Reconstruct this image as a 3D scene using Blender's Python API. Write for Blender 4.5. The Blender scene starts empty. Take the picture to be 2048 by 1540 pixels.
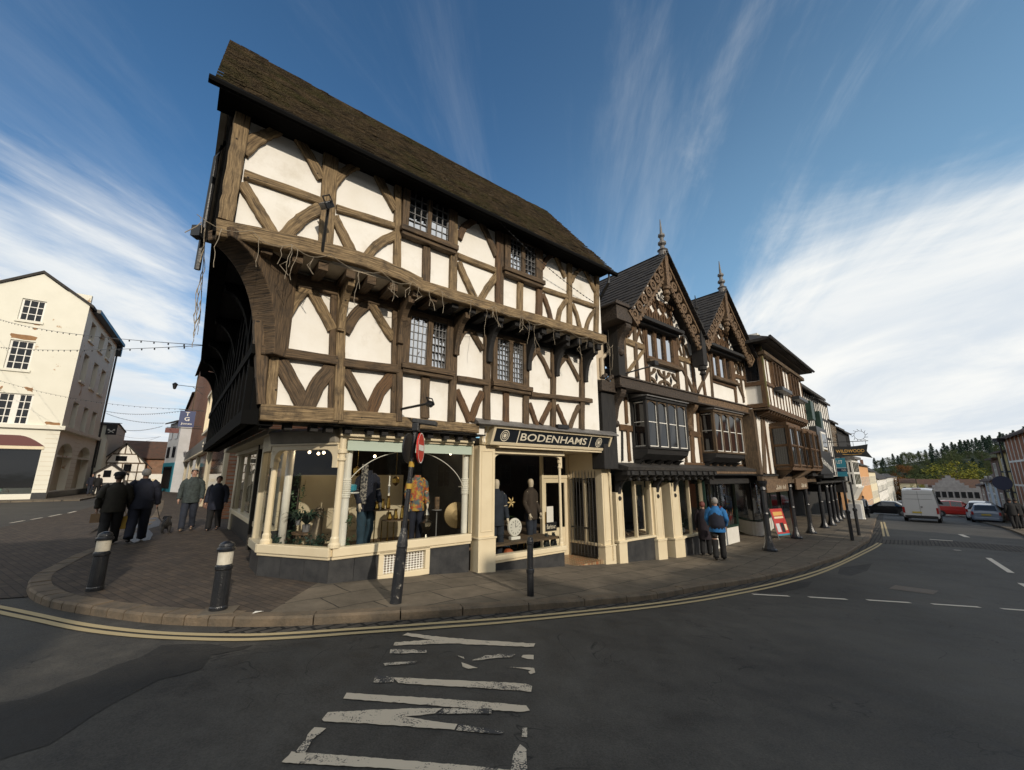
import bpy,bmesh,math,random
from mathutils import Vector,Matrix
R=math.radians
C=bpy.context.scene.collection
SC=bpy.context.scene
rnd=random.Random(7)

# ------------------------------------------------------------------ camera, sky, sun, exposure
CAM_H,PITCH,FPX=1.70,R(12.35),822.0
cd=bpy.data.cameras.new('camera');cam=bpy.data.objects.new('camera',cd);C.objects.link(cam)
cam.location=(0,0,CAM_H);cam.rotation_euler=(R(90)+PITCH,0,0)
cd.sensor_width=36.0;cd.lens=36.0*FPX/2048.0;cd.clip_start=0.05;cd.clip_end=6000
SC.camera=cam
SUN_AZ,SUN_EL=R(149),R(24)
sl=bpy.data.lights.new('sun','SUN');sun=bpy.data.objects.new('sun',sl);C.objects.link(sun)
sl.energy=3.1;sl.angle=R(0.55);sl.color=(1.0,0.89,0.74)
sdir=Vector((math.sin(SUN_AZ)*math.cos(SUN_EL),math.cos(SUN_AZ)*math.cos(SUN_EL),math.sin(SUN_EL)))
sun.rotation_euler=(-sdir).to_track_quat('-Z','Y').to_euler();sun.location=(10,-20,30)
W=bpy.data.worlds.new('World');SC.world=W;W.use_nodes=True
SC.view_settings.view_transform='Standard';SC.view_settings.look='None'
SC.view_settings.gamma=1.0;SC.view_settings.exposure=0.0;SC.view_settings.use_curve_mapping=False

def world():
 nt=W.node_tree;N=nt.nodes;L=nt.links
 for n in list(N):N.remove(n)
 out=N.new('ShaderNodeOutputWorld');bg=N.new('ShaderNodeBackground')
 sky=N.new('ShaderNodeTexSky');sky.sky_type='NISHITA';sky.sun_disc=False
 sky.sun_elevation=SUN_EL;sky.sun_rotation=SUN_AZ
 sky.air_density=1.0;sky.dust_density=0.6;sky.ozone_density=3.0
 geo=N.new('ShaderNodeTexCoord')
 sep=N.new('ShaderNodeSeparateXYZ');L.new(geo.outputs['Generated'],sep.inputs[0])
 def M(op,a,b=None,c=None):
  m=N.new('ShaderNodeMath');m.operation=op
  for i,q in enumerate((a,b,c)):
   if q is None:continue
   if isinstance(q,(int,float)):m.inputs[i].default_value=q
   else:L.new(q,m.inputs[i])
  return m.outputs[0]
 def SS(x,a,b):
  m=N.new('ShaderNodeMapRange');m.interpolation_type='SMOOTHSTEP'
  L.new(x,m.inputs[0]);m.inputs[1].default_value=a;m.inputs[2].default_value=b
  return m.outputs[0]
 x,y,z=sep.outputs
 zz=M('ADD',M('MAXIMUM',z,0.0),0.16)
 cx=M('DIVIDE',x,zz);cy=M('DIVIDE',y,zz)
 comb=N.new('ShaderNodeCombineXYZ');L.new(cx,comb.inputs[0]);L.new(cy,comb.inputs[1])
 def noise(rotz,sx,sy,scale,det,rough,off=0.0,dist=0.0):
  ca,sa=math.cos(rotz),math.sin(rotz);cb=N.new('ShaderNodeCombineXYZ')
  L.new(M('MULTIPLY_ADD',M('SUBTRACT',M('MULTIPLY',cx,ca),M('MULTIPLY',cy,sa)),sx,off),cb.inputs[0]);L.new(M('MULTIPLY_ADD',M('ADD',M('MULTIPLY',cx,sa),M('MULTIPLY',cy,ca)),sy,off*.7),cb.inputs[1])
  t=N.new('ShaderNodeTexNoise');L.new(cb.outputs[0],t.inputs['Vector'])
  t.inputs['Scale'].default_value=scale;t.inputs['Detail'].default_value=det
  t.inputs['Roughness'].default_value=rough;t.inputs['Distortion'].default_value=dist
  return t.outputs['Fac']
 streak=noise(R(8),1.9,0.42,1.35,12,0.64,3.1,0.7)
 puff=noise(R(8),1.25,0.8,1.2,11,0.60,1.3,0.6)
 big=noise(0,1,1,0.42,3,0.5,7.7)
 right=SS(x,-0.12,0.72)
 low=M('SUBTRACT',1.0,SS(z,0.06,0.62))
 left=M('MULTIPLY',SS(M('MULTIPLY',x,-1.0),0.45,0.72),M('SUBTRACT',1.0,SS(z,0.30,0.56)))
 back=SS(M('MULTIPLY',y,-1.0),-0.1,0.5)
 cov=M('ADD',M('MULTIPLY',right,M('ADD',M('MULTIPLY',low,0.58),0.13)),M('MULTIPLY',left,0.46))
 cov=M('ADD',cov,M('MULTIPLY',back,0.85))
 cov=M('ADD',cov,M('MULTIPLY',M('SUBTRACT',1.0,SS(z,0.0,0.22)),0.18))
 dens=M('ADD',M('MULTIPLY',puff,0.62),M('MULTIPLY',streak,0.50))
 dens=M('ADD',dens,M('MULTIPLY',M('SUBTRACT',big,0.5),0.25))
 dens=M('ADD',dens,cov)
 cl=SS(dens,0.66,1.02)
 thin=M('MULTIPLY',SS(streak,0.46,0.74),M('ADD',M('MULTIPLY',right,.34),.09))
 veil=M('MULTIPLY',SS(x,-0.25,0.65),M('ADD',M('MULTIPLY',M('SUBTRACT',1.0,SS(z,.25,.9)),.34),.05))
 cl=M('MAXIMUM',cl,thin)
 shade=SS(M('ADD',M('MULTIPLY',puff,0.6),M('MULTIPLY',big,0.4)),0.38,0.62)
 cramp=N.new('ShaderNodeMixRGB');L.new(shade,cramp.inputs[0])
 cramp.inputs[1].default_value=(6.9,7.5,8.1,1);cramp.inputs[2].default_value=(9.4,9.4,9.1,1)
 tint=N.new('ShaderNodeMixRGB');tint.blend_type='MULTIPLY';tint.inputs[0].default_value=1
 L.new(sky.outputs[0],tint.inputs[1]);tint.inputs[2].default_value=(.72,1.08,1.22,1)
 mix=N.new('ShaderNodeMixRGB');L.new(cl,mix.inputs[0])
 vm=N.new('ShaderNodeMixRGB');L.new(veil,vm.inputs[0]);L.new(tint.outputs[0],vm.inputs[1]);vm.inputs[2].default_value=(4.6,7.6,9.8,1)
 L.new(vm.outputs[0],mix.inputs[1]);L.new(cramp.outputs[0],mix.inputs[2])
 L.new(mix.outputs[0],bg.inputs[0]);bg.inputs[1].default_value=0.105
 L.new(bg.outputs[0],out.inputs[0])
world()

# ------------------------------------------------------------------ surveying helpers (measure positions on real planes)
cP,sP=math.cos(PITCH),math.sin(PITCH)
def ray(px,py):
 x=(px-1024)/FPX;d=(770-py)/FPX
 return Vector((x,cP-sP*d,sP+cP*d))
def az_of(vx):return math.atan(((vx-1024)/FPX)*cP)
def Zm(ox,oy,sc):return lambda x,y:(ox+x/sc,oy+y/sc)
class Plane:
 """a vertical plane: u runs along azimuth az, o stands out along the normal, z is height"""
 def __init__(s,x,y,az):
  s.x,s.y,s.az=x,y,az
  s.d=Vector((math.sin(az),math.cos(az),0));s.n=Vector((math.cos(az),-math.sin(az),0))
 def P(s,u,z,o=0.0):return Vector((s.x,s.y,0))+s.d*u+s.n*o+Vector((0,0,z))
 def at(s,px,py,o=0.0):
  r=ray(px,py);q=Vector((s.x,s.y,0))+s.n*o
  t=s.n.dot(q)/s.n.dot(r)
  p=r*t+Vector((0,0,CAM_H))
  return((p-Vector((s.x,s.y,0))).dot(s.d),p.z)
 def off(s,o):return Plane(s.x+s.n.x*o,s.y+s.n.y*o,s.az)
GT=[(-999,.08),(0,.08),(3,-.17),(7,-.52),(9,-.66),(15,-.95),(37,-1.4),(50,-2.0),(72,-2.95),(110,-6),(160,-12),(175,-13),(9999,-13)]
def g_raw(s):
 for(a,b),(c,d)in zip(GT,GT[1:]):
  if s<=c:return b+(d-b)*(s-a)/(c-a)
 return-13
def g(s):return sum(g_raw(s+k*.5)for k in range(-3,4))/7
def sxy(x,y):return(x+2.88)*.731+(y-6.91)*.682
def gz(x,y):return g(sxy(x,y))
def zfor(pl,u,py,o=0.0):
 y=pl.P(u,0,o).y;d=(770-py)/FPX;return CAM_H+(d*cP*y+sP*y)/(cP-d*sP)
def G(px,py,dz=0.0):
 """where the line of sight through a photo point meets the sloping ground"""
 r=ray(px,py);lo,t=0.3,0.3
 while t<400:
  p=r*t
  if CAM_H+p.z<gz(p.x,p.y)+dz:break
  lo=t;t*=1.03
 for _ in range(30):
  m=(lo+t)/2;p=r*m
  if CAM_H+p.z<gz(p.x,p.y)+dz:t=m
  else:lo=m
 p=r*t;return Vector((p.x,p.y,gz(p.x,p.y)+dz))

# ------------------------------------------------------------------ mesh builder
class MB:
 def __init__(s):s.v=[];s.f=[];s.uv={}
 def add(s,vs,fs,uvs=None):
  b=len(s.v);s.v+=[tuple(q)for q in vs]
  for i,f in enumerate(fs):
   if uvs and uvs[i]:s.uv[len(s.f)]=uvs[i]
   s.f.append([b+k for k in f])
 def frame(s,o,ax,ay,az):
  o=Vector(o);ax=Vector(ax);ay=Vector(ay);az=Vector(az)
  if ax.cross(ay).dot(az)<0:ax,ay=ay,ax
  vs=[o,o+ax,o+ax+ay,o+ay,o+az,o+ax+az,o+ax+ay+az,o+ay+az]
  s.add(vs,[(3,2,1,0),(4,5,6,7),(0,1,5,4),(1,2,6,5),(2,3,7,6),(3,0,4,7)])
 def box(s,c,d,rz=0):
  c=Vector(c);m=Matrix.Rotation(rz,3,'Z')
  s.frame(c-m@Vector((d[0]/2,d[1]/2,d[2]/2)),m@Vector((d[0],0,0)),m@Vector((0,d[1],0)),(0,0,d[2]))
 def pbox(s,pl,u0,u1,z0,z1,o0,o1):
  s.frame(pl.P(u0,z0,o0),pl.d*(u1-u0),pl.n*(o1-o0),Vector((0,0,z1-z0)))
 def prism(s,pl,uz,o0,o1):
  n=len(uz);a=sum(uz[i][0]*uz[(i+1)%n][1]-uz[(i+1)%n][0]*uz[i][1]for i in range(n))
  if a<0:uz=uz[::-1]
  vs=[pl.P(u,z,o1)for u,z in uz]+[pl.P(u,z,o0)for u,z in uz]
  fs=[list(range(n)),list(range(2*n-1,n-1,-1))]
  for i in range(n):j=(i+1)%n;fs.append((j,i,n+i,n+j))
  s.add(vs,fs)
 def extrude(s,pts,vec):
  n=len(pts);vec=Vector(vec);pts=[Vector(p)for p in pts]
  nrm=Vector((0,0,0))
  for i in range(n):nrm+=pts[i].cross(pts[(i+1)%n])
  if nrm.dot(vec)<0:pts=pts[::-1]
  vs=[p+vec for p in pts]+pts
  fs=[list(range(n)),list(range(2*n-1,n-1,-1))]
  for i in range(n):j=(i+1)%n;fs.append((j,i,n+i,n+j))
  s.add(vs,fs)
 def tube(s,pts,r,n=8,cap=True):
  pts=[Vector(p)for p in pts];rs=r if isinstance(r,(list,tuple))else[r]*len(pts)
  b=[];up=Vector((0,0,1))
  for i,p in enumerate(pts):
   t=(pts[min(i+1,len(pts)-1)]-pts[max(i-1,0)]).normalized()
   a=t.cross(up)
   if a.length<1e-3:a=t.cross(Vector((0,1,0)))
   a.normalize();c=a.cross(t).normalized()
   for k in range(n):
    th=2*math.pi*k/n
    b.append(p+(a*math.cos(th)+c*math.sin(th))*rs[i])
  fs=[]
  for i in range(len(pts)-1):
   for k in range(n):
    k2=(k+1)%n;fs.append((i*n+k,i*n+k2,(i+1)*n+k2,(i+1)*n+k))
  if cap:
   fs.append(list(range(n))[::-1]);fs.append([(len(pts)-1)*n+k for k in range(n)])
  s.add(b,fs)
 def lathe(s,prof,c,n=16,axis=None):
  c=Vector(c);q=Vector((0,0,1)).rotation_difference(Vector(axis).normalized())if axis else None
  vs=[]
  for r,z in prof:
   for k in range(n):
    th=2*math.pi*k/n;p=Vector((r*math.cos(th),r*math.sin(th),z))
    vs.append(c+(q@p if q else p))
  fs=[]
  for i in range(len(prof)-1):
   for k in range(n):
    k2=(k+1)%n;fs.append((i*n+k,i*n+k2,(i+1)*n+k2,(i+1)*n+k))
  fs.append(list(range(n))[::-1]);fs.append([(len(prof)-1)*n+k for k in range(n)])
  s.add(vs,fs)
 def ball(s,c,r,n=10,m=7,sc=(1,1,1)):
  c=Vector(c);vs=[c+Vector((0,0,-r*sc[2]))]
  for i in range(1,m):
   ph=-math.pi/2+math.pi*i/m
   for k in range(n):
    th=2*math.pi*k/n
    vs.append(c+Vector((r*sc[0]*math.cos(ph)*math.cos(th),r*sc[1]*math.cos(ph)*math.sin(th),r*sc[2]*math.sin(ph))))
  vs.append(c+Vector((0,0,r*sc[2])))
  fs=[(0,1+(k+1)%n,1+k)for k in range(n)]
  for i in range(m-2):
   for k in range(n):
    k2=(k+1)%n;fs.append((1+i*n+k,1+i*n+k2,1+(i+1)*n+k2,1+(i+1)*n+k))
  e=len(vs)-1;fs+=[(e,1+(m-2)*n+k,1+(m-2)*n+(k+1)%n)for k in range(n)]
  s.add(vs,fs)
 def timber(s,pl,line,w,t=.09,back=-.06,jit=.006,seg=.22):
  """a hewn timber along a (u,z) polyline on a plane, with uneven arrises; uv runs along the grain"""
  pts=[Vector((a,b))for a,b in line]
  if len(pts)>2:
   q=[]
   for i in range(len(pts)-1):
    p0=pts[max(i-1,0)];p1=pts[i];p2=pts[i+1];p3=pts[min(i+2,len(pts)-1)]
    for k in range(5):
     h=k/5
     q.append(.5*((2*p1)+(p2-p0)*h+(2*p0-5*p1+4*p2-p3)*h*h+(3*p1-p0-3*p2+p3)*h**3))
   q.append(pts[-1]);pts=q
  else:
   n=max(1,int((pts[1]-pts[0]).length/seg));pts=[pts[0].lerp(pts[1],k/n)for k in range(n+1)]
  n=len(pts);ws=[q*.88 for q in(w if isinstance(w,(list,tuple))else(w,w))]
  vs,L=[],0.0;cu=rnd.random()*40;us=[]
  for i,p in enumerate(pts):
   tg=(pts[min(i+1,n-1)]-pts[max(i-1,0)]).normalized();nr=Vector((-tg.y,tg.x))
   if i:L+=(p-pts[i-1]).length
   us.append(L+cu);ww=(ws[0]+(ws[1]-ws[0])*i/max(1,n-1))/2
   a=ww+rnd.uniform(-jit,jit);b=ww+rnd.uniform(-jit,jit);ch=.012
   tt=t+rnd.uniform(-jit,jit)*.6
   for k,(q,o)in enumerate(((a,back),(a,tt-ch),(a-ch,tt),(-b+ch,tt),(-b,tt-ch),(-b,back))):
    e=p+nr*q;vs.append(pl.P(e.x,e.y,o))
  cv=[0,t-back,t-back+.017,t-back+.017+2*ww,t-back+.034+2*ww,2*(t-back)+.034+2*ww]
  v0=rnd.random()*20;fs,uvs=[],[]
  for i in range(n-1):
   for k in range(5):
    fs.append((i*6+k,(i+1)*6+k,(i+1)*6+k+1,i*6+k+1))
    uvs.append([(us[i],v0+cv[k]),(us[i+1],v0+cv[k]),(us[i+1],v0+cv[k+1]),(us[i],v0+cv[k+1])])
  fs.append([0,1,2,3,4,5]);uvs.append([(cu+.1*k,v0)for k in range(6)])
  e=(n-1)*6;fs.append([e+5,e+4,e+3,e+2,e+1,e]);uvs.append([(cu+.1*k,v0)for k in range(6)])
  if pl.n.dot(pl.d.cross(Vector((0,0,1))))>0:pass
  s.add(vs,fs,uvs)
 def build(s,name,mat,parent=None,smooth=False,bevel=0,fix=True):
  me=bpy.data.meshes.new(name);me.from_pydata(s.v,[],s.f)
  lay=me.uv_layers.new(name='UVMap')if s.uv else None
  if lay:
   for i,p in enumerate(me.polygons):
    if i in s.uv:
     for k,li in enumerate(p.loop_indices):lay.data[li].uv=s.uv[i][k]
  nm_=mat.name
  if 'oak' in nm_ or 'carved' in nm_:
   lay=lay or me.uv_layers.new(name='UVMap');k0=rnd.random()*30
   for i,p in enumerate(me.polygons):
    if i in s.uv:continue
    q=[me.vertices[v].co for v in p.vertices];e=max(((q[(k+1)%len(q)]-q[k])for k in range(len(q))),key=lambda d:d.length)
    if e.length<1e-6:continue
    t_=e.normalized();b_=p.normal.cross(t_)
    for li,c in zip(p.loop_indices,q):lay.data[li].uv=(c.dot(t_)+k0,c.dot(b_)+k0*.37)
  if fix:
   bm=bmesh.new();bm.from_mesh(me);bmesh.ops.recalc_face_normals(bm,faces=bm.faces);bm.to_mesh(me);bm.free()
  if smooth:
   for p in me.polygons:p.use_smooth=True
  me.materials.append(mat)
  o=bpy.data.objects.new(name,me);C.objects.link(o)
  if parent is not None:adopt(o,parent)
  if bevel:
   b=o.modifiers.new('bevel','BEVEL');b.width=bevel;b.segments=2;b.limit_method='ANGLE';b.angle_limit=R(40)
  return o
def adopt(o,parent):
 o.parent=parent
 m=Matrix.Translation(Vector(parent.location))if parent.type=='EMPTY' else Matrix.Identity(4)
 if parent.type=='EMPTY':m=m@Matrix.Rotation(parent.rotation_euler[2],4,'Z')
 o.matrix_parent_inverse=m.inverted()
def tag(o,label=None,cat=None,group=None,kind=None):
 if label:o['label']=label
 if cat:o['category']=cat
 if group:o['group']=group
 if kind:o['kind']=kind
 return o
def thing(name,label,cat,loc,group=None):
 o=bpy.data.objects.new(name,None);C.objects.link(o);o.location=loc;o.empty_display_size=.3
 return tag(o,label,cat,group)
def dup(root,loc,rz=0.0,label=None,group=None):
 r=root.copy();C.objects.link(r);r.location=loc;r.rotation_euler=(0,0,rz)
 if label:r['label']=label
 if group:r['group']=group
 for ch in list(root.children):
  c=ch.copy();C.objects.link(c);c.parent=r
  for gch in list(ch.children):
   d=gch.copy();C.objects.link(d);d.parent=c
 return r
def text(name,body,pl,u0,u1,z0,z1,o,mat,parent,depth=.006,shear=0.0,bold=0.0,spacing=1.0,rot=0.0):
 """lettering fitted into a rectangle of a plane, standing a few mm proud"""
 cu=bpy.data.curves.new(name,'FONT');cu.body=body;cu.size=1;cu.extrude=0.0;cu.shear=shear;cu.offset=bold
 cu.space_character=spacing;cu.align_x='LEFT';cu.resolution_u=3
 tmp=bpy.data.objects.new('tmp',cu);C.objects.link(tmp)
 me=bpy.data.meshes.new_from_object(tmp.evaluated_get(bpy.context.evaluated_depsgraph_get()))
 bpy.data.objects.remove(tmp)
 xs=[v.co.x for v in me.vertices];ys=[v.co.y for v in me.vertices]
 ax,bx,ay,by=min(xs),max(xs),min(ys),max(ys)
 cu_,cz_=(u0+u1)/2,(z0+z1)/2
 for v in me.vertices:
  a=u0+(v.co.x-ax)/(bx-ax)*(u1-u0);b=z0+(v.co.y-ay)/(by-ay)*(z1-z0)
  if rot:
   da,db=a-cu_,b-cz_;a=cu_+da*math.cos(rot)-db*math.sin(rot);b=cz_+da*math.sin(rot)+db*math.cos(rot)
  v.co=pl(a,b,o)if callable(pl)else pl.P(a,b,o)
 me.materials.clear();me.materials.append(mat)
 ob=bpy.data.objects.new(name,me);C.objects.link(ob)
 if parent is not None:adopt(ob,parent)
 return ob

# ------------------------------------------------------------------ materials
def pm(name,col,rough=.6,col2=None,scale=6.0,bump=0.0,bscale=None,metal=0.0,spec=.5,emit=None,estr=0.0,uvwood=False,detail=6,lo=.35,hi=.65,coat=0.0,stretch=None,dirt=None):
 m=bpy.data.materials.new(name);m.use_nodes=True;nt=m.node_tree;N=nt.nodes;L=nt.links
 b=N['Principled BSDF'];b.inputs['Base Color'].default_value=(*col,1);b.inputs['Roughness'].default_value=rough
 b.inputs['Metallic'].default_value=metal;b.inputs['Specular IOR Level'].default_value=spec;b.inputs['Coat Weight'].default_value=coat
 if emit:b.inputs['Emission Color'].default_value=(*emit,1);b.inputs['Emission Strength'].default_value=estr
 if col2 is None and not bump:return m
 tc=N.new('ShaderNodeTexCoord');mp=N.new('ShaderNodeMapping')
 L.new(tc.outputs['UV' if uvwood else 'Object'],mp.inputs[0])
 if uvwood:mp.inputs['Scale'].default_value=(1.3,17,1)
 if stretch:mp.inputs['Scale'].default_value=stretch
 n=N.new('ShaderNodeTexNoise');L.new(mp.outputs[0],n.inputs['Vector']);n.inputs['Scale'].default_value=scale
 n.inputs['Detail'].default_value=detail;n.inputs['Roughness'].default_value=.65
 cur=None
 if col2 is not None:
  rp=N.new('ShaderNodeValToRGB');L.new(n.outputs['Fac'],rp.inputs[0])
  rp.color_ramp.elements[0].position=lo;rp.color_ramp.elements[0].color=(*col,1)
  rp.color_ramp.elements[1].position=hi;rp.color_ramp.elements[1].color=(*col2,1)
  cur=rp.outputs[0]
 if dirt:
  n3=N.new('ShaderNodeTexNoise');L.new(tc.outputs['Object'],n3.inputs['Vector']);n3.inputs['Scale'].default_value=dirt[1]
  n3.inputs['Detail'].default_value=7;n3.inputs['Roughness'].default_value=.7
  mr=N.new('ShaderNodeMapRange');L.new(n3.outputs['Fac'],mr.inputs[0]);mr.inputs[1].default_value=dirt[2];mr.inputs[2].default_value=dirt[3];mr.inputs[4].default_value=dirt[4]
  mx=N.new('ShaderNodeMixRGB');L.new(mr.outputs[0],mx.inputs[0])
  if cur is not None:L.new(cur,mx.inputs[1])
  else:mx.inputs[1].default_value=(*col,1)
  mx.inputs[2].default_value=(*dirt[0],1);cur=mx.outputs[0]
 if uvwood:
  mq=N.new('ShaderNodeMapping');L.new(tc.outputs['UV'],mq.inputs[0]);mq.inputs['Scale'].default_value=(1.1,26,1)
  nq=N.new('ShaderNodeTexNoise');L.new(mq.outputs[0],nq.inputs['Vector']);nq.inputs['Scale'].default_value=1.0;nq.inputs['Detail'].default_value=2
  rq=N.new('ShaderNodeMapRange');L.new(nq.outputs['Fac'],rq.inputs[0]);rq.inputs[1].default_value=.63;rq.inputs[2].default_value=.68;rq.inputs[4].default_value=.8
  vq=N.new('ShaderNodeTexVoronoi');L.new(tc.outputs['UV'],vq.inputs['Vector']);vq.inputs['Scale'].default_value=5.5
  dq=N.new('ShaderNodeMapRange');L.new(vq.outputs['Distance'],dq.inputs[0]);dq.inputs[1].default_value=.075;dq.inputs[2].default_value=.10;dq.inputs[3].default_value=1;dq.inputs[4].default_value=0
  sq=N.new('ShaderNodeSeparateXYZ');L.new(vq.outputs['Color'],sq.inputs[0]);gq=N.new('ShaderNodeMath');gq.operation='GREATER_THAN';L.new(sq.outputs[0],gq.inputs[0]);gq.inputs[1].default_value=.55
  pq=N.new('ShaderNodeMath');pq.operation='MULTIPLY';L.new(dq.outputs[0],pq.inputs[0]);L.new(gq.outputs[0],pq.inputs[1])
  xq=N.new('ShaderNodeMath');xq.operation='MAXIMUM';L.new(pq.outputs[0],xq.inputs[0]);L.new(rq.outputs[0],xq.inputs[1])
  mx=N.new('ShaderNodeMixRGB');L.new(xq.outputs[0],mx.inputs[0]);L.new(cur,mx.inputs[1]);mx.inputs[2].default_value=(.018,.013,.009,1);cur=mx.outputs[0]
 if cur is not None:L.new(cur,b.inputs['Base Color'])
 if bump:
  n2=n
  if bscale:
   n2=N.new('ShaderNodeTexNoise');L.new(mp.outputs[0],n2.inputs['Vector']);n2.inputs['Scale'].default_value=bscale;n2.inputs['Detail'].default_value=5
  bp=N.new('ShaderNodeBump');bp.inputs['Strength'].default_value=bump;bp.inputs['Distance'].default_value=.02
  L.new(n2.outputs['Fac'],bp.inputs['Height']);L.new(bp.outputs[0],b.inputs['Normal'])
 return m
def brickmat(name,c1,c2,mortar,bw,bh,ms,rotz=0.0,rough=.85,bump=.6,vertical=None,off=.5,var=None,squash=1.0):
 """masonry / paving: brick texture in metres; vertical=azimuth maps it onto an upright wall"""
 m=bpy.data.materials.new(name);m.use_nodes=True;nt=m.node_tree;N=nt.nodes;L=nt.links;b=N['Principled BSDF']
 b.inputs['Roughness'].default_value=rough;b.inputs['Specular IOR Level'].default_value=.35
 tc=N.new('ShaderNodeTexCoord');mp=N.new('ShaderNodeMapping');L.new(tc.outputs['Object'],mp.inputs[0])
 vec=mp.outputs[0]
 if vertical is not None:
  mp.inputs['Rotation'].default_value=(0,0,vertical-R(90))
  sp=N.new('ShaderNodeSeparateXYZ');cb=N.new('ShaderNodeCombineXYZ');L.new(vec,sp.inputs[0])
  L.new(sp.outputs[0],cb.inputs[0]);L.new(sp.outputs[2],cb.inputs[1]);vec=cb.outputs[0]
 else:mp.inputs['Rotation'].default_value=(0,0,rotz)
 nz=N.new('ShaderNodeTexNoise');L.new(tc.outputs['Object'],nz.inputs['Vector']);nz.inputs['Scale'].default_value=1.3;nz.inputs['Detail'].default_value=3
 wob=N.new('ShaderNodeVectorMath');wob.operation='MULTIPLY_ADD';L.new(nz.outputs['Color'],wob.inputs[0]);wob.inputs[1].default_value=(bh*.25,bh*.25,0);L.new(vec,wob.inputs[2])
 t=N.new('ShaderNodeTexBrick');L.new(wob.outputs[0],t.inputs['Vector']);t.inputs['Scale'].default_value=1
 t.inputs['Color1'].default_value=(*c1,1);t.inputs['Color2'].default_value=(*c2,1);t.inputs['Mortar'].default_value=(*mortar,1)
 t.inputs['Brick Width'].default_value=bw;t.inputs['Row Height'].default_value=bh;t.inputs['Mortar Size'].default_value=ms
 t.inputs['Mortar Smooth'].default_value=.25;t.offset=off;t.squash=squash
 n=N.new('ShaderNodeTexNoise');L.new(tc.outputs['Object'],n.inputs['Vector']);n.inputs['Scale'].default_value=2.2;n.inputs['Detail'].default_value=9;n.inputs['Roughness'].default_value=.7
 mr=N.new('ShaderNodeMapRange');L.new(n.outputs['Fac'],mr.inputs[0]);mr.inputs[1].default_value=.3;mr.inputs[2].default_value=.7;mr.inputs[3].default_value=.62;mr.inputs[4].default_value=1.25
 mu=N.new('ShaderNodeVectorMath');mu.operation='SCALE';L.new(t.outputs['Color'],mu.inputs[0]);L.new(mr.outputs[0],mu.inputs['Scale'])
 L.new(mu.outputs[0],b.inputs['Base Color'])
 n2=N.new('ShaderNodeTexNoise');L.new(tc.outputs['Object'],n2.inputs['Vector']);n2.inputs['Scale'].default_value=45;n2.inputs['Detail'].default_value=4
 h=N.new('ShaderNodeMath');h.operation='MULTIPLY_ADD';L.new(t.outputs['Fac'],h.inputs[0]);h.inputs[1].default_value=-1.0
 h2=N.new('ShaderNodeMath');h2.operation='MULTIPLY';L.new(n2.outputs['Fac'],h2.inputs[0]);h2.inputs[1].default_value=.35;L.new(h2.outputs[0],h.inputs[2])
 bp=N.new('ShaderNodeBump');bp.inputs['Strength'].default_value=bump;bp.inputs['Distance'].default_value=.012
 L.new(h.outputs[0],bp.inputs['Height']);L.new(bp.outputs[0],b.inputs['Normal'])
 return m
def glassmat(name,tint=(.8,.87,.85),refl=.12,rough=.01):
 """thin pane: mostly see-through, mirror-like at grazing angles"""
 m=bpy.data.materials.new(name);m.use_nodes=True;nt=m.node_tree;N=nt.nodes;L=nt.links
 for n in list(N):N.remove(n)
 out=N.new('ShaderNodeOutputMaterial');tr=N.new('ShaderNodeBsdfTransparent');gl=N.new('ShaderNodeBsdfGlossy');mx=N.new('ShaderNodeMixShader')
 fr=N.new('ShaderNodeLayerWeight');fr.inputs[0].default_value=.5
 pw=N.new('ShaderNodeMath');pw.operation='POWER';L.new(fr.outputs['Facing'],pw.inputs[0]);pw.inputs[1].default_value=4
 ad=N.new('ShaderNodeMath');ad.operation='MULTIPLY_ADD';ad.use_clamp=True;L.new(pw.outputs[0],ad.inputs[0]);ad.inputs[1].default_value=.8;ad.inputs[2].default_value=refl
 tr.inputs[0].default_value=(*tint,1);gl.inputs['Roughness'].default_value=rough;gl.inputs[0].default_value=(.9,.92,.95,1)
 L.new(ad.outputs[0],mx.inputs[0]);L.new(tr.outputs[0],mx.inputs[1]);L.new(gl.outputs[0],mx.inputs[2]);L.new(mx.outputs[0],out.inputs[0])
 return m
def paintmat(name,col,thr=.5,soft=.06,scale=9.0,road=(.045,.045,.045)):
 """road paint worn through to the asphalt"""
 m=pm(name,col,.75);nt=m.node_tree;N=nt.nodes;L=nt.links;b=N['Principled BSDF']
 tc=N.new('ShaderNodeTexCoord');n=N.new('ShaderNodeTexNoise');L.new(tc.outputs['Object'],n.inputs['Vector']);n.inputs['Scale'].default_value=3.0;n.inputs['Detail'].default_value=12;n.inputs['Roughness'].default_value=.78
 n2=N.new('ShaderNodeTexNoise');L.new(tc.outputs['Object'],n2.inputs['Vector']);n2.inputs['Scale'].default_value=scale*9;n2.inputs['Detail'].default_value=3
 ad=N.new('ShaderNodeMath');ad.operation='MULTIPLY_ADD';L.new(n2.outputs['Fac'],ad.inputs[0]);ad.inputs[1].default_value=.45;L.new(n.outputs['Fac'],ad.inputs[2])
 mr=N.new('ShaderNodeMapRange');L.new(ad.outputs[0],mr.inputs[0]);mr.inputs[1].default_value=thr;mr.inputs[2].default_value=thr+soft
 mx=N.new('ShaderNodeMixRGB');L.new(mr.outputs[0],mx.inputs[0]);mx.inputs[1].default_value=(*road,1);mx.inputs[2].default_value=(*col,1)
 L.new(mx.outputs[0],b.inputs['Base Color']);return m
M={}
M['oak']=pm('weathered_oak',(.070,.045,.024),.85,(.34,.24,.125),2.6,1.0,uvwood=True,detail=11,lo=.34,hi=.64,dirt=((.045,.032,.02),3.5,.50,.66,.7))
M['oak_dark']=pm('dark_oak',(.032,.022,.013),.8,(.17,.11,.058),2.6,1.0,uvwood=True,detail=11,lo=.34,hi=.66,dirt=((.03,.022,.015),2.5,.5,.7,.7))
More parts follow.
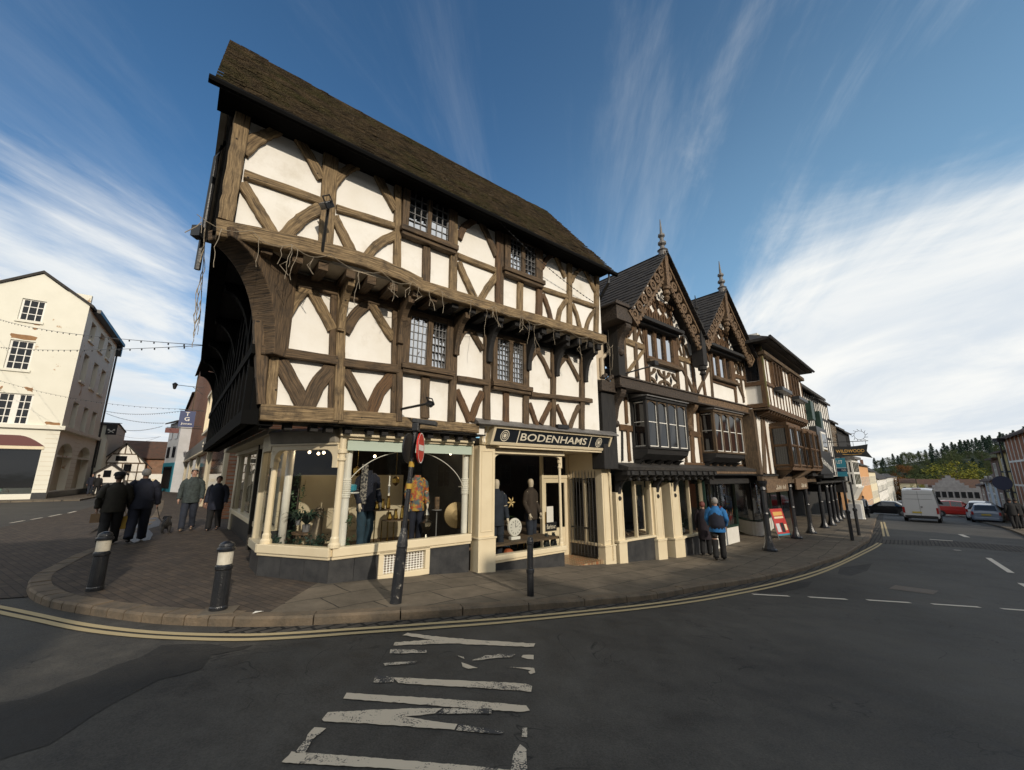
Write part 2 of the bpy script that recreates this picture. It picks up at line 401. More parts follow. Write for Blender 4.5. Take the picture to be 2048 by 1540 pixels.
M['oak_orange']=pm('orange_brown_oak',(.034,.020,.011),.75,(.18,.095,.038),2.6,1.0,uvwood=True,detail=11,lo=.34,hi=.66,dirt=((.05,.03,.018),2.0,.5,.7,.7))
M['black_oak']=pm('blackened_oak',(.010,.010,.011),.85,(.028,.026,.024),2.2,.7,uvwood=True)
M['carved']=pm('carved_dark_wood',(.018,.014,.011),.7,(.075,.053,.036),26,1.0,bscale=20)
M['gable_wood']=pm('carved_brown_wood',(.06,.038,.021),.75,(.20,.125,.066),14,.8,bscale=30)
M['plaster']=pm('white_plaster',(.84,.815,.76),.85,(.78,.745,.67),1.6,.25,bscale=7,dirt=((.50,.44,.34),1.4,.55,.82,.65))
M['plaster_grey']=pm('stained_plaster',(.62,.54,.42),.9,(.42,.34,.24),1.4,.25,bscale=18,dirt=((.22,.16,.10),1.3,.55,.8,.7))
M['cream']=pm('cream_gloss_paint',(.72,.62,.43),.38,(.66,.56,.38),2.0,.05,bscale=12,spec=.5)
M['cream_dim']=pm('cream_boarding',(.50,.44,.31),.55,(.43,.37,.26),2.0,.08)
M['slate_tile']=pm('dark_stone_cladding',(.030,.031,.033),.32,(.055,.055,.055),5,.15,bscale=30)
M['black']=pm('black_paint',(.012,.013,.015),.42,(.02,.021,.022),8,.15,bscale=30)
M['black_gloss']=pm('black_gloss_iron',(.010,.011,.014),.3,(.018,.019,.021),9,.3,bscale=60,dirt=((.11,.085,.06),6,.64,.72,.7))
M['white']=pm('white_paint',(.78,.76,.70),.45,(.70,.68,.61),5,.1)
M['flat_black']=pm('matt_near_black',(.006,.006,.006),.95,spec=.08)  # one near-black matt colour for gutter, eaves soffit and side walls
M['lead']=pm('lead_sheet',(.11,.105,.10),.55,(.17,.16,.15),6,.3)
M['leadcame']=pm('lead_came',(.16,.16,.16),.5)
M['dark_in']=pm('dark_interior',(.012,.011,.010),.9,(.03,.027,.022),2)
M['pane']=pm('old_window_glass',(.010,.013,.017),.035,spec=1.0,bump=.045,bscale=2.2,coat=1.0)
M['pane'].node_tree.nodes['Principled BSDF'].inputs['IOR'].default_value=3.4
M['pane_dark']=pm('dark_window_glass',(.008,.009,.011),.06,spec=.55,bump=.05,bscale=2.5)
M['shopglass']=glassmat('shop_window_glass',(.90,.91,.89),.02)
M['roof']=pm('mossy_stone_tile',(.052,.040,.026),.95,(.15,.112,.066),3.5,.7,bscale=60,dirt=((.075,.080,.020),1.1,.50,.72,.75))
M['roof_dark']=pm('dark_slate',(.020,.018,.017),.85,(.048,.042,.036),5,.5,bscale=40)
M['roof_red']=pm('brown_tile',(.11,.055,.035),.9,(.065,.045,.033),3,.4,bscale=30)
M['iron']=pm('wrought_iron',(.008,.008,.009),.5,(.016,.015,.014),10,.2)
M['brass']=pm('brass',(.42,.27,.07),.25,(.36,.22,.055),6,.05,metal=1.0)
M['lampglow']=pm('lamp_glow',(1,.9,.7),.5,emit=(1.0,.80,.52),estr=9)

# ------------------------------------------------------------------ ground, roads, pavements
def asphalt(name,c1,c2,patch=.5):
 m=bpy.data.materials.new(name);m.use_nodes=True;nt=m.node_tree;N=nt.nodes;L=nt.links;b=N['Principled BSDF']
 tc=N.new('ShaderNodeTexCoord')
 def nz(sc,det,ro=.6):
  n=N.new('ShaderNodeTexNoise');L.new(tc.outputs['Object'],n.inputs['Vector']);n.inputs['Scale'].default_value=sc;n.inputs['Detail'].default_value=det;n.inputs['Roughness'].default_value=ro;return n.outputs['Fac']
 big,mid,fine=nz(.35,9,.68),nz(3.2,10,.75),nz(70,4,.75)
 def ma(a,k,c):
  q=N.new('ShaderNodeMath');q.operation='MULTIPLY_ADD';L.new(a,q.inputs[0]);q.inputs[1].default_value=k
  if isinstance(c,float):q.inputs[2].default_value=c
  else:L.new(c,q.inputs[2])
  return q.outputs[0]
 f=ma(big,.9,ma(mid,.85,ma(fine,.9,-.82)))
 f=ma(f,1.7,-.35)
 rp=N.new('ShaderNodeMixRGB');rp.use_clamp=True;cl_=N.new('ShaderNodeClamp');L.new(f,cl_.inputs[0]);L.new(cl_.outputs[0],rp.inputs[0]);rp.inputs[1].default_value=(*c1,1);rp.inputs[2].default_value=(*c2,1)
 # cracks and pits
 v=N.new('ShaderNodeTexNoise');L.new(tc.outputs['Object'],v.inputs['Vector']);v.inputs['Scale'].default_value=.9;v.inputs['Detail'].default_value=4;v.inputs['Distortion'].default_value=1.2
 ab=N.new('ShaderNodeMath');ab.operation='SUBTRACT';L.new(v.outputs['Fac'],ab.inputs[0]);ab.inputs[1].default_value=.5
 a2=N.new('ShaderNodeMath');a2.operation='ABSOLUTE';L.new(ab.outputs[0],a2.inputs[0])
 cr=N.new('ShaderNodeMapRange');L.new(a2.outputs[0],cr.inputs[0]);cr.inputs[1].default_value=.0;cr.inputs[2].default_value=.006;cr.inputs[3].default_value=.85;cr.inputs[4].default_value=0
 gate=N.new('ShaderNodeMapRange');L.new(nz(.55,3),gate.inputs[0]);gate.inputs[1].default_value=.48;gate.inputs[2].default_value=.56
 cg=N.new('ShaderNodeMath');cg.operation='MULTIPLY';L.new(cr.outputs[0],cg.inputs[0]);L.new(gate.outputs[0],cg.inputs[1])
 mx=N.new('ShaderNodeMixRGB');L.new(cg.outputs[0],mx.inputs[0]);L.new(rp.outputs[0],mx.inputs[1]);mx.inputs[2].default_value=(.012,.012,.012,1)
 L.new(mx.outputs[0],b.inputs['Base Color'])
 rr=N.new('ShaderNodeMapRange');L.new(mid,rr.inputs[0]);rr.inputs[1].default_value=.3;rr.inputs[2].default_value=.7;rr.inputs[3].default_value=.62;rr.inputs[4].default_value=.9;L.new(rr.outputs[0],b.inputs['Roughness'])
 b.inputs['Specular IOR Level'].default_value=.35
 bp=N.new('ShaderNodeBump');bp.inputs['Strength'].default_value=.5;bp.inputs['Distance'].default_value=.006;L.new(fine,bp.inputs['Height']);L.new(bp.outputs[0],b.inputs['Normal'])
 return m
M['asphalt']=asphalt('asphalt',(.022,.0205,.018),(.098,.091,.078))
M['tar']=asphalt('dark_tar_patch',(.012,.0115,.010),(.046,.043,.038))
M['pinkpatch']=asphalt('pale_patch',(.09,.075,.06),(.17,.14,.11))
M['earth']=pm('earth_and_grass',(.045,.055,.022),.95,(.075,.085,.03),.15)
M['flag']=brickmat('stone_flags',(.165,.135,.098),(.122,.102,.076),(.030,.026,.021),.92,.62,.010,R(-47),bump=.6)
M['setts']=brickmat('clay_setts',(.092,.069,.050),(.058,.046,.037),(.034,.028,.023),.21,.105,.007,R(33),bump=.55)
M['cobble']=brickmat('stone_setts',(.085,.074,.060),(.058,.052,.045),(.012,.012,.011),.24,.13,.020,R(-47),bump=1.0)
M['kerb']=pm('kerb_stone',(.17,.125,.080),.8,(.095,.075,.052),3.5,.5,bscale=30,dirt=((.05,.042,.03),1.6,.5,.7,.7))
M['yellow']=paintmat('worn_yellow_paint',(.44,.35,.19),.47,.10)
M['whitep']=paintmat('worn_white_paint',(.60,.51,.38),.60,.07)
M['whitew']=paintmat('very_worn_white_paint',(.58,.50,.38),.70,.06)
M['whiten']=paintmat('white_line_paint',(.62,.56,.46),.44,.08)
KN=[k*.5 for k in range(-10,41)]+[22+2*k for k in range(80)]
NW,NX=Vector((.682,-.731,0)),Vector((.731,.682,0))
def sheet(name,poly,dz,mat,kind='structure',parent=None,skirt=0.0):
 bm=bmesh.new();vs=[bm.verts.new((p[0],p[1],0))for p in poly];bm.faces.new(vs)
 ss=[sxy(p[0],p[1])for p in poly]
 for k in KN:
  if min(ss)<k<max(ss):
   bmesh.ops.bisect_plane(bm,geom=bm.verts[:]+bm.edges[:]+bm.faces[:],plane_co=Vector((-2.88,6.91,0))+NX*k,plane_no=NX)
 bmesh.ops.triangulate(bm,faces=bm.faces[:])
 for v in bm.verts:v.co.z=g(round(sxy(v.co.x,v.co.y),4))+dz
 if skirt:
  r=bmesh.ops.extrude_edge_only(bm,edges=[e for e in bm.edges if e.is_boundary])
  for q in r['geom']:
   if isinstance(q,bmesh.types.BMVert):q.co.z-=skirt
 bmesh.ops.recalc_face_normals(bm,faces=bm.faces[:])
 for f in bm.faces:
  if abs(f.normal.z)>.5 and f.normal.z<0:f.normal_flip()
 me=bpy.data.meshes.new(name);bm.to_mesh(me);bm.free();me.materials.append(mat)
 o=bpy.data.objects.new(name,me);C.objects.link(o)
 if kind:o['kind']=kind
 if parent is not None:adopt(o,parent)
 return o
def sw(s,w):p=Vector((-2.88,6.91,0))+NX*s+NW*w;return(p.x,p.y)
RZ=-.10
sheet('ground',[sw(-900,-1500),sw(1800,-1500),sw(1800,1500),sw(-900,1500)],-.30,M['earth'])
sheet('road',[sw(-60,-150),sw(174,-150),sw(174,70),sw(-60,70)],RZ,M['asphalt'])
def catmull(pts,n=6):
 q=[]
 for i in range(len(pts)-1):
  p0=pts[max(i-1,0)];p1=pts[i];p2=pts[i+1];p3=pts[min(i+2,len(pts)-1)]
  for k in range(n):
   h=k/n;q.append(.5*((2*p1)+(p2-p0)*h+(2*p0-5*p1+4*p2-p3)*h*h+(3*p1-p0-3*p2+p3)*h**3))
 q.append(pts[-1]);return q
def flat(v):return Vector((v.x,v.y,0))
def resample(pts,step):
 out=[pts[0].copy()];acc=0
 for a,b in zip(pts,pts[1:]):
  L=(b-a).length;d=step-acc
  while d<=L:out.append(a.lerp(b,d/L));d+=step
  acc=(acc+L)%step if L else acc
 out.append(pts[-1].copy());return out
def offset(pts,d):
 o=[]
 for i,p in enumerate(pts):
  t=(pts[min(i+1,len(pts)-1)]-pts[max(i-1,0)]).normalized();o.append(p+Vector((-t.y,t.x,0))*d)
 return o
kpx=[(1757.5,1030),(1751,1045),(1745.6,1064),(1739,1083),(1727,1090.5),(1688,1115),(1646,1128.5),(1604,1143),(1544,1157),(1477,1170),(1400,1182),(1307,1199),(1180,1212),(1087,1219),(990,1227.5),(840,1238),(665,1248.5),(519.5,1254),(390,1252),(292,1246),(195,1233),(120,1220.5),(78,1208),(56,1193),(53,1178),(64,1163),(97,1145),(150,1118),(235,1083),(292,1048),(312,1022),(318,1004)]
kerb=catmull([flat(G(x,y,RZ))for x,y in kpx],7)
mainP=Plane(-2.88,6.91,R(51.2));F0=mainP
SB=Plane(-4.25,7.35,R(-39))
iF=min(range(len(kerb)),key=lambda i:(kerb[i]-flat(G(527,1254,RZ))).length)
inn=offset(kerb,-.02)
pA=flat(G(640,1163));far1=flat(G(1700,1030));hp=Plane(9.33,15.79,R(42.87))
right=inn[:iF+1]+[pA,flat(F0.P(1.0,0,-2.5)),flat(F0.P(17,0,-4)),flat(hp.P(2,0,-6)),flat(hp.P(40,0,-6))]
sheet('pavement',right,0,M['flag'])
left=inn[iF:]+[flat(SB.P(9,0,-3.0)),flat(SB.P(70,0,-3.2)),flat(SB.P(70,0,2)),flat(SB.P(0,0,2)),flat(F0.P(1.0,0,-2.5)),pA]
sheet('brick_pavement',left,0,M['setts'])
# kerb stones: one strip of separate blocks that follow the curve
mb=MB();dense=resample(kerb,.1);pos=0;i=0
while i<len(dense)-2:
 d0=(dense[i]-kerb[iF]).length;isl=i>min(range(len(dense)),key=lambda k:(dense[k]-kerb[iF]).length)
 n=(2 if not isl else 2)+(rnd.choice([6,7,8])if not isl else 1)
 j=min(i+n,len(dense)-1);seg=dense[i:j+1];wi=.17 if not isl else .24
 a=[p.copy()for p in seg];t0=(a[1]-a[0]).normalized()*.008;a[0]+=t0;a[-1]-=t0
 ins=offset(a,-wi);dz=rnd.uniform(-.006,.006);lean=rnd.uniform(-.01,.01)
 drop=0.0
 if isl:
  k=max(0,(i-len(dense)*.0))
 vs=[];m=len(a)
 ct=offset(a,-.02)
 for p,c,q in zip(a,ct,ins):
  zt=gz(p.x,p.y)+.006+dz
  vs+=[Vector((p.x,p.y,zt-.26)),Vector((p.x,p.y,zt-.025)),Vector((c.x,c.y,zt)),Vector((q.x,q.y,zt+lean*.3)),Vector((q.x,q.y,zt-.26))]
 fs=[]
 for k in range(m-1):
  for e in range(4):fs.append((k*5+e,k*5+e+1,(k+1)*5+e+1,(k+1)*5+e))
 fs.append([4,3,2,1,0]);fs.append([(m-1)*5+e for e in range(5)])
 mb.add(vs,fs);i=j
ko=mb.build('kerb',M['kerb']);ko['kind']='structure'
# stone channel along the kerb
ch=[p for p in kerb[:iF+4]]
sheet('gutter',offset(ch,.01)+offset(ch,.26)[::-1],RZ+.004,M['cobble'])
def strip(name,pts,w,dz,mat,kind='structure'):
 a=offset(pts,w/2);b=offset(pts,-w/2);vs,fs=[],[]
 for p,q in zip(a,b):
  for e in(p,q):vs.append((e.x,e.y,gz(e.x,e.y)+dz))
 for i in range(len(a)-1):fs.append((2*i,2*i+1,2*i+3,2*i+2))
 m=MB();m.add(vs,fs);o=m.build(name,mat,fix=False)
 if kind:o['kind']=kind
 return o
ya=[(-60,1204),(10,1217),(81,1232),(162,1249),(260,1262),(357,1269),(477,1271.5),(560,1269),(640,1264),(760,1256),(840,1250),(1009,1238),(1180,1222),(1300,1209),(1400,1195),(1480,1181),(1560,1164),(1640,1141),(1700,1116),(1745,1093),(1756,1086)]
yb=[(-60,1211),(0,1226),(81,1243),(162,1260),(260,1272),(357,1278),(470,1281),(560,1278),(640,1273),(760,1264),(840,1259),(1009,1246),(1180,1229),(1300,1216),(1400,1202),(1480,1187.5),(1560,1170.5),(1640,1147),(1700,1121),(1750,1096),(1763,1087)]
for l in(ya,yb):
 strip('yellow_line',resample(catmull([flat(G(x,y,RZ))for x,y in l],6),.2),.075,RZ+.009,M['yellow'])
for l in([(1768,1073),(1757.5+5,1044)],[(1777,1073),(1768,1044)]):
 strip('yellow_line',resample([flat(G(x,y,RZ))for x,y in l],.4),.09,RZ+.009,M['yellow'])
z3=Zm(1180,1040,2.36)
for a,b,w in(((768,352),(940,361),.10),((1032,365),(1212,376),.10),((1308,379),(1512,392),.10),((1614,398),(1840,413),.10),((1942,420),(2100,432),.10),((1880,180),(1988,250),.14),((2036,300),(2090,330),.14)):
 strip('road_dash',resample([flat(G(*z3(*a),RZ)),flat(G(*z3(*b),RZ))],.3),w,RZ+.008,M['whiten'])
z4=Zm(1640,840,5.02)
for a,b,w in(((1345,1308),(1415,1312),.14),((1480,1053),(1610,1063),.18),((1100,1200),(1335,1217),.2),((1410,1150),(1480,1180),.2),((1910,1058),(2040,1085),.2)):
 strip('road_dash',resample([flat(G(*z4(*a),RZ)),flat(G(*z4(*b),RZ))],.3),w,RZ+.013,M['whiten'])
def gpoly(name,z,pts,dz,mat):return sheet(name,[flat(G(*z(*p),RZ))for p in pts],RZ+dz,mat)
gpoly('sett_band',z4,[(505,1225),(640,1203),(1350,1217),(2200,1285),(2200,1345),(1400,1277),(700,1245),(560,1245)],.006,M['cobble'])
gpoly('sett_strip',z4,[(640,940),(600,940),(520,1215),(632,1205)],.005,M['cobble'])
gpoly('road_patch',z3,[(1410,325),(1440,308),(1645,335),(1620,352)],.005,M['pinkpatch'])
z1=Zm(0,1040,3.08)
gpoly('road_patch',z1,[(-100,1160),(0,1125),(160,1105),(300,1055),(430,1000),(560,960),(700,900),(860,850),(1000,770),(1180,765),(1300,765),(1430,790),(1560,770),(1500,800),(1300,835),(1240,920),(1100,960),(980,985),(800,1080),(700,1130),(550,1220),(420,1310),(300,1390),(120,1440),(0,1480),(-100,1530)],.003,M['tar'])
gpoly('road_patch',z3,[(1180,225),(1330,205),(1310,240),(1230,265),(1170,255)],.003,M['tar'])
gpoly('road_patch',z3,[(760,315),(900,300),(1050,290),(1030,315),(890,345),(800,345)],.003,M['tar'])
sheet('street_setts',[flat(G(-250,1180,RZ)),flat(G(-40,1201,RZ)),flat(G(54,1195,RZ)),flat(G(60,1180,RZ))]+[p-NW*0 for p in kerb[-48:]]+[flat(G(300,990,RZ)),flat(G(246,996,RZ)),flat(G(150,1023,RZ)),flat(G(0,1056,RZ)),flat(G(-300,1110,RZ))],RZ+.012,M['setts'])
for a,b in(((20,1047),(48,1042)),((62,1040),(84,1036)),((98,1034),(122,1029)),((136,1027),(152,1023))):
 strip('road_dash',[flat(G(*a,RZ)),flat(G(*b,RZ))],.1,RZ+.017,M['whiten'])
z2=Zm(540,1200,3.2)
LET=[('p',[(880,215),(845,228),(940,243),(1040,258),(920,266),(800,275),(788,295),(950,290),(1130,281),(1400,293),(1690,305),(1698,283),(1400,265),(1090,240)]),
('w',[(1290,392),(1380,360),(1470,350),(1570,350),(1550,372),(1430,376),(1330,392)]),('p',[(1605,370),(1620,355),(1690,355),(1688,383),(1650,384)]),
('p',[(1228,402),(1262,415),(1330,438),(1270,447),(1235,432)]),('w',[(1190,358),(1240,368),(1245,384),(1215,372)]),('p',[(1530,433),(1650,438),(1690,440),(1698,468),(1670,482),(1650,466),(1668,456),(1620,444)]),
('w',[(770,320),(1000,324),(1000,342),(765,348)]),('w',[(725,408),(940,395),(930,412),(735,424)]),('w',[(670,490),(800,495),(790,530),(660,535)]),
('p',[(790,500),(1090,515),(1400,528),(1640,540),(1680,555),(1672,592),(1300,565),(1050,552),(820,538)]),
('p',[(490,600),(850,622),(1200,645),(1640,680),(1662,715),(1600,722),(1150,690),(800,662),(470,637)]),
('p',[(370,725),(640,710),(900,700),(1100,700),(1050,735),(850,752),(1100,790),(1200,800),(1180,838),(1050,828),(620,797),(345,785),(330,770)]),
('w',[(1110,700),(1420,700),(1420,732),(1060,737)]),('w',[(1210,800),(1500,848),(1480,868),(1190,840)]),
('p',[(285,820),(358,825),(320,860),(275,895),(225,905),(240,870)]),('w',[(222,905),(272,900),(225,985),(160,985)]),
('p',[(140,978),(250,985),(700,1020),(1000,1045),(1360,1075),(1700,1115),(1690,1170),(1000,1105),(700,1082),(75,1047)]),
('w',[(1600,930),(1640,960),(1645,1110),(1540,1098),(1560,990)]),('w',[(1615,825),(1645,825),(1645,885),(1610,880)])]
def rough(p):
 o=[]
 for i in range(len(p)):
  a,b=p[i],p[(i+1)%len(p)];n=max(1,int(math.hypot(b[0]-a[0],b[1]-a[1])/26))
  o+=[(a[0]+(b[0]-a[0])*k/n+rnd.uniform(-3,3),a[1]+(b[1]-a[1])*k/n+rnd.uniform(-2.2,2.2))for k in range(n)]
 return o
for k,p in LET:
 p=rough(p)
 gpoly('road_lettering',z2,p,.007,M['whitep']if k=='p' else M['whitew'])
sheet('sheen_patch',[flat(G(x,y))for x,y in((262,1046),(285,1040),(312,1034),(322,1042),(318,1052),(296,1058),(306,1068),(300,1080),(268,1086),(254,1078),(266,1064))],.005,pm('paving_sheen',(.022,.020,.020),.42,(.03,.027,.026),3,.5,bscale=14,spec=.22))  # smooth dark sheet added to give the paving its sky sheen
litter=MB();q=G(515,1228);litter.extrude([q+Vector((-.05,-.02,.012)),q+Vector((.05,0,.03)),q+Vector((.04,.05,.015)),q+Vector((-.045,.03,.02))],(0,0,.004))
tag(litter.build('paper_scrap',M['white']),'scrap of white paper lying on the brick pavement by the kerb','litter')

# ------------------------------------------------------------------ the big timber-framed corner house
Z1=Zm(380,60,3.85);Z2=Zm(380,440,3.348);Z3=Zm(840,340,2.852);Z4=Zm(380,820,3.3483);Z5=Zm(920,820,3.5)
O1,O2=.35,.95
F1,F2=F0.off(O1),F0.off(O2)
house=thing('timber_framed_house','big three-storey jettied half-timbered corner house with a tall mossy stone-tiled roof and cream shopfront','house',F0.P(2.5,-.2,-1))
def uz(pl,z,pts):return[pl.at(*z(*p))for p in pts]
def rect(pl,z,pts):
 q=uz(pl,z,pts);return((q[0][0]+q[3][0])/2,(q[1][0]+q[2][0])/2,(q[2][1]+q[3][1])/2,(q[0][1]+q[1][1])/2)
def beam(name,pl,z,pts,w,mat,t=.03,back=-.10,parent=None,straight=False):
 q=uz(pl,z,pts);m=MB();m.timber(pl,q,w,t,back);return m.build(name,M[mat],parent or house)
def quadpost(name,pl,z,pts,mat,t=.05,parent=None):
 q=uz(pl,z,pts);a=((q[0][0]+q[1][0])/2,(q[0][1]+q[1][1])/2);b=((q[2][0]+q[3][0])/2,(q[2][1]+q[3][1])/2)
 m=MB();m.timber(pl,[a,b],(abs(q[1][0]-q[0][0]),abs(q[2][0]-q[3][0])),t,-.12,.009,.12);return m.build(name,M[mat],parent or house)
# -- plaster walls
def wallbox(name,pl,u0,u1,z0,z1,o0,o1,mat,parent=None):
 m=MB();m.pbox(pl,u0,u1,z0,z1,o0,o1);return m.build(name,M[mat],parent or house)
wallbox('wall',F2,-2.0,5.86,4.935,6.86,-.25,-.035,'plaster')
wallbox('wall',F1,-1.2,2.72,2.498,4.9,-.25,-.035,'plaster');wallbox('wall',F1,2.722,6.35,2.68,4.9,-.25,-.0355,'plaster')
# -- upper storey timbers
o_='oak'
quadpost('corner_post',F2,Z1,[(345,600),(480,655),(350,1450),(195,1500)],o_,.06)
beam('rail',F2,Z1,[(415,1110),(1015,1322)],.145,o_)
beam('rail',F2,Z1,[(1128,1370),(1585,1512)],.13,o_)
beam('brace',F2,Z1,[(392,935),(470,872),(560,820),(650,785),(755,770)],(.24,.12),o_)
beam('brace',F2,Z1,[(840,840),(930,990),(1018,1150)],.17,o_)
m=uz(F2,Z1,[(1085,940)])[0];n=uz(F2,Z2,[(905,190)])[0]
q=MB();q.timber(F2,[m,n],(.26,.24),.04,-.1,.008);q.build('post',M[o_],house)
beam('brace',F2,Z1,[(1075,1230),(1130,1150),(1200,1085),(1275,1052),(1370,1046)],(.19,.11),o_)
beam('brace',F2,Z1,[(1420,1075),(1500,1230),(1585,1390)],.16,o_)
def beamx(name,pl,pts,w,mat,t=.03):
 return beam(name,pl,lambda a,b:(a,b),pts,w,mat,t)
beamx('brace',F2,[(484,366),(505,400),(527,436),(549,470)],.17,o_)
beamx('brace',F2,[(641,416),(612,432),(588,452),(568,476)],.20,o_)
beamx('brace',F2,[(668,433),(688,472),(711,517)],.17,o_)
beamx('brace',F2,[(791,470),(766,482),(744,500),(728,522)],.17,o_)
beamx('post',F2,[(796,364),(793.5,545)],.14,o_,.04)
beam('post',F2,Z3,[(193,225),(187,695)],.17,o_,.045)
beam('stud',F2,Z3,[(38,425),(35,645)],.17,'oak_dark')
beam('brace',F2,Z3,[(222,390),(250,330),(310,285)],.16,'oak_orange')
beam('brace',F2,Z3,[(350,300),(395,395),(436,490)],.14,'oak_dark')
beam('post',F2,Z3,[(444,350),(443,780)],.12,'oak_orange',.04)
beam('post',F2,Z3,[(466,355),(462,785)],.10,'oak_dark',.035)
beam('rail',F2,Z3,[(214,488),(442,577)],.13,o_)
beam('brace',F2,Z3,[(220,525),(262,625),(312,728)],.15,o_)
beam('brace',F2,Z3,[(442,598),(395,660),(343,742)],.15,o_)
beam('stud',F2,Z3,[(572,632),(570,820)],.17,o_)
beam('post',F2,Z3,[(683,440),(677,855)],.18,'oak_orange',.045)
beam('brace',F2,Z3,[(697,560),(722,510),(765,478)],.12,'oak_orange')
beam('brace',F2,Z3,[(775,492),(800,548),(828,612)],.12,o_)
beam('post',F2,Z3,[(852,520),(852,905)],.16,o_,.04)
beam('rail',F2,Z3,[(695,676),(840,724)],.12,o_)
beam('rail',F2,Z3,[(864,733),(998,778)],.12,o_)
beam('brace',F2,Z3,[(698,706),(728,780),(752,870)],.13,'oak_orange')
beam('brace',F2,Z3,[(838,740),(800,800),(783,885)],.13,o_)
beam('brace',F2,Z3,[(864,640),(885,595),(928,556)],.11,o_)
beam('brace',F2,Z3,[(936,560),(965,620),(1000,690)],.12,o_)
beam('brace',F2,Z3,[(868,762),(895,830),(915,915)],.12,o_)
beam('brace',F2,Z3,[(1000,798),(965,850),(943,925)],.12,o_)
beam('post',F2,Z3,[(1009,575),(1003,950)],.15,o_,.045)
beamx('bressummer',F2,[(432,458),(649,502),(760,534),(840,570)],.27,o_,.07)
beam('bressummer',F2,Z3,[(-5,662),(462,800),(800,893),(1052,968)],.235,o_,.07)
beam('wall_plate',F2,Z1,[(340,590),(1640,1150)],.10,'black_oak',.02)
beam('wall_plate',F2,Z3,[(0,130),(1010,570)],.10,'black_oak',.02)
# -- first-floor timbers
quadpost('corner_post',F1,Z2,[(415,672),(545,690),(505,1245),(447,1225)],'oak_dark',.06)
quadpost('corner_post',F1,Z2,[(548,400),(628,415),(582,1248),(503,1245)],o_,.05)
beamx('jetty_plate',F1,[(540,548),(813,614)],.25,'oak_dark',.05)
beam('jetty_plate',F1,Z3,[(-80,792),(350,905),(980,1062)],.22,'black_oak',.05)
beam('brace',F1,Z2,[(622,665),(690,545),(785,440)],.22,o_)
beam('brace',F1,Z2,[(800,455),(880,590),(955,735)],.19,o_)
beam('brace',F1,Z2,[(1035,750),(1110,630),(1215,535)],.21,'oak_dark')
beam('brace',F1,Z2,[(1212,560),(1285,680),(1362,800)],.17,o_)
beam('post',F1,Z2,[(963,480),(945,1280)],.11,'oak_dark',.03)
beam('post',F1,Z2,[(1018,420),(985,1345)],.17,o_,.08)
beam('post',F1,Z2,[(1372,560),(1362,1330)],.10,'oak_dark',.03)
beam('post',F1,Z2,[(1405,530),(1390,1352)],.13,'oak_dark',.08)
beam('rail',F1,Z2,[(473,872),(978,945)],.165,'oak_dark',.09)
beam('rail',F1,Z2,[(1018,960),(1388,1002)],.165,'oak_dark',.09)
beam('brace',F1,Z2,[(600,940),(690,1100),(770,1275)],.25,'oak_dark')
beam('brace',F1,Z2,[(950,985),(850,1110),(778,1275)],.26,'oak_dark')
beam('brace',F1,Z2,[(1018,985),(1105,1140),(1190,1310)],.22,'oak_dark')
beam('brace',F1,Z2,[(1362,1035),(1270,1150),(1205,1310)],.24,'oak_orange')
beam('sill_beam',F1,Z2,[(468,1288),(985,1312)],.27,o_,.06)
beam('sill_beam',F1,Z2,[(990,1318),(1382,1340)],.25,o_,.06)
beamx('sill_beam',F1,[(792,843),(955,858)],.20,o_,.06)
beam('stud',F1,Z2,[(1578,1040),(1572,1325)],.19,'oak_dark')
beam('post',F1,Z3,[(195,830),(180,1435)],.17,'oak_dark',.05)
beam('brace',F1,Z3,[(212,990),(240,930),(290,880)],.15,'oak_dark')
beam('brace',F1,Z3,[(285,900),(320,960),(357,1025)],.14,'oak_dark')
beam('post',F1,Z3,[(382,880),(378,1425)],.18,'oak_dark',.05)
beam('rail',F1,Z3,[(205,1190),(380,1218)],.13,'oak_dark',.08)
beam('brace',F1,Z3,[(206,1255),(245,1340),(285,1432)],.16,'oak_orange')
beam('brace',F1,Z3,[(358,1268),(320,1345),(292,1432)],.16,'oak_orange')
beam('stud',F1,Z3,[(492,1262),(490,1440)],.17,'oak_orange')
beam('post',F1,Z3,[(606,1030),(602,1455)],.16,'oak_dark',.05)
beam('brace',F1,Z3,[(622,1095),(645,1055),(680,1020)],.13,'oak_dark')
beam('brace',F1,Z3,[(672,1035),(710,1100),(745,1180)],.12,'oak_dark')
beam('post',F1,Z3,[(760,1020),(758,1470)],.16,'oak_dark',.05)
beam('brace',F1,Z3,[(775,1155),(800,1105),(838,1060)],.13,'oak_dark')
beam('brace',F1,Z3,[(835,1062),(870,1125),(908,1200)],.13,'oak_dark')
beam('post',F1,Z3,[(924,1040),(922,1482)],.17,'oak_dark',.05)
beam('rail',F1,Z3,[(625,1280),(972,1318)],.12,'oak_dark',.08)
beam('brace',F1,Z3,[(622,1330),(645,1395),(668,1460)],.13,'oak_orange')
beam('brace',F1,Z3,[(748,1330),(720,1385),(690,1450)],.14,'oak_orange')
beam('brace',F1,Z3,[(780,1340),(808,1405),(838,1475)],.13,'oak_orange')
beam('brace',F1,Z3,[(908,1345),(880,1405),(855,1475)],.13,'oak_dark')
# -- party wall beside the gabled house
m=MB();m.pbox(F0,6.0,6.95,2.6,6.4,-.3,.12);m.build('party_wall',M['plaster_grey'],house)
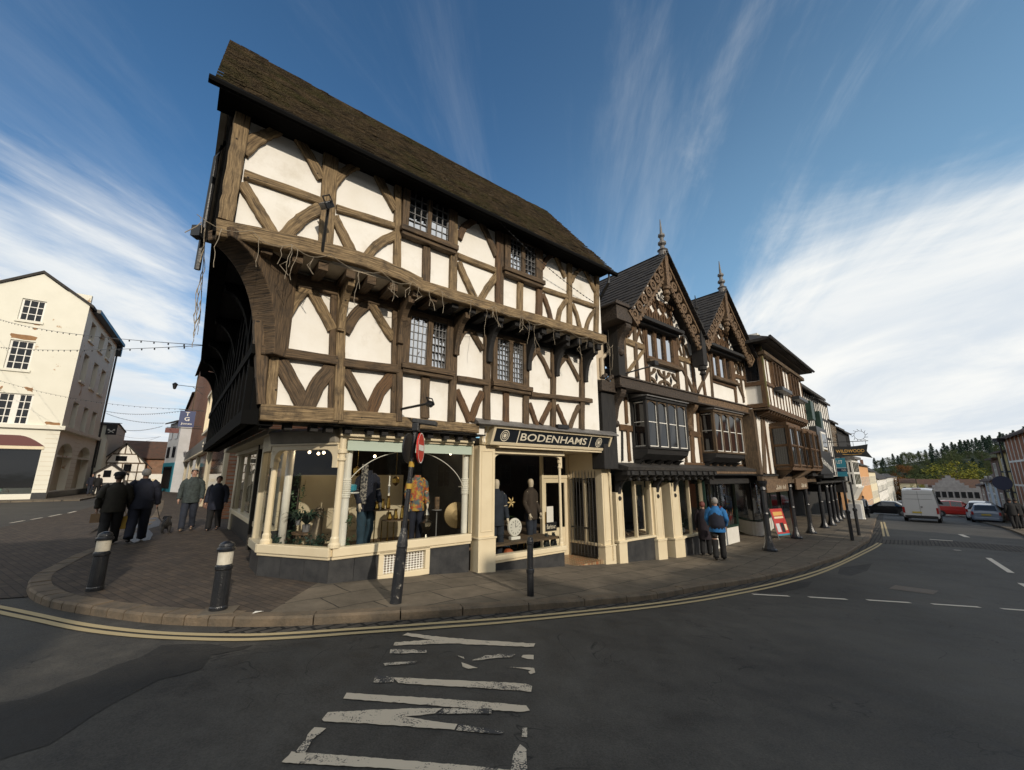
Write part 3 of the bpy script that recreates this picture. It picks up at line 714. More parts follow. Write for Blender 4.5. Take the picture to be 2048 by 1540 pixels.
# -- jetty soffit, joists and curved brackets
S1=Plane(*(F0.P(-1.3,0,O1)).xy,R(-39));S2=Plane(*(F0.P(-2.1,0,O2)).xy,R(-37.4))
def flatpoly(name,pts,z0,z1,mat,parent):
 m=MB();m.extrude([Vector((p.x,p.y,z0))for p in pts],(0,0,z1-z0));return m.build(name,M[mat],parent)
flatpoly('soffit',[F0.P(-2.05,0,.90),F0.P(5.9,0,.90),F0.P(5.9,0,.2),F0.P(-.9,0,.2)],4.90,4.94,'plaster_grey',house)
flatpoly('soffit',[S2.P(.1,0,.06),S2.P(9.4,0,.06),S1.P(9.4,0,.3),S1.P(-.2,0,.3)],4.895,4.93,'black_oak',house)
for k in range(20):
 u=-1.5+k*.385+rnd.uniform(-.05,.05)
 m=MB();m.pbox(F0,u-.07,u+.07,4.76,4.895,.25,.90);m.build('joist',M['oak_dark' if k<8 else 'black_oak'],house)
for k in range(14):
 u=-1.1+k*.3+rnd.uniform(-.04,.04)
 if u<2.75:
  m=MB();m.pbox(F0,u-.055,u+.055,2.37,2.47,.0,.22);m.build('joist',M['black_oak'],house)  # near-black colour stands in for the shade on these brownish joist ends
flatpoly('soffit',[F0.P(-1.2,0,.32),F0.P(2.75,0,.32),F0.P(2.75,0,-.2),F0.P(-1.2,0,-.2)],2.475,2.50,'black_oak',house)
def bracket(pl,u,o0,o1,zb,zt,th,mat,name='jetty_bracket',parent=None):
 pts=[(o0,zb),(o0+.10,zb)]
 for k in range(9):
  a=k/8*math.pi/2;pts.append((o0+.10+(o1-o0-.10)*(1-math.cos(a)),zb+.05+(zt-zb-.17)*math.sin(a)))
 pts+=[(o1,zt),(o0,zt)]
 m=MB();m.extrude([pl.P(u-th/2,z,o)for o,z in pts],pl.d*th);return m.build(name,M[mat],parent or house,bevel=.012)
for zp,mt in((Z2(1030,400),'oak'),(Z2(1410,560),'oak_dark'),(Z3(200,850),'oak_dark'),(Z3(385,900),'black_oak'),(Z3(606,1000),'black_oak'),(Z3(765,1030),'black_oak'),(Z3(925,1050),'black_oak')):
 u=F1.at(*zp)[0];bracket(F0,u,O1+.03,O2-.12,4.0,4.78,.11,mt)
dg=F0.P(-2.1,0,O2)-F0.P(-1.25,0,O1);DG=Plane(*(F0.P(-1.22,0,O1-.02)).xy,math.atan2(dg.x,dg.y))
L=dg.length
pts=[(-.15,3.42),(.12,3.42)]
for k in range(11):
 a=k/10*math.pi/2;pts.append((.12+(L-.16)*(1-math.cos(a)),3.50+1.28*math.sin(a)))
pts+=[(L-.02,4.92),(-.15,4.92)]
m=MB();m.extrude([DG.P(a,z,-.21)for a,z in pts],DG.n*.42);m.build('dragon_bracket',M['oak_dark'],house,bevel=.02)
# -- dark side walls over the side street
wallbox('side_wall',S1,.05,9.0,2.40,4.9,-.05,.25,'flat_black');wallbox('side_wall',S2,.0,9.4,4.84,6.9,-.02,.2,'flat_black')
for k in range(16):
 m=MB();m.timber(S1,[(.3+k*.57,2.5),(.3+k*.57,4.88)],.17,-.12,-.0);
 m=MB();u=.25+k*.56;m.frame(S1.P(u,2.5,-.13),S1.d*.17,S1.n*.09,(0,0,2.4));m.build('stud',M['flat_black'],house)
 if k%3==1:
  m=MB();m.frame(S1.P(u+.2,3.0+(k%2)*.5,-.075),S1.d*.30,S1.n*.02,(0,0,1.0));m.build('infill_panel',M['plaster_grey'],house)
m=MB();m.frame(S1.P(-.05,2.40,-.16),S1.d*9.1,S1.n*.2,(0,0,.2));m.frame(S1.P(-.05,3.42,-.15),S1.d*9.1,S1.n*.1,(0,0,.14));m.build('side_rail',M['flat_black'],house)
for k in range(5):
 u=1.2+k*1.95
 bp=[(.02,3.75),(-.1,3.75)]
 wv=-(S2.at(*(0,0))[0]*0+.78)
 for j in range(9):
  a=j/8*math.pi/2;bp.append((-.1-.42*(1-math.cos(a)),3.8+.95*math.sin(a)))
 bp+=[(-.54,4.89),(.02,4.89)]
 m=MB();m.extrude([S1.P(u,z,o)for o,z in bp],S1.d*.17);m.build('jetty_bracket',M['flat_black'],house)
# -- leaded windows
def leaded(parent,pl,z,panes,frame,nx,ny,fmat,sill=None,sillh=.10,glass='pane',t=.05,name='window',arch=False):
 fr=rect(pl,z,frame);ps=[rect(pl,z,p)for p in panes]
 z0=sum(p[2]for p in ps)/len(ps);z1=sum(p[3]for p in ps)/len(ps)
 m=MB();us=[fr[0]]+[e for p in ps for e in(p[0],p[1])]+[fr[1]]
 for i in range(0,len(us),2):m.pbox(pl,us[i],us[i+1],fr[2],fr[3],-.08,t+(.012 if i in(0,len(us)-2)else 0))
 m.pbox(pl,fr[0],fr[1],z1,fr[3],-.08,t+.004);m.pbox(pl,fr[0],fr[1],fr[2],z0,-.08,t+.004)
 w=m.build(name,M[fmat],parent,bevel=.008)
 for p in ps:
  g_=MB();d=rnd.uniform(-.012,.012);e=rnd.uniform(-.012,.012)
  ny_=ny;cw=(p[1]-p[0])/nx;ch=(z1-z0)/ny_
  for i in range(nx):
   for j in range(ny_):
    a,b,c,dd=[rnd.uniform(-.004,.004)for _ in range(4)]
    u0,u1,y0,y1=p[0]+i*cw,p[0]+(i+1)*cw,z0+j*ch,z0+(j+1)*ch
    g_.add([pl.P(u0,y0,a),pl.P(u1,y0,b),pl.P(u1,y1,c+d-ch*.075),pl.P(u0,y1,dd+d-ch*.075)],[(0,1,2,3)])
  g_.build('pane',M[glass],w,fix=False)
  l=MB()
  for i in range(nx+1):l.pbox(pl,p[0]+i*cw-.006,p[0]+i*cw+.006,z0,z1,-.004,.016)
  for j in range(ny_+1):l.pbox(pl,p[0],p[1],z0+j*ch-.006,z0+j*ch+.006,-.003,.0145)
  l.build('leading',M['leadcame'],w)
 if sill:
  q=uz(pl,z,sill);m=MB();u0,u1=q[0][0],q[1][0];zz=(q[0][1]+q[1][1])/2
  m.pbox(pl,u0,u1,zz-sillh/2,zz+sillh/2,-.05,t+.10);m.pbox(pl,u0+.03,u1-.03,zz-sillh*1.2,zz-sillh/2,-.05,t+.06)
  m.build('sill',M[fmat],w,bevel=.01)
 return w
px=lambda a,b:(a,b)
leaded(house,F2,px,[[(819,382),(857,393),(853,468),(815,460)],[(862,402),(897,413),(895,480),(862,470)]],[(806,366),(908,400),(906,494),(802,458)],3,5,'oak_dark',[(797,462),(910,499)])
leaded(house,F2,Z3,[[(510,385),(573,412),(573,583),(508,560)],[(595,422),(653,447),(653,612),(592,592)]],[(482,365),(690,445),(688,650),(470,575)],3,6,'oak_dark',[(462,565),(692,660)])
leaded(house,F1,Z2,[[(1470,645),(1585,668),(1580,975),(1465,955)],[(1625,680),(1712,697),(1707,1000),(1612,985)]],[(1425,600),(1750,668),(1745,1022),(1415,975)],4,6,'oak_dark',[(1400,975),(1752,1040)])
leaded(house,F1,Z3,[[(435,958),(505,978),(505,1203),(435,1192)],[(525,985),(583,1003),(583,1222),(525,1212)]],[(412,925),(612,985),(612,1240),(408,1212)],4,8,'oak_dark',[(398,1222),(622,1256)])
# -- roof: courses of individual stone tiles
EV,RG=(1.30,6.74),(-1.10,9.78)
roof=MB();sl_=Vector((0,0,RG[1]-EV[1]))+F0.n*(RG[0]-EV[0]);SLn=sl_.length;sd=sl_.normalized();rn=F0.d.cross(sd)
if rn.z<0:rn=-rn
rows=36;base=F0.P(0,EV[1],EV[0])
def sag(u):return-.05*math.sin((u+2.3)/8.2*math.pi)
for r in range(rows):
 a=r*SLn/rows;u=-2.36;wd_=.30-.12*r/rows
 while u<5.86:
  w=wd_*rnd.uniform(.7,1.3);e=min(u+w,5.90);s0=max(u,-2.36)
  p=base+F0.d*s0+sd*(a-.03+rnd.uniform(-.012,.012))+rn*(.05+rnd.uniform(0,.014))+Vector((0,0,sag(u)))
  roof.frame(p,F0.d*(e-s0-.006),(sd*(SLn/rows*1.7)-rn*.035),rn*rnd.uniform(.016,.028));u+=w
rf=roof.build('roof',M['roof'],house)
deck=MB();b2=F0.P(0,6.84,-3.5)
deck.extrude([base+F0.d*-2.3+rn*.0,base+F0.d*5.85,F0.P(5.85,RG[1]-.02,RG[0]),F0.P(-2.3,RG[1]-.02,RG[0])],-rn*.06)
deck.extrude([F0.P(-2.3,RG[1],RG[0]),F0.P(5.85,RG[1],RG[0]),F0.P(5.85,6.8,-3.6),F0.P(-2.3,6.8,-3.6)],(0,0,.05))
deck.build('roof_deck',M['roof_dark'],rf)
rt=MB()
for k in range(27):
 u=-2.36+k*.306;p=F0.P(u,RG[1]+.06+sag(u),RG[0]);rt.extrude([p+F0.n*.16-Vector((0,0,.15)),p+rnd.uniform(0,.012)*Vector((0,0,1)),p-F0.n*.16-Vector((0,0,.15))],F0.d*.298)
rt.build('ridge_tiles',M['roof'],rf)
m=MB();m.extrude([F0.P(-2.26,6.8,.9),F0.P(-2.26,RG[1]-.1,RG[0]),F0.P(-2.26,6.8,-3.4)],F0.d*.08);m.extrude([F0.P(5.75,6.8,.9),F0.P(5.75,RG[1]-.1,RG[0]),F0.P(5.75,6.8,-3.4)],F0.d*.08);m.build('gable_wall',M['plaster_grey'],house)
m=MB();m.pbox(F0,-2.3,5.85,6.70,6.74,.85,1.28);m.build('eaves_soffit',M['flat_black'],house)
mb=MB();mb.tube([F0.P(-2.42,6.71,1.36),F0.P(1.5,6.66,1.37),F0.P(6.02,6.68,1.36)],.055,8);mb.build('rain_gutter',M['flat_black'],house)
def Zp(pl,z,pts,o=0.0):
 return[pl.P(*pl.at(*z(*p),o),o)for p in pts]
mb=MB();pp=Zp(F0,Z3,[(1078,570),(1076,640),(1074,720)],1.3);mb.tube([pp[0],pp[1],F0.P(6.1,pp[2].z,.5),F0.P(6.15,5.0,.2),F0.P(6.35,4.6,.17),F0.P(6.35,2.9,.17)],.045,8);mb.build('downpipe',M['black'],house)
mb=MB()
for z,pts in((Z3,[(1100,795),(1098,1020),(1035,1075),(1040,1180)]),):
 q=Zp(F0,z,pts,.18);mb.tube(q,.055,8)
mb.build('downpipe',M['plaster_grey'],house)
mb=MB();a=S2.P(.9,6.5,-.15);b=S2.P(1.1,4.7,-.15)
mb.tube([S2.P(1.0,6.9,-.1),a,b],.04,6);mb.box(S2.P(.9,5.2,-.2),(.13,.13,.17));mb.build('downpipe',M['black'],house)
# -- floodlights on arms (fixed to the front)
def flood(arm,head,sz,z,pl,o0):
 a=pl.P(*pl.at(*z(*arm)),.06);b=pl.P(*pl.at(*z(*head),o0),o0)
 m=MB();m.tube([a,b],.022,6);f=m.build('floodlight',M['black'],house)
 m=MB();d=(pl.d*.3-pl.n*.2-Vector((0,0,.35))).normalized();up=d.cross(pl.n).normalized();s_=up.cross(d)
 m.frame(b-s_*sz/2+Vector((0,0,.04)),s_*sz,d*sz*.55,up*sz*.75);m.build('lamp_head',M['black_gloss'],f,bevel=.012)
 m=MB();m.tube([b-s_*sz*.55,b-s_*sz*.55-d*.1,b+s_*sz*.55-d*.1,b+s_*sz*.55],.012,5);m.build('yoke',M['iron'],f)
flood((1010,1720),(1070,1330),.18,Z1,F2,.42)
flood((1400,1270),(1615,1225),.13,Z2,F1,.75)

# ------------------------------------------------------------------ Bodenhams shopfront (ground floor of the corner house)
Cc=F0.P(-.79,0,-1.2);CH=Plane(Cc.x,Cc.y,math.atan2(F0.P(0,0).x-Cc.x,F0.P(0,0).y-Cc.y));CHL=(F0.P(0,0)-Cc).length
SW=Plane(Cc.x,Cc.y,R(-39)).off(0)
def gm(p):return gz(p.x,p.y)
sillt=F0.at(700,1092)[1];silb=sillt-.14
# stall risers
def riser(name,pl,u0,u1,zt,o0,o1,mat='slate_tile',n=1,parent=None):
 for k in range(n):
  a=u0+(u1-u0)*k/n+.003;b=u0+(u1-u0)*(k+1)/n-.003
  m=MB();p0,p1=pl.P(a,0,o1),pl.P(b,0,o1)
  m.prism(pl,[(a,gm(p0)-.12),(b,gm(p1)-.12),(b,zt),(a,zt)],o0,o1);m.build(name,M[mat],parent or house)
gr=rect(F0,Z4,[(1262,920),(1606,905),(1597,1112),(1256,1136)])
riser('stall_riser',F0,.0,gr[0],silb,-.12,.0,n=2);riser('stall_riser',F0,gr[1],2.62,silb,-.12,.0)
riser('stall_riser',CH,0,CHL,silb,-.12,.0,n=3)
m=MB();m.frame(SW.P(.02,gm(Cc)-.1,.0),SW.d*.86,SW.n*.12,(0,0,silb-gm(Cc)+.1));m.build('stall_riser',M['slate_tile'],house)
m=MB();m.frame(SW.P(.84,gm(Cc)-.1,.34),SW.d*7.0,SW.n*.12,(0,0,.62));m.build('stall_riser',M['black'],house)
m=MB();m.frame(SW.P(.82,gm(Cc)-.1,.02),SW.d*.12,SW.n*.42,(0,0,.7));m.build('stall_riser',M['black'],house)
# sills
m=MB();m.pbox(F0,.03,2.64,silb+.001,sillt,-.10,.055);m.pbox(F0,.03,2.64,silb-.045,silb,-.1,.03);m.build('shop_sill',M['cream'],house,bevel=.012)
m=MB();m.pbox(CH,-.05,CHL+.02,silb+.001,sillt,-.10,.055);m.pbox(CH,-.03,CHL+.01,silb-.045,silb,-.1,.03);m.build('shop_sill',M['cream'],house,bevel=.012)
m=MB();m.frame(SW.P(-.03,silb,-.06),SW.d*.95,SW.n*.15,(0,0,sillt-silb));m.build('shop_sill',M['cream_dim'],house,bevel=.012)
m=MB();m.frame(SW.P(.84,.55,.26),SW.d*7.0,SW.n*.2,(0,0,.12));m.build('shop_sill',M['cream'],house,bevel=.012)
# grille in the riser
m=MB();w_=.07
m.pbox(F0,gr[0],gr[1],gr[2],gr[2]+.10,-.1,.03);m.pbox(F0,gr[0],gr[1],gr[3]-.10,gr[3],-.1,.03);m.pbox(F0,gr[0],gr[0]+.09,gr[2]+.1,gr[3]-.1,-.1,.03);m.pbox(F0,gr[1]-.09,gr[1],gr[2]+.1,gr[3]-.1,-.1,.03)
gv=m.build('vent_grille',M['cream'],house,bevel=.01)
m=MB();a,b,c,d=gr[0]+.09,gr[1]-.09,gr[2]+.1,gr[3]-.1
for k in range(14):u=a+(b-a)*(k+.5)/14;m.pbox(F0,u-.009,u+.009,c,d,-.06,-.04)
for k in range(8):z=c+(d-c)*(k+.5)/8;m.pbox(F0,a,b,z-.007,z+.007,-.055,-.036)
m.build('lattice',M['white'],gv);m=MB();m.pbox(F0,a,b,c,d,-.12,-.11);m.build('backing',M['brass'],gv)
# main window
mw=rect(F0,Z4,[(1003,215),(1893,210),(1885,838),(960,905)]);mw=(.12,mw[1],sillt,mw[3])
topz=F0.at(*Z4(1400,178))[1]
m=MB();m.pbox(F0,-.02,2.64,topz-.055,topz+.05,-.15,.10);m.pbox(F0,-.02,2.64,topz+.051,topz+.14,-.15,.06);m.build('cornice',M['cream'],house,bevel=.015)
m=MB();m.pbox(F0,mw[0],mw[1],mw[3]-.02,topz-.057,-.10,.03);m.pbox(F0,mw[1],2.64,sillt,topz-.057,-.1,.03);win=m.build('shop_window',M['cream'],house,bevel=.008)
m=MB();m.pbox(F0,mw[0]+.02,mw[1]-.02,mw[3]-.20,mw[3]-.021,-.06,-.012);m.build('blind_box',pm('pale_green_blind',(.42,.50,.42),.6),win)
m=MB();m.add([F0.P(mw[0],sillt,-.03),F0.P(mw[1],sillt,-.03),F0.P(mw[1],mw[3]-.02,-.03),F0.P(mw[0],mw[3]-.02,-.03)],[(0,1,2,3)]);m.build('pane',M['shopglass'],win,fix=False)
def column(pl,u,o,zb,zt,r=.055,mat='cream',name='column',rings=True):
 p=pl.P(u,0,o);H=zt-zb
 pr=[(r*1.7,0),(r*1.7,.05),(r*1.25,.08),(r*1.25,.14),(r,.17),(r*.92,H-.42),(r*1.35,H-.40),(r*1.35,H-.37),(r*.95,H-.35),(r*.95,H-.30),(r*1.5,H-.28),(r*1.5,H-.24),(r*1.05,H-.20),(r*1.05,H)]
 m=MB();m.lathe([(a,b+zb)for a,b in pr],(p.x,p.y,0),14);return m.build(name,M[mat],house,smooth=False)
column(CH,.06,-.05,sillt,topz-.05);column(CH,CHL+.03,-.05,sillt,topz-.05)
# inner pale columns with ring collars
def rcol(u,o):
 p=F0.P(u,0,o);m=MB();pr=[(.062,sillt),(.062,topz-.15)]
 m.lathe(pr,(p.x,p.y,0),14)
 for k in range(9):m.lathe([(.066,sillt+.75+k*.035),(.078,sillt+.76+k*.035),(.078,sillt+.775+k*.035),(.066,sillt+.785+k*.035)],(p.x,p.y,0),14)
 m.build('inner_column',M['white'],house)
rcol(.22,-.16);rcol(mw[1]-.07,-.16)
# chamfered corner window: arched head, glass, canvas box over it
ah=CH.at(*Z4(770,268))[1];at_=CH.at(*Z4(770,238))[1]
pts=[(.1,ah-.30)]
for k in range(7):a=math.pi-k/6*math.pi/2;pts.append((.1+.16+.16*math.cos(a),ah-.16+.16*math.sin(a)))
for k in range(7):a=math.pi/2-k/6*math.pi/2;pts.append((CHL-.1-.16+.16*math.cos(a),ah-.16+.16*math.sin(a)))
pts+=[(CHL-.1,ah-.30),(CHL,ah-.30),(CHL,at_),(.02,at_),(.02,ah-.30)]
m=MB();m.prism(CH,pts,-.09,.02);cw=m.build('corner_window',M['cream'],house,bevel=.006)
m=MB();m.add([CH.P(.06,sillt,-.04),CH.P(CHL-.02,sillt,-.04),CH.P(CHL-.02,ah,-.04),CH.P(.06,ah,-.04)],[(0,1,2,3)]);m.build('pane',M['shopglass'],cw,fix=False)
m=MB();m.pbox(CH,-.02,CHL+.0,at_+.002,at_+.03,-.2,.06);m.build('rail',M['cream'],cw)
m=MB();m.extrude([CH.P(.0,at_+.032,.05),CH.P(.0,topz+.05,.12),CH.P(.0,topz+.12,-.1),CH.P(.0,at_+.032,-.1)],CH.d*(CHL-.03));m.build('awning_box',pm('grey_canvas',(.30,.27,.22),.8,(.21,.19,.16),3,.4),house,bevel=.02)
# side return: narrow pane, post, then the set-back side window with cream boarding behind it
m=MB();m.add([SW.P(.08,sillt,.03),SW.P(.78,sillt,.03),SW.P(.78,ah,.03),SW.P(.08,ah,.03)],[(0,1,2,3)]);m.build('side_pane',M['shopglass'],house,fix=False)
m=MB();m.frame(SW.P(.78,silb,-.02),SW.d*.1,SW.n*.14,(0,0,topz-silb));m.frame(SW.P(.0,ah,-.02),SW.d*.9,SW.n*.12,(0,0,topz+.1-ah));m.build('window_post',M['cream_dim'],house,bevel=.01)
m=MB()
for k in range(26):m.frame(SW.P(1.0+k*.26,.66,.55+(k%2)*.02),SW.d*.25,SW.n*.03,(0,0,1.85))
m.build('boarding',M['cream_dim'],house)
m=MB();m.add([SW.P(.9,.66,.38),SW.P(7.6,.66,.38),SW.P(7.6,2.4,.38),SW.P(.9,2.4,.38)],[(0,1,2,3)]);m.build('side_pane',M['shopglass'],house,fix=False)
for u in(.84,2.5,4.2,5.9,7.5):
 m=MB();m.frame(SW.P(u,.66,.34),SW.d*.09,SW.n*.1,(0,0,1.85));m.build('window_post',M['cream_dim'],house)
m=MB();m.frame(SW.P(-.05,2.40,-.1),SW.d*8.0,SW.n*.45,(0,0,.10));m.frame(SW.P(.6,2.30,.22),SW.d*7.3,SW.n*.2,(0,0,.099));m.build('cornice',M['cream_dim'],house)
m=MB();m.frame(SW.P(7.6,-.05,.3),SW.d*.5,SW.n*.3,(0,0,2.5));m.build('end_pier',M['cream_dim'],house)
# pilasters
def pil(u0,u1,zt,plinth=.75,o=.10,mat='cream',name='pilaster',flare=0):
 z0=min(gm(F0.P(u0,0,o)),gm(F0.P(u1,0,o)))-.08;m=MB();m.pbox(F0,u0,u1,z0+plinth,zt,-.15,o);m.pbox(F0,u0-.015,u1+.015,z0,z0+plinth-.03,-.15,o+.03);m.pbox(F0,u0-.03,u1+.03,z0+plinth-.03,z0+plinth,-.15,o+.05)
 if u1-u0>.2:
  m.pbox(F0,u0+.05,u0+.07,z0+plinth+.1,zt-.1,o,o+.012);m.pbox(F0,u1-.07,u1-.05,z0+plinth+.1,zt-.1,o,o+.012)
  m.pbox(F0,u0+.05,u1-.05,zt-.12,zt-.1,o,o+.0125);m.pbox(F0,u0+.05,u1-.05,z0+plinth+.1,z0+plinth+.12,o,o+.0125)
 return m.build(name,M[mat],house,bevel=.006)
FP=F0.off(.33)
fq=rect(FP,Z5,[(230,110),(1058,180),(1035,290),(205,235)])
u_pl=F0.at(*Z5(112,700))[0];u_pr=F0.at(*Z5(228,700))[0];zc=F0.at(*Z5(170,245))[1]
pil(u_pl,u_pr-.02,zc-.02)
m=MB();pr=[(.0,zc),(.10,zc),(.13,zc+.05),(.11,zc+.12),(.15,zc+.2),(.22,zc+.28),(.26,zc+.36),(.26,zc+.42),(.0,zc+.42)]
m.extrude([F0.P(u_pl+.05,z,o)for o,z in pr],F0.d*(u_pr-u_pl-.12));corb=m.build('corbel',M['cream'],house,bevel=.015)
m=MB()
for k in range(3):m.extrude([F0.P(u_pl+.075+k*.07,z,o+.012)for o,z in pr[2:8]]+[F0.P(u_pl+.075+k*.07,pr[7][1],.1),F0.P(u_pl+.075+k*.07,pr[2][1],.05)],F0.d*.035)
m.build('scroll',M['white'],corb);m=MB();m.pbox(F0,u_pl-.02,u_pr,zc+.42,zc+.50,-.1,.30);m.build('corbel_cap',M['cream'],house,bevel=.01)
# fascia with lettering
fu0,fu1,fz0,fz1=fq[0]+.02,FP.at(*Z5(1050,235))[0],fq[2],fq[3]
def fas(u,z,o=0):return F0.P(u,z,.24+(z-fz0)*.45+o)
def fbox(m,u0,u1,z0,z1,o0,o1):
 m.add([fas(u0,z0,o0),fas(u1,z0,o0),fas(u1,z1,o0),fas(u0,z1,o0),fas(u0,z0,o1),fas(u1,z0,o1),fas(u1,z1,o1),fas(u0,z1,o1)],[(3,2,1,0),(4,5,6,7),(0,1,5,4),(1,2,6,5),(2,3,7,6),(3,0,4,7)])
m=MB();e=.065
fbox(m,fu0,fu1,fz0,fz0+e,-.2,.03);fbox(m,fu0,fu1,fz1-e,fz1,-.2,.03);fbox(m,fu0,fu0+e,fz0+e,fz1-e,-.2,.03);fbox(m,fu1-e,fu1,fz0+e,fz1-e,-.2,.03)
M['fascia']=pm('black_fascia_enamel',(.012,.016,.022),.4);M['letter']=pm('cream_letters',(.74,.68,.54),.5)
fa=m.build('fascia_frame',M['cream'],house,bevel=.008)
m=MB();fbox(m,fu0+e,fu1-e,fz0+e,fz1-e,-.2,-.0);fb=m.build('fascia_board',M['fascia'],house)
def fx(x,y):return F0.at(*Z5(x,y),.33)
ua,ub=fx(425,190)[0],fx(885,220)[0];zl=fz0+e+(fz1-fz0-2*e)*.20;zh=fz0+e+(fz1-fz0-2*e)*.80
text('lettering','BODENHAMS',fas,ua,ub,zl,zh,.008,M['letter'],fb,bold=.012)
m=MB()
for x in(408,908):u=fx(x,190)[0];fbox(m,u-.012,u+.012,fz0+e,fz1-e,-.01,.008)
m.build('divider',M['letter'],fb)
for x,y in((314,176),(970,228)):
 u=fx(x,y)[0];zz=(fz0+fz1)/2;ax=(fas(u,zz,.1)-fas(u,zz,0));m=MB()
 for r0,r1 in((.115,.098),(.075,.06),(.04,.0)):
  vs,fs=[],[]
  for k in range(24):
   a=k/24*2*math.pi
   for r in(r0,r1):vs.append(fas(u+r*math.cos(a),zz+r*math.sin(a),.006))
  for k in range(24):j=(k+1)%24;fs.append((2*k,2*k+1,2*j+1,2*j))
  m.add(vs,fs)
 m.build('roundel',M['letter'],fb)
m=MB();m.extrude([F0.P(fu0-.45,fz1-.01,.50),F0.P(fu0-.45,fz1+.02,.50),F0.P(fu0-.45,fz1+.12,.32),F0.P(fu0-.45,fz1-.01,.32)],F0.d*(fu1-fu0+.62));m.build('lead_flashing',M['lead'],house)
m=MB();u=F0.at(*Z3(735,1450))[0];m.pbox(F0,u-.18,u+.18,fz1+.05,fz1+.14,.36,.50);m.build('fascia_light',M['black'],house)
# second display window
q2=rect(F0,Z5,[(235,265),(705,330),(735,985),(232,1030)]);wu0,wu1=u_pr,F0.at(*Z5(718,700))[0]
s2b=F0.at(*Z5(480,1018))[1];s2t=s2b+.10;hd=F0.at(*Z5(600,292))[1]+.03
m=MB();m.pbox(F0,u_pr-.01,F0.at(*Z5(1052,700))[0],hd-.002,fz0+.06,-.2,.235);m.build('fascia_soffit',M['cream'],house)
riser('stall_riser',F0,wu0,wu1+.03,s2b-.02,-.12,.0)
m=MB();m.pbox(F0,wu0,wu1+.06,s2b,s2t,-.12,.06);m.pbox(F0,wu0,wu1+.05,s2b-.05,s2b-.001,-.12,.03);m.build('shop_sill',M['cream'],house,bevel=.01)
column(F0,wu1-.02,-.05,s2t,hd,r=.035)
hw=F0.at(*Z5(470,318))[1]
m=MB();m.pbox(F0,wu0,wu1+.05,hw+.05,hd,-.1,.02);m.pbox(F0,wu0,wu1+.05,hw+.02,hw+.1,.02,.06)
for k in range(34):u=wu0+.02+k*(wu1-wu0)/34;m.pbox(F0,u,u+.025,hw+.115,hw+.16,.02,.045)
w2=m.build('shop_window',M['cream'],house)
pts=[(wu0,hw-.28),(wu0+.035,hw-.25)]
for k in range(6):a=math.pi-k/5*math.pi/2;pts.append((wu0+.04+.17+.17*math.cos(a),hw-.12+.12*math.sin(a)))
for k in range(6):a=math.pi/2-k/5*math.pi/2;pts.append((wu1-.04-.17+.17*math.cos(a),hw-.12+.12*math.sin(a)))
pts+=[(wu1-.01,hw-.25),(wu1+.02,hw-.28),(wu1+.02,hw+.05),(wu0,hw+.05)]
m=MB();m.prism(F0,pts,-.07,.0);m.build('arch_head',M['cream'],w2)
m=MB();m.add([F0.P(wu0,s2t,-.05),F0.P(wu1,s2t,-.05),F0.P(wu1,hw+.05,-.05),F0.P(wu0,hw+.05,-.05)],[(0,1,2,3)]);m.build('pane',M['shopglass'],w2,fix=False)
# recessed entrance
RO=-1.05;ug=gm(F0.P(5.6,0,-.4))
ur0=F0.at(*Z5(985,700))[0];uE=F0.at(*Z5(1000,1000),0)[0];ud1=F0.at(*Z5(762,700),RO)[0];ud0=F0.at(*Z5(583,700),RO)[0]
M['mosaic']=brickmat('red_mosaic_tiles',(.30,.12,.05),(.20,.13,.07),(.36,.28,.17),.11,.11,.012,R(6),bump=.3,rough=.4)
m=MB();v=[F0.P(wu1,0,.03),F0.P(ur0+.1,0,.03),F0.P(ud1+.25,0,RO),F0.P(ud0-.1,0,RO)]
m.extrude([Vector((p.x,p.y,gm(F0.P(wu1+.6,0,0))-.07))for p in v],(0,0,.09));m.build('entrance_floor',M['mosaic'],house)
dz0=gm(F0.P(wu1+.6,0,0))+.02;dzt=F0.at(*Z5(660,478),RO)[1]
m=MB();a0,a1=ud0,ud1-.04
m.pbox(F0,a0,a0+.11,dz0,dzt,RO-.05,RO);m.pbox(F0,a1-.11,a1,dz0,dzt,RO-.05,RO);m.pbox(F0,a0+.11,a1-.11,dz0,dz0+.72,RO-.05,RO-.008);m.pbox(F0,a0+.11,a1-.11,dzt-.12,dzt,RO-.05,RO-.002)
for k in range(3):m.pbox(F0,a0+.15,a1-.15,dz0+.12+k*.2,dz0+.26+k*.2,RO-.008,RO+.008)
door=m.build('door',M['cream'],house,bevel=.006)
m=MB();m.add([F0.P(a0+.1,dz0+.7,RO-.02),F0.P(a1-.1,dz0+.7,RO-.02),F0.P(a1-.1,dzt-.1,RO-.02),F0.P(a0+.1,dzt-.1,RO-.02)],[(0,1,2,3)]);m.build('pane',M['shopglass'],door,fix=False)
m=MB();m.tube([F0.P(a0+.06,dz0+.85,RO+.03),F0.P(a0+.06,dz0+1.15,RO+.03)],.014,6);m.build('handle',M['brass'],door)
m=MB();n_=F0.at(*Z5(630,735),RO);m.pbox(F0,n_[0]-.12,n_[0]+.12,n_[1]-.22,n_[1]+.22,RO-.004,RO+.004);m.build('notice',M['white'],door)
bb=F0.at(*Z5(635,810),RO);m=MB();m.pbox(F0,bb[0]-.2,bb[0]+.2,bb[1]-.13,bb[1]+.09,RO+.0,RO+.02);bo=m.build('sign_panel',M['black'],door)
text('lettering','Barbour',F0,bb[0]-.16,bb[0]+.16,bb[1]-.07,bb[1]+.04,RO+.026,M['letter'],house)
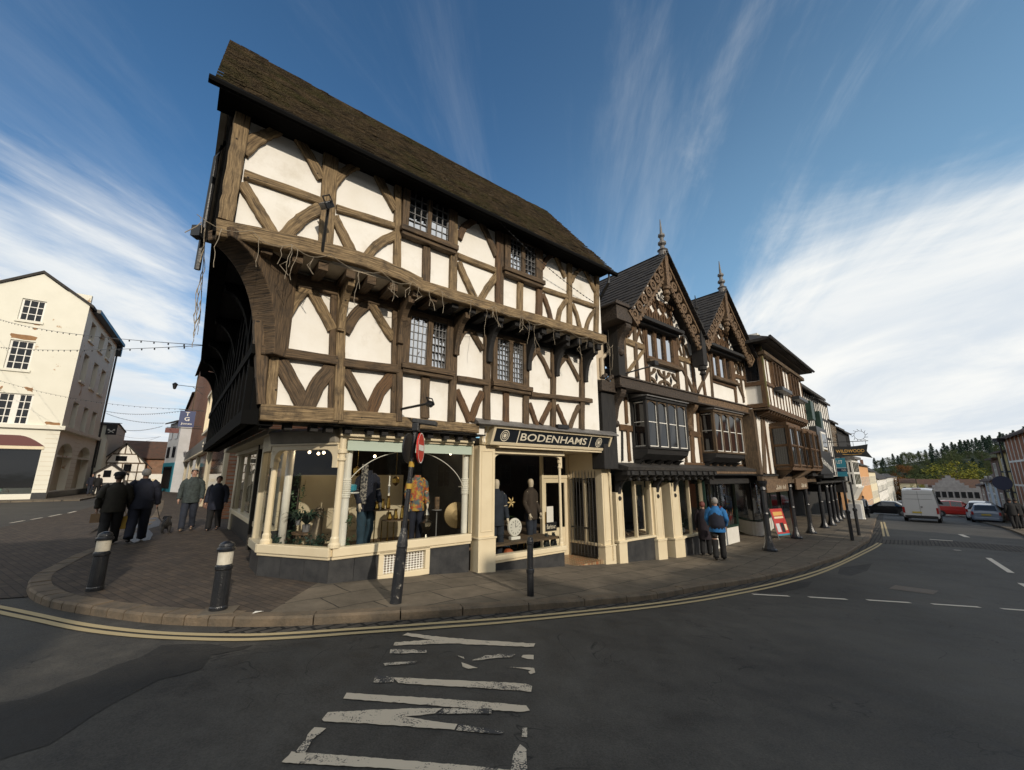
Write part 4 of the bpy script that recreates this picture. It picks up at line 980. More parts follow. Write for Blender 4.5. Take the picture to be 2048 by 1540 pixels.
m=MB();m.pbox(F0,ud0-.06,ud0-.002,dz0,hd,RO-.06,RO+.03);m.pbox(F0,ud1-.035,ud1+.03,dz0,hd,RO-.06,RO+.03);m.pbox(F0,ud0,ud1-.04,dzt+.005,dzt+.08,RO-.06,RO+.02);m.pbox(F0,ud0,ud1-.04,hd-.08,hd,RO-.06,RO+.02);df=m.build('door_frame',M['cream'],house)
m=MB();m.add([F0.P(ud0,dzt+.08,RO-.02),F0.P(ud1-.04,dzt+.08,RO-.02),F0.P(ud1-.04,hd-.08,RO-.02),F0.P(ud0,hd-.08,RO-.02)],[(0,1,2,3)]);m.build('transom_light',M['shopglass'],df,fix=False)
# right wall of the recess: glazed above a black riser
pa,pb=F0.P(ur0+.02,0,.0),F0.P(ud1+.03,0,RO);RW=Plane(pb.x,pb.y,math.atan2(pa.x-pb.x,pa.y-pb.y));RL=(pa-pb).length
zs=RW.at(*Z5(900,925))[1];ztp=RW.at(*Z5(900,475))[1]
m=MB();m.pbox(RW,0,RL,dz0-.3,zs-.06,-.1,.0);m.build('stall_riser',M['black'],house)
m=MB();m.pbox(RW,0,RL,zs-.06,zs,-.1,.05);m.pbox(RW,0,RL,ztp,hd,-.1,.0);m.pbox(RW,0,.08,zs,ztp,-.1,.01);m.pbox(RW,RL*.47,RL*.47+.05,zs,ztp,-.1,.01);m.pbox(RW,RL-.09,RL,zs,ztp,-.1,.01);rw=m.build('recess_window',M['cream'],house,bevel=.006)
m=MB();m.add([RW.P(.05,zs,-.05),RW.P(RL-.05,zs,-.05),RW.P(RL-.05,ztp,-.05),RW.P(.05,ztp,-.05)],[(0,1,2,3)]);m.build('pane',M['shopglass'],rw,fix=False)
m=MB();m.extrude([Vector((p.x,p.y,hd))for p in v],(0,0,.05));m.build('entrance_ceiling',M['cream'],house)
# iron gate folded back against the recess wall
gt=MB()
for k in range(9):
 u=.12+k*(RL*.80)/8;gt.tube([RW.P(u,dz0+.06,.09),RW.P(u,ztp+.12,.09),RW.P(u,ztp+.20,.09)],[.011,.011,.002],5)
for z in(dz0+.1,dz0+.75,zs+.35,ztp-.05):gt.pbox(RW,.12,.12+RL*.8,z-.012,z+.012,.083,.097)
gt.build('iron_gate',M['iron'],house)
up1=F0.at(*Z5(1052,700))[0];pil(ur0,up1,hd,plinth=.55,o=.08)
m=MB();u=F0.at(*Z5(1052,700),.12)[0]+.04;gp=gm(F0.P(u,0,.2));m.tube([F0.P(u,gp+.1,.13),F0.P(u+.01,1.2,.12),F0.P(u-.03,1.9,.12),F0.P(u+.12,2.05,.2)],.03,6);m.build('drain_pipe',M['cream'],house)
# ------------------------------------------------------------------ inside the shop
inn_='shop_room'
m=MB();fl=[F0.P(.0,0,-.13),F0.P(wu1,0,-.13),F0.P(wu1,0,-1.2),F0.P(6.6,0,-1.2),F0.P(6.6,0,-4.2),F0.P(-.6,0,-4.2),F0.P(-.72,0,-1.2)]
m.extrude([Vector((p.x,p.y,sillt-.34))for p in fl],(0,0,.05));m.build('display_floor',M['oak_dark'],house)
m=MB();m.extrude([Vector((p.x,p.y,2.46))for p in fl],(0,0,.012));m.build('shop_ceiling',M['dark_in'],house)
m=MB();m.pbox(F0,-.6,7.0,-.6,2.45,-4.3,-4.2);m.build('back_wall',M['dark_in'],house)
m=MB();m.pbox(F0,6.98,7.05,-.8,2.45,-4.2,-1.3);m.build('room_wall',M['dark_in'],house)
m=MB();m.pbox(F0,.02,2.3,.2,1.7,-2.55,-2.5);m.pbox(F0,.1,1.0,.5,1.6,-2.5,-2.48);m.pbox(F0,1.1,2.2,.5,1.6,-2.5,-2.48);m.build('display_panel',M['cream_dim'],house)
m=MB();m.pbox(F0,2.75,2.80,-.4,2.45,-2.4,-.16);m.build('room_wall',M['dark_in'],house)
m=MB();m.pbox(F0,3.1,4.5,1.25,1.29,-2.2,-2.15);m.pbox(F0,3.75,3.79,1.29,2.4,-2.2,-2.15);m.pbox(F0,3.08,3.12,.2,2.4,-2.2,-2.15);m.pbox(F0,4.5,4.54,.2,2.4,-2.2,-2.15);m.build('room_screen',M['cream'],house)
def spot(p,e=0):
 m=MB();m.ball(p,.028,8,6);o=m.build('ceiling_spot',M['lampglow'],house)
for z,x,y in((Z4,800,283),(Z4,860,292),(Z4,896,286)):spot(CH.P(*CH.at(*z(x,y),-.9),-.9))
for z,x,y in((Z4,1237,310),(Z4,1449,327),(Z4,1744,293)):spot(F0.P(*F0.at(*z(x,y),-.9),-.9))
for u,o in((3.6,-.8),(4.3,-.9)):spot(F0.P(u,2.3,o))
for u,o,e in((.6,-.95,9),(1.9,-.9,8),(3.9,-.8,8),(-.1,-1.5,8)):
 l=bpy.data.lights.new('shop_spot','POINT');l.energy=e;l.color=(1,.78,.5);l.shadow_soft_size=.06;lo_=bpy.data.objects.new('shop_spot',l);C.objects.link(lo_);lo_.location=F0.P(u,2.3,o)

# ------------------------------------------------------------------ the twin-gabled timber house next door
Z6=Zm(1180,440,3.0806);Z8=Zm(1200,500,5.5);Z9=Zm(1380,540,5.922);Z10=Zm(1190,740,7);Z11=Zm(1370,780,7);Z12=Zm(1540,780,7);Zh=Zm(1480,620,4.0536)
G1,G2,GB=F0.off(.15),F0.off(.55),F0.off(.95)
gab=thing('gabled_house','narrow half-timbered house with two carved bargeboard gables and spiked finials','house',F0.P(11,-.7,-1))
def gbeam(name,pl,z,pts,w,mat,t=.03):return beam(name,pl,z,pts,w,mat,t,-.08,gab)
uL1,uR1=G1.at(1224,800)[0],15.9
uL2,uR2=G2.at(*Z8(190,1000))[0],G2.at(*Z9(722,1450))[0]
jz=(G2.at(*Z10(370,190))[1]+G2.at(*Z11(900,270))[1])/2
cz=F0.at(1370,934,.3)[1]
wallbox('wall',G1,uL1,uR1,cz-.05,jz+.05,-.3,-.03,'plaster',gab)
wallbox('wall',G2,uL2,uR2,jz,6.35,-.3,-.03,'plaster',gab)
m=MB();m.pbox(F0,uR1-.02,uR1+.9,cz-.05,6.2,-.6,-.25);m.build('side_wall',M['plaster'],gab)
# carved jetty beams, lead strip, soffit
def box_on(name,pl,u0,u1,z0,z1,o0,o1,mat,parent=None,bevel=0):
 m=MB();m.pbox(pl,u0,u1,z0,z1,o0,o1);return m.build(name,M[mat],parent or gab,bevel=bevel)
um=G2.at(*Z11(165,110))[0]
box_on('carved_beam',G2,uL2-.05,um,jz-.13,jz+.13,-.15,.06,'carved',bevel=.02);box_on('carved_beam',G2,um,uR2+.02,jz-.13,jz+.13,-.15,.055,'gable_wood',bevel=.02)
for dz in(-.15,.135):box_on('moulding',G2,uL2-.06,uR2+.02,jz+dz-.02,jz+dz+.02,-.1,.10,'carved')
box_on('soffit',F0,uL1,uR1,jz-.16,jz-.131,-.1,.5,'black_oak')
# corner pier with console brackets
pu0,pu1=F0.at(*Z10(140,700),.3)[0]-.12,F0.at(*Z10(290,700),.3)[0]
m=MB();m.pbox(F0,pu0,pu1,cz-.1,jz-.05,-.1,.32);m.build('corner_pier',M['black_oak'],gab,bevel=.02)
m=MB();m.pbox(F0,pu0-.08,pu1+.05,jz-.30,jz-.0,.0,.42)
for k in range(5):m.ball(F0.P(pu0+.02+k*.09,jz+.08+.06*math.sin(k*2.1),.40),.07,7,5)
m.build('pier_capital',M['carved'],gab,bevel=.015)
box_on('upper_pier',G2,uL2-.12,uL2+.17,jz+.13,5.95,-.2,.10,'black_oak',bevel=.015)
box_on('post',G2,uL2+.175,uL2+.34,jz+.13,6.0,-.1,.04,'oak_dark')
def console(pl,u,zt,h,w,out,mat='carved'):
 pts=[(0,zt-h),(.06,zt-h)]
 for k in range(13):
  a=k/12;pts.append((.06+out*(a**1.6)*(1+.18*math.sin(a*9)),zt-h+h*a*.92))
 pts+=[(out+.06,zt),(0,zt)]
 m=MB();m.extrude([pl.P(u-w/2,z,o)for o,z in pts],pl.d*w);m.ball(pl.P(u,zt-h+.05,.09),w*.5,8,6);m.ball(pl.P(u,zt-.12,out*.8),w*.48,8,6)
 return m.build('console',M[mat],gab,bevel=.01)
console(G1,G1.at(*Z10(320,450),.2)[0],jz-.16,1.0,.22,.34);console(G1,G1.at(*Z11(95,350),.2)[0],jz-.16,.85,.22,.32,'gable_wood');console(G1,G1.at(*Z11(875,480),.2)[0],jz-.16,.85,.2,.32,'gable_wood')
# first floor timbers
for z,pts,w,mt in((Z10,[(425,380),(447,745)],.12,'oak_orange'),(Z10,[(460,850),(487,1275)],.12,'oak_orange'),(Z10,[(345,800),(575,830)],.20,'oak_orange'),(Z10,[(570,380),(600,1270)],.12,'black_oak'),(Z10,[(380,840),(385,1275)],.06,'black_oak'),(Z10,[(1345,500),(1375,1290)],.22,'oak_orange'),(Z10,[(1270,1100),(1282,1290)],.1,'oak_dark'),
(Z11,[(165,260),(193,595)],.13,'oak_orange'),(Z11,[(60,600),(300,650)],.22,'oak_orange'),(Z11,[(195,655),(235,1015)],.13,'oak_orange'),(Z11,[(250,260),(330,1035)],.16,'oak_dark'),(Z11,[(90,655),(125,1020)],.22,'oak_orange'),(Z11,[(0,1030),(900,1060)],.10,'oak_orange'),(Z11,[(850,590),(890,1055)],.12,'oak_orange'),(Z11,[(800,930),(815,1040)],.09,'oak_dark')):
 gbeam('rail' if abs(pts[0][1]-pts[1][1])<60 else 'stud',G1,z,pts,w,mt)
# oriel windows
def oriel(z,l,r,top,bot,sideu,out,n,tag_,lights='oak_dark'):
 u0=G1.at(*z(*l),.0)[0];q=G1.off(out);u1=q.at(*z(*r))[0];uf=q.at(*z(*sideu))[0];zt=q.at(*z(*top))[1];zb=q.at(*z(*bot))[1]
 u0=min(u0,uf-.04)
 w=MB();w.pbox(G1,u0,u1,zb-.06,zb,-.05,out+.04);w2=MB();w2.pbox(G1,u0-.03,u1+.04,zt,zt+.09,-.05,out+.05)
 ob=w.build('oriel_window',M[lights],gab,bevel=.01);w2.build('head',M[lights],ob,bevel=.01)
 step=(u1-uf)/n;f=MB();zm=zb+(zt-zb)*.53
 for k in range(n+1):
  uu=uf+k*step;f.pbox(G1,uu-.045,uu+.045,zb,zt,out-.08,out+.01)
 f.pbox(G1,u0,u0+.06,zb,zt,.0,.06);f.build('mullion',M['oak_dark' if tag_ else 'black_oak'],ob)
 w=MB();s_=MB()
 for k in range(n):
  a,b=uf+k*step+.045,uf+(k+1)*step-.045
  s_.pbox(G1,a,a+.018,zb,zt-.06,out-.04,out-.01);s_.pbox(G1,b-.018,b,zb,zt-.06,out-.04,out-.01);s_.pbox(G1,a+.018,b-.018,zm-.012,zm+.012,out-.04,out-.012);s_.pbox(G1,a+.018,b-.018,zb,zb+.03,out-.04,out-.012)
  pts=[(a,zt),(a,zt-.16)]
  for j in range(9):an=math.pi-j/8*math.pi;pts.append(((a+b)/2+(b-a)/2*math.cos(an),zt-.16+.13*math.sin(an)))
  pts+=[(b,zt)];w.prism(G1,pts,out-.05,out)
  gl=MB();c1=rnd.uniform(-.01,.01);gl.add([G1.P(a,zb,out-.03),G1.P(b,zb,out-.03+c1),G1.P(b,zt,out-.03-c1),G1.P(a,zt,out-.03)],[(0,1,2,3)]);gl.build('pane',M['pane_dark'],ob,fix=False)
 s_.build('sash',M['white'],ob);w.build('arched_head',M['oak_dark'],ob)
 sp,sq=G1.P(u0+.05,0,.02),G1.P(uf,0,out-.03);g2=MB()
 g2.add([Vector((sp.x,sp.y,zb)),Vector((sq.x,sq.y,zb)),Vector((sq.x,sq.y,zt)),Vector((sp.x,sp.y,zt))],[(0,1,2,3)]);g2.build('pane',M['pane_dark'],ob,fix=False)
 s2=MB()
 for z_ in(zb+.02,zm,zt-.05):s2.tube([Vector((sp.x,sp.y,z_)),Vector((sq.x,sq.y,z_))],.014,4)
 s2.build('sash',M['white'],ob)
 bm_=MB();bm_.extrude([G1.P(u0,zb-.061,-.02),G1.P(u0,zb-.061,out),G1.P(u0,zb-.20,out-.05),G1.P(u0,zb-.34,out*.45),G1.P(u0,zb-.34,-.02)],G1.d*(u1-u0));bm_.build('oriel_base',M['black_oak'],ob,bevel=.01)
 for k in range(n+1):
  uu=u0+.08+(u1-u0-.16)*k/n;bk=MB();pts=[(.0,zb-.70),(.05,zb-.70)]+[(.05+(out-.1)*(1-math.cos(j/6*math.pi/2)),zb-.68+.33*math.sin(j/6*math.pi/2))for j in range(7)]+[(.0,zb-.34)]
  bk.extrude([G1.P(uu-.045,z_,o)for o,z_ in pts],G1.d*.09);bk.build('bracket',M['black_oak'],ob)
 rf_=MB();rf_.extrude([G1.P(u0-.06,zt+.091,-.02),G1.P(u0-.06,zt+.091,out+.10),G1.P(u0-.06,zt+.12,out+.10),G1.P(u0-.06,zt+.22,-.02)],G1.d*(u1-u0+.12));rf_.build('lead_roof',M['lead'],ob)
oriel(Z10,(590,700),(1285,760),(1000,465),(1000,1085),(735,700),.5,4,0,'black_oak')
oriel(Z11,(320,600),(815,620),(600,345),(650,870),(425,600),.5,4,1)
# second floor timbers
for nm,z,pts,w,mt in(('rail',Z8,[(245,985),(492,1075)],.20,'oak'),('stud',Z8,[(372,740),(412,1440)],.16,'oak_dark'),('brace',Z8,[(480,1105),(390,1230),(305,1345)],.12,'oak'),('brace',Z8,[(252,870),(300,965)],.09,'oak_orange'),('brace',Z8,[(312,950),(395,790)],.10,'oak_orange'),('brace',Z8,[(305,735),(350,850)],.09,'oak_dark'),('brace',Z8,[(262,860),(310,770)],.08,'oak_orange'),('brace',Z8,[(405,800),(470,1010)],.08,'oak_dark'),('brace',Z8,[(398,1000),(455,820)],.08,'oak_orange'),('post',Z8,[(478,830),(525,1480)],.14,'oak_orange'),
('rail',Z8,[(845,1180),(1100,1262)],.19,'oak'),('brace',Z8,[(862,1225),(945,1380),(1032,1560)],.13,'oak_dark'),('stud',Z8,[(935,1240),(962,1560)],.13,'oak_dark'),('stud',Z8,[(1012,1160),(1042,1560)],.15,'oak_orange'),('post',Z8,[(825,930),(862,1530)],.15,'oak_dark'),('brace',Z8,[(840,950),(900,1165)],.08,'oak_dark'),('brace',Z8,[(845,1120),(895,960)],.08,'oak_orange'),('stud',Z8,[(905,950),(930,1190)],.1,'oak_dark'),('brace',Z8,[(935,1040),(985,1200)],.08,'oak_dark'),
('stud',Z9,[(28,1080),(70,1470)],.15,'oak_orange'),('rail',Z9,[(-20,1060),(140,1105)],.17,'oak_orange'),('brace',Z9,[(55,950),(100,1080)],.08,'oak_dark'),('brace',Z9,[(95,955),(50,1060)],.08,'oak_dark'),('stud',Z9,[(128,1100),(185,1500)],.15,'oak_orange'),('brace',Z9,[(225,1165),(160,1310),(95,1450)],.12,'oak_dark'),('post',Z9,[(228,950),(272,1530)],.12,'oak_dark'),('brace',Z9,[(190,960),(225,1080)],.08,'oak_orange'),('brace',Z9,[(-5,1340),(50,1480)],.12,'oak_dark'),
('post',Z9,[(492,1030),(552,1570)],.16,'oak_orange'),('brace',Z9,[(512,1040),(575,1235)],.08,'oak_dark'),('brace',Z9,[(525,1210),(572,1070)],.08,'oak_dark'),('stud',Z9,[(575,1070),(605,1260)],.09,'oak_orange'),('brace',Z9,[(600,1080),(655,1260)],.08,'oak_dark'),('rail',Z9,[(525,1250),(695,1297)],.19,'oak_orange'),('brace',Z9,[(548,1310),(640,1520)],.12,'oak_dark'),('stud',Z9,[(600,1290),(640,1570)],.11,'oak_dark'),('post',Z9,[(690,1080),(725,1560)],.22,'oak_orange'),('rail',Z9,[(262,1300),(545,1395)],.17,'oak_orange')):
 gbeam(nm,G2,z,pts,w,mt)
def casement(z,panes,frame,sill,hood):
 fr=rect(G2,z,frame);ps=[rect(G2,z,p)for p in panes];z0=sum(p[2]for p in ps)/len(ps);z1=sum(p[3]for p in ps)/len(ps)
 m=MB();us=[fr[0]]+[e for p in ps for e in(p[0],p[1])]+[fr[1]]
 for i in range(0,len(us),2):m.pbox(G2,us[i],us[i+1],z0-.08,z1+.15,-.05,.06)
 m.pbox(G2,fr[0],fr[1],z1,z1+.16,-.05,.063);m.pbox(G2,fr[0],fr[1],z0-.09,z0,-.05,.063);w=m.build('window',M['oak_orange'],gab,bevel=.006)
 s_=MB()
 for p in ps:
  c1=rnd.uniform(-.008,.008);gl=MB();gl.add([G2.P(p[0],z0,0),G2.P(p[1],z0,c1),G2.P(p[1],z1,c1),G2.P(p[0],z1,0)],[(0,1,2,3)]);gl.build('pane',M['pane'],w,fix=False)
  s_.pbox(G2,p[0],p[0]+.02,z0,z1,.002,.035);s_.pbox(G2,p[1]-.02,p[1],z0,z1,.002,.035);s_.pbox(G2,p[0]+.02,p[1]-.02,z0,z0+.025,.002,.034)
  pts=[(p[0],z1+.01),(p[0],z1-.14)]
  for j in range(9):an=math.pi-j/8*math.pi;pts.append(((p[0]+p[1])/2+(p[1]-p[0])/2*math.cos(an),z1-.14+.12*math.sin(an)))
  s_.prism(G2,pts+[(p[1],z1+.01)],.02,.055)
 s_.build('sash',M['gable_wood'],w)
 q=uz(G2,z,sill);u0,u1,zz=q[0][0],q[1][0],(q[0][1]+q[1][1])/2;m=MB();m.pbox(G2,u0,u1,zz-.05,zz+.05,-.05,.16);m.build('sill',M['oak_dark'],w,bevel=.01)
 q=uz(G2.off(.3),z,hood);u0,u1,zz=q[0][0],q[1][0],(q[0][1]+q[1][1])/2;m=MB();m.extrude([G2.P(u0,zz-.08,-.05),G2.P(u0,zz-.08,.38),G2.P(u0,zz+.02,.38),G2.P(u0,zz+.14,-.05)],G2.d*(u1-u0));m.pbox(G2,u0+.05,u1-.05,zz-.16,zz-.081,-.05,.22);m.build('hood',M['black_oak'],w)
 return z0
casement(Z8,[[(505,865),(578,890),(590,1195),(515,1175)],[(605,890),(688,920),(695,1215),(615,1205)],[(700,925),(775,955),(798,1245),(718,1230)]],[(478,850),(830,950),(855,1300),(500,1220)],[(500,1230),(872,1308)],[(385,725),(900,880)])
casement(Z9,[[(247,975),(308,1000),(330,1270),(270,1250)],[(325,1005),(385,1030),(410,1290),(348,1275)],[(402,1035),(450,1060),(485,1310),(422,1300)]],[(232,960),(490,1045),(535,1345),(262,1270)],[(255,1275),(548,1365)],[(200,860),(640,1020)])
def ring(m,pl,u,z,r0,r1,o0,o1,n=16,sq=1.0):
 vs,fs=[],[]
 for k in range(n):
  a=2*math.pi*k/n;c,s_=math.cos(a),math.sin(a)*sq
  vs+=[pl.P(u+r0*c,z+r0*s_,o0),pl.P(u+r1*c,z+r1*s_,o0),pl.P(u+r1*c,z+r1*s_,o1),pl.P(u+r0*c,z+r0*s_,o1)]
 for k in range(n):
  j=(k+1)%n
  for e in range(4):f=(e+1)%4;fs.append((4*k+e,4*k+f,4*j+f,4*j+e))
 m.add(vs,fs)
def tracery(pl,u0,u1,z0,z1,nu,nz,mat):
 m=MB();cw,chh=(u1-u0)/nu,(z1-z0)/nz
 for i in range(nu):
  for j in range(nz):
   cu_,cz_=u0+(i+.5)*cw,z0+(j+.5)*chh
   for sx in(-1,1):
    for sz in(-1,1):
     pts=[]
     for k in range(7):
      a=k/6*math.pi/2;pts.append((cu_+sx*(cw/2-cw*.44*math.cos(a)),cz_+sz*(chh/2-chh*.44*math.sin(a))))
     inner=[(cu_+sx*(cw/2-cw*.30*math.cos(k/6*math.pi/2)),cz_+sz*(chh/2-chh*.30*math.sin(k/6*math.pi/2)))for k in range(7)]
     m.prism(pl,pts+inner[::-1],-.04,.03)
 for i in range(nu+1):m.pbox(pl,u0+i*cw-.035,u0+i*cw+.035,z0,z1,-.04,.035)
 return m.build('tracery',M[mat],gab)
t1=rect(G2,Z8,[(540,1305),(850,1345),(870,1540),(545,1480)]);tracery(G2,t1[0],t1[1],jz+.14,t1[3]-.02,2,1,'oak_dark')
m=MB()
for i in range(2):cu_=t1[0]+(i+.5)*(t1[1]-t1[0])/2;zz=(jz+.14+t1[3])/2;m.prism(G2,[(cu_-.06,zz),(cu_,zz+.13),(cu_+.06,zz),(cu_,zz-.13)],-.03,.0)
m.build('diamond',M['black_oak'],gab)
# gables: wall, bargeboards, roof slopes, finials
def finial(p,h,mat='lead',r=.13):
 pr=[(r,-.05),(r,.10),(r*1.3,.14),(r*.6,.22),(r*.5,.30),(r,.36),(r,.42),(r*.5,.48),(r*.45,.58),(r*.85,.64),(r*.8,.70),(r*.35,.74),(.012,1.25)]
 m=MB();m.lathe([(a,b*h/1.25)for a,b in pr],p,10);return m.build('finial',M[mat],gab)
def gable(z,apex,left,right,nm,mat,skipl=0):
 A,Lf,Rt=GB.at(*z(*apex)),GB.at(*z(*left)),GB.at(*z(*right));half=max(A[0]-Lf[0],Rt[0]-A[0]);zf=(Lf[1]+Rt[1])/2
 L,Q=(A[0]-half,zf),(A[0]+half,zf)
 m=MB();m.prism(G2,[(L[0]+.2,zf-.1),(Q[0]-.2,zf-.1),(A[0],A[1]-.25)],-.2,-.032);m.build('gable_wall',M['plaster'],gab)
 for E,s_ in((L,1),(Q,-1)):
  v=Vector((A[0]-E[0],A[1]-E[1]));ln=v.length;v.normalize();nr=Vector((v.y,-v.x))*s_
  def pt(a,b):return(E[0]+v.x*a+nr.x*b,E[1]+v.y*a+nr.y*b)
  bw=.46;m=MB()
  m.prism(GB,[pt(-.05,-.02),pt(ln,-.02),pt(ln,.06),pt(-.05,.06)],-.05,.05);m.prism(GB,[pt(0,bw-.06),pt(ln-.25,bw-.06),pt(ln-.25,bw),pt(0,bw)],-.04,.035)
  n=int((ln-.2)/.335)
  for k in range(n):
   c=pt(.18+k*(ln-.4)/(n-1),.235);ring(m,GB,c[0],c[1],.085,.165,-.035,.025,12);ring(m,GB,c[0],c[1],.0,.045,-.03,.02,8)
  for k in range(n*2):
   c=pt(.12+k*(ln-.45)/(2*n-1),bw);ring(m,GB,c[0],c[1],.0,.075,-.03,.025,8)
  m.prism(GB,[pt(-.06,-.03),pt(.0,-.03),pt(.0,bw),pt(-.06,bw+.05)],-.06,.06);m.build('bargeboard',M[mat],gab)
  # roof slope running back
  rr=MB();dep=6.5;rows_=15
  for r_ in range(rows_):
   a=r_*ln/rows_;q=-.1
   while q<dep:
    w=rnd.uniform(.2,.34);p0=GB.P(*pt(a-.02,-.06-rnd.uniform(0,.012)),.08-q);e=pt(a+ln/rows_*1.5,-.035);p1=GB.P(e[0],e[1],.08-q)
    up=GB.d*nr.x*-1+Vector((0,0,-nr.y));rr.frame(p0,-GB.n*(w-.008),p1-p0,up*.02);q+=w
  r0=rr.build('roof',M['roof_dark'],gab)
  dk=MB();dk.extrude([GB.P(*pt(-.02,-.02),.02),GB.P(*pt(ln,-.02),.02),GB.P(*pt(ln,-.02),-dep),GB.P(*pt(-.02,-.02),-dep)],GB.d*nr.x*.05+Vector((0,0,nr.y*.05)));dk.build('roof_deck',M['roof_dark'],r0)
  for d_ in(.95,):pass
 # gable timbers and tracery
 fr=A[1]-zf
 for k,(a,b)in enumerate((((A[0],zf-.05),(A[0],A[1]-.5)),((A[0]-half*.42,zf),(A[0]-half*.42,zf+fr*.42)),((A[0]+half*.42,zf),(A[0]+half*.42,zf+fr*.42)))):
  m=MB();m.timber(G2,[a,b],.13,.03,-.08);m.build('stud',M['oak_orange'],gab)
 m=MB();m.timber(G2,[(A[0]-half*.5,zf+fr*.42),(A[0]+half*.5,zf+fr*.42)],.14,.035,-.08);m.build('collar',M['oak_orange'],gab)
 tracery(G2,A[0]-half*.40,A[0]+half*.40,zf+.02,zf+fr*.38,4,2,'oak_orange')
 top=GB.P(A[0],A[1],.0)
 finial(top+Vector((0,0,.05)),1.25)
 m=MB();m.pbox(GB,A[0]-.09,A[0]+.09,A[1]-1.05,A[1]+.1,-.10,.11);pr=[(.07,0),(.13,.02),(.13,.1),(.08,.13),(.12,.2),(.12,.26),(.06,.32),(.1,.38),(.03,.5)]
 c=GB.P(A[0],A[1]-1.05,.0);m.lathe([(r,-b)for r,b in pr][::-1],c,10);m.build('king_post',M[mat],gab)
 return L,A,Q
ga=gable(Z6,(450,222),(232,520),(672,770),'a','gable_wood');gb=gable(Z6,(817,448),(710,720),(1004,872),'b','gable_wood')
vu=GB.at(*Z6(690,800))[0];vz=GB.at(*Z6(690,640))[1]
m=MB();m.pbox(GB,vu-.13,vu+.13,vz-1.5,vz,-.3,.08);pr=[(.07,0),(.14,.03),(.14,.14),(.07,.18),(.11,.28),(.05,.34),(.02,.5)];m.lathe([(r,vz-1.5-b)for r,b in pr][::-1],(GB.P(vu,0,-.05).x,GB.P(vu,0,-.05).y,0),10);m.build('valley_post',M['black_oak'],gab)
finial(GB.P(vu,vz,-.05),1.0,'black_oak',.1)
e=ga[0];m=MB();m.pbox(F0,e[0]-.55,e[0]+.12,e[1]-.35,e[1]+.05,.1,.98);m.pbox(F0,e[0]-.62,e[0]+.16,e[1]+.05,e[1]+.12,.1,1.03)
for k in range(7):m.ball(F0.P(e[0]-.5+k*.1,e[1]+.16,.95),.05,6,5)
m.build('eaves_block',M['carved'],gab,bevel=.015)
console(G2,e[0]-.02,e[1]-.36,.8,.22,.33)
# lamp arm, ground floor
m=MB();a=Zp(G2,Z8,[(250,1365)],.05)[0];b=Zp(G2,Z8,[(590,1270)],.55)[0];m.tube([a,b],.022,6);m.box(b+Vector((.02,0,.06)),(.16,.16,.12),.6);m.build('lamp_arm',M['iron'],gab)
m=MB();m.extrude([F0.P(uL1-.1,cz-.12,.0),F0.P(uL1-.1,cz-.12,.62),F0.P(uL1-.1,cz-.04,.64),F0.P(uL1-.1,cz+.09,.12)],F0.d*(uR1-uL1+.1));m.build('pentice',M['roof_dark'],gab)
ue=F0.at(*Z11(395,1150),.5)[0]
box_on('pentice_beam',F0,uL1-.08,uR1,cz-.25,cz-.122,.42,.58,'black_oak');box_on('pentice_board',F0,ue,uR1,cz-.20,cz-.13,.585,.62,'gable_wood')
for k in range(13):
 u=uL1+.1+k*(ue-uL1-.2)/12;m=MB();m.extrude([F0.P(u-.06,cz-.14,.1),F0.P(u-.06,cz-.14,.62),F0.P(u-.06,cz-.24,.64),F0.P(u-.06,cz-.34,.46),F0.P(u-.06,cz-.42,.1)],F0.d*.12);m.ball(F0.P(u,cz-.36,.52),.05,7,5);m.build('corbel',M['black_oak'],gab)
def gpil(x0,x1,ytop,name='pilaster'):
 u0,u1=F0.at(x0,1050)[0],F0.at(x1,1050)[0];zt=F0.at(x0,ytop)[1];z0=gm(F0.P((u0+u1)/2,0,.1))-.1
 m=MB();m.pbox(F0,u0,u1,z0+.62,zt,-.25,.10);m.pbox(F0,u0-.02,u1+.02,z0,z0+.60,-.25,.14);m.pbox(F0,u0-.03,u1+.03,z0+.60,z0+.66,-.25,.16)
 for d in(.05,u1-u0-.07):m.pbox(F0,u0+d,u0+d+.02,z0+.75,zt-.1,.1,.115)
 m.build(name,M['cream'],gab,bevel=.008);console(F0,(u0+u1)/2,cz-.16,.75,.13,.35,'black_oak');return u0,u1
pA0=gpil(1229,1243,985);pB0=gpil(1306,1322,975);pC0=gpil(1340,1358,965)
def gwin(u0,u1,mull,goods=True):
 z0=gm(F0.P((u0+u1)/2,0,0));zs_=z0+.62;zt=cz-.32
 riser('stall_riser',F0,u0,u1,zs_-.06,-.12,.03,parent=gab);m=MB();m.pbox(F0,u0,u1,zs_-.06,zs_,-.12,.09);m.pbox(F0,u0,u1,zt,cz-.2,-.1,.03);m.pbox(F0,u1-.09,u1,zs_,zt,-.1,.03);m.pbox(F0,u0,u0+.06,zs_,zt,-.1,.03)
 for k in mull:m.pbox(F0,u0+(u1-u0)*k-.02,u0+(u1-u0)*k+.02,zs_,zt,-.09,.02)
 w=m.build('shop_window',M['cream'],gab,bevel=.006);m=MB();m.add([F0.P(u0,zs_,-.05),F0.P(u1,zs_,-.05),F0.P(u1,zt,-.05),F0.P(u0,zt,-.05)],[(0,1,2,3)]);m.build('pane',M['shopglass'],w,fix=False)
 m=MB();m.pbox(F0,u0,u1,zs_-.05,zs_,-1.2,-.12);m.build('display_shelf',M['oak_dark'],gab);return zs_,zt
ws1=gwin(pA0[1],pB0[0],(.47,));uW=F0.at(1410,1030)[0];ws2=gwin(pC0[1],uW,(.45,))
m=MB();m.pbox(F0,pA0[1]+.05,pA0[1]+.9,ws1[0],ws1[1],-1.1,-1.05);m.build('display_back',M['white'],gab)
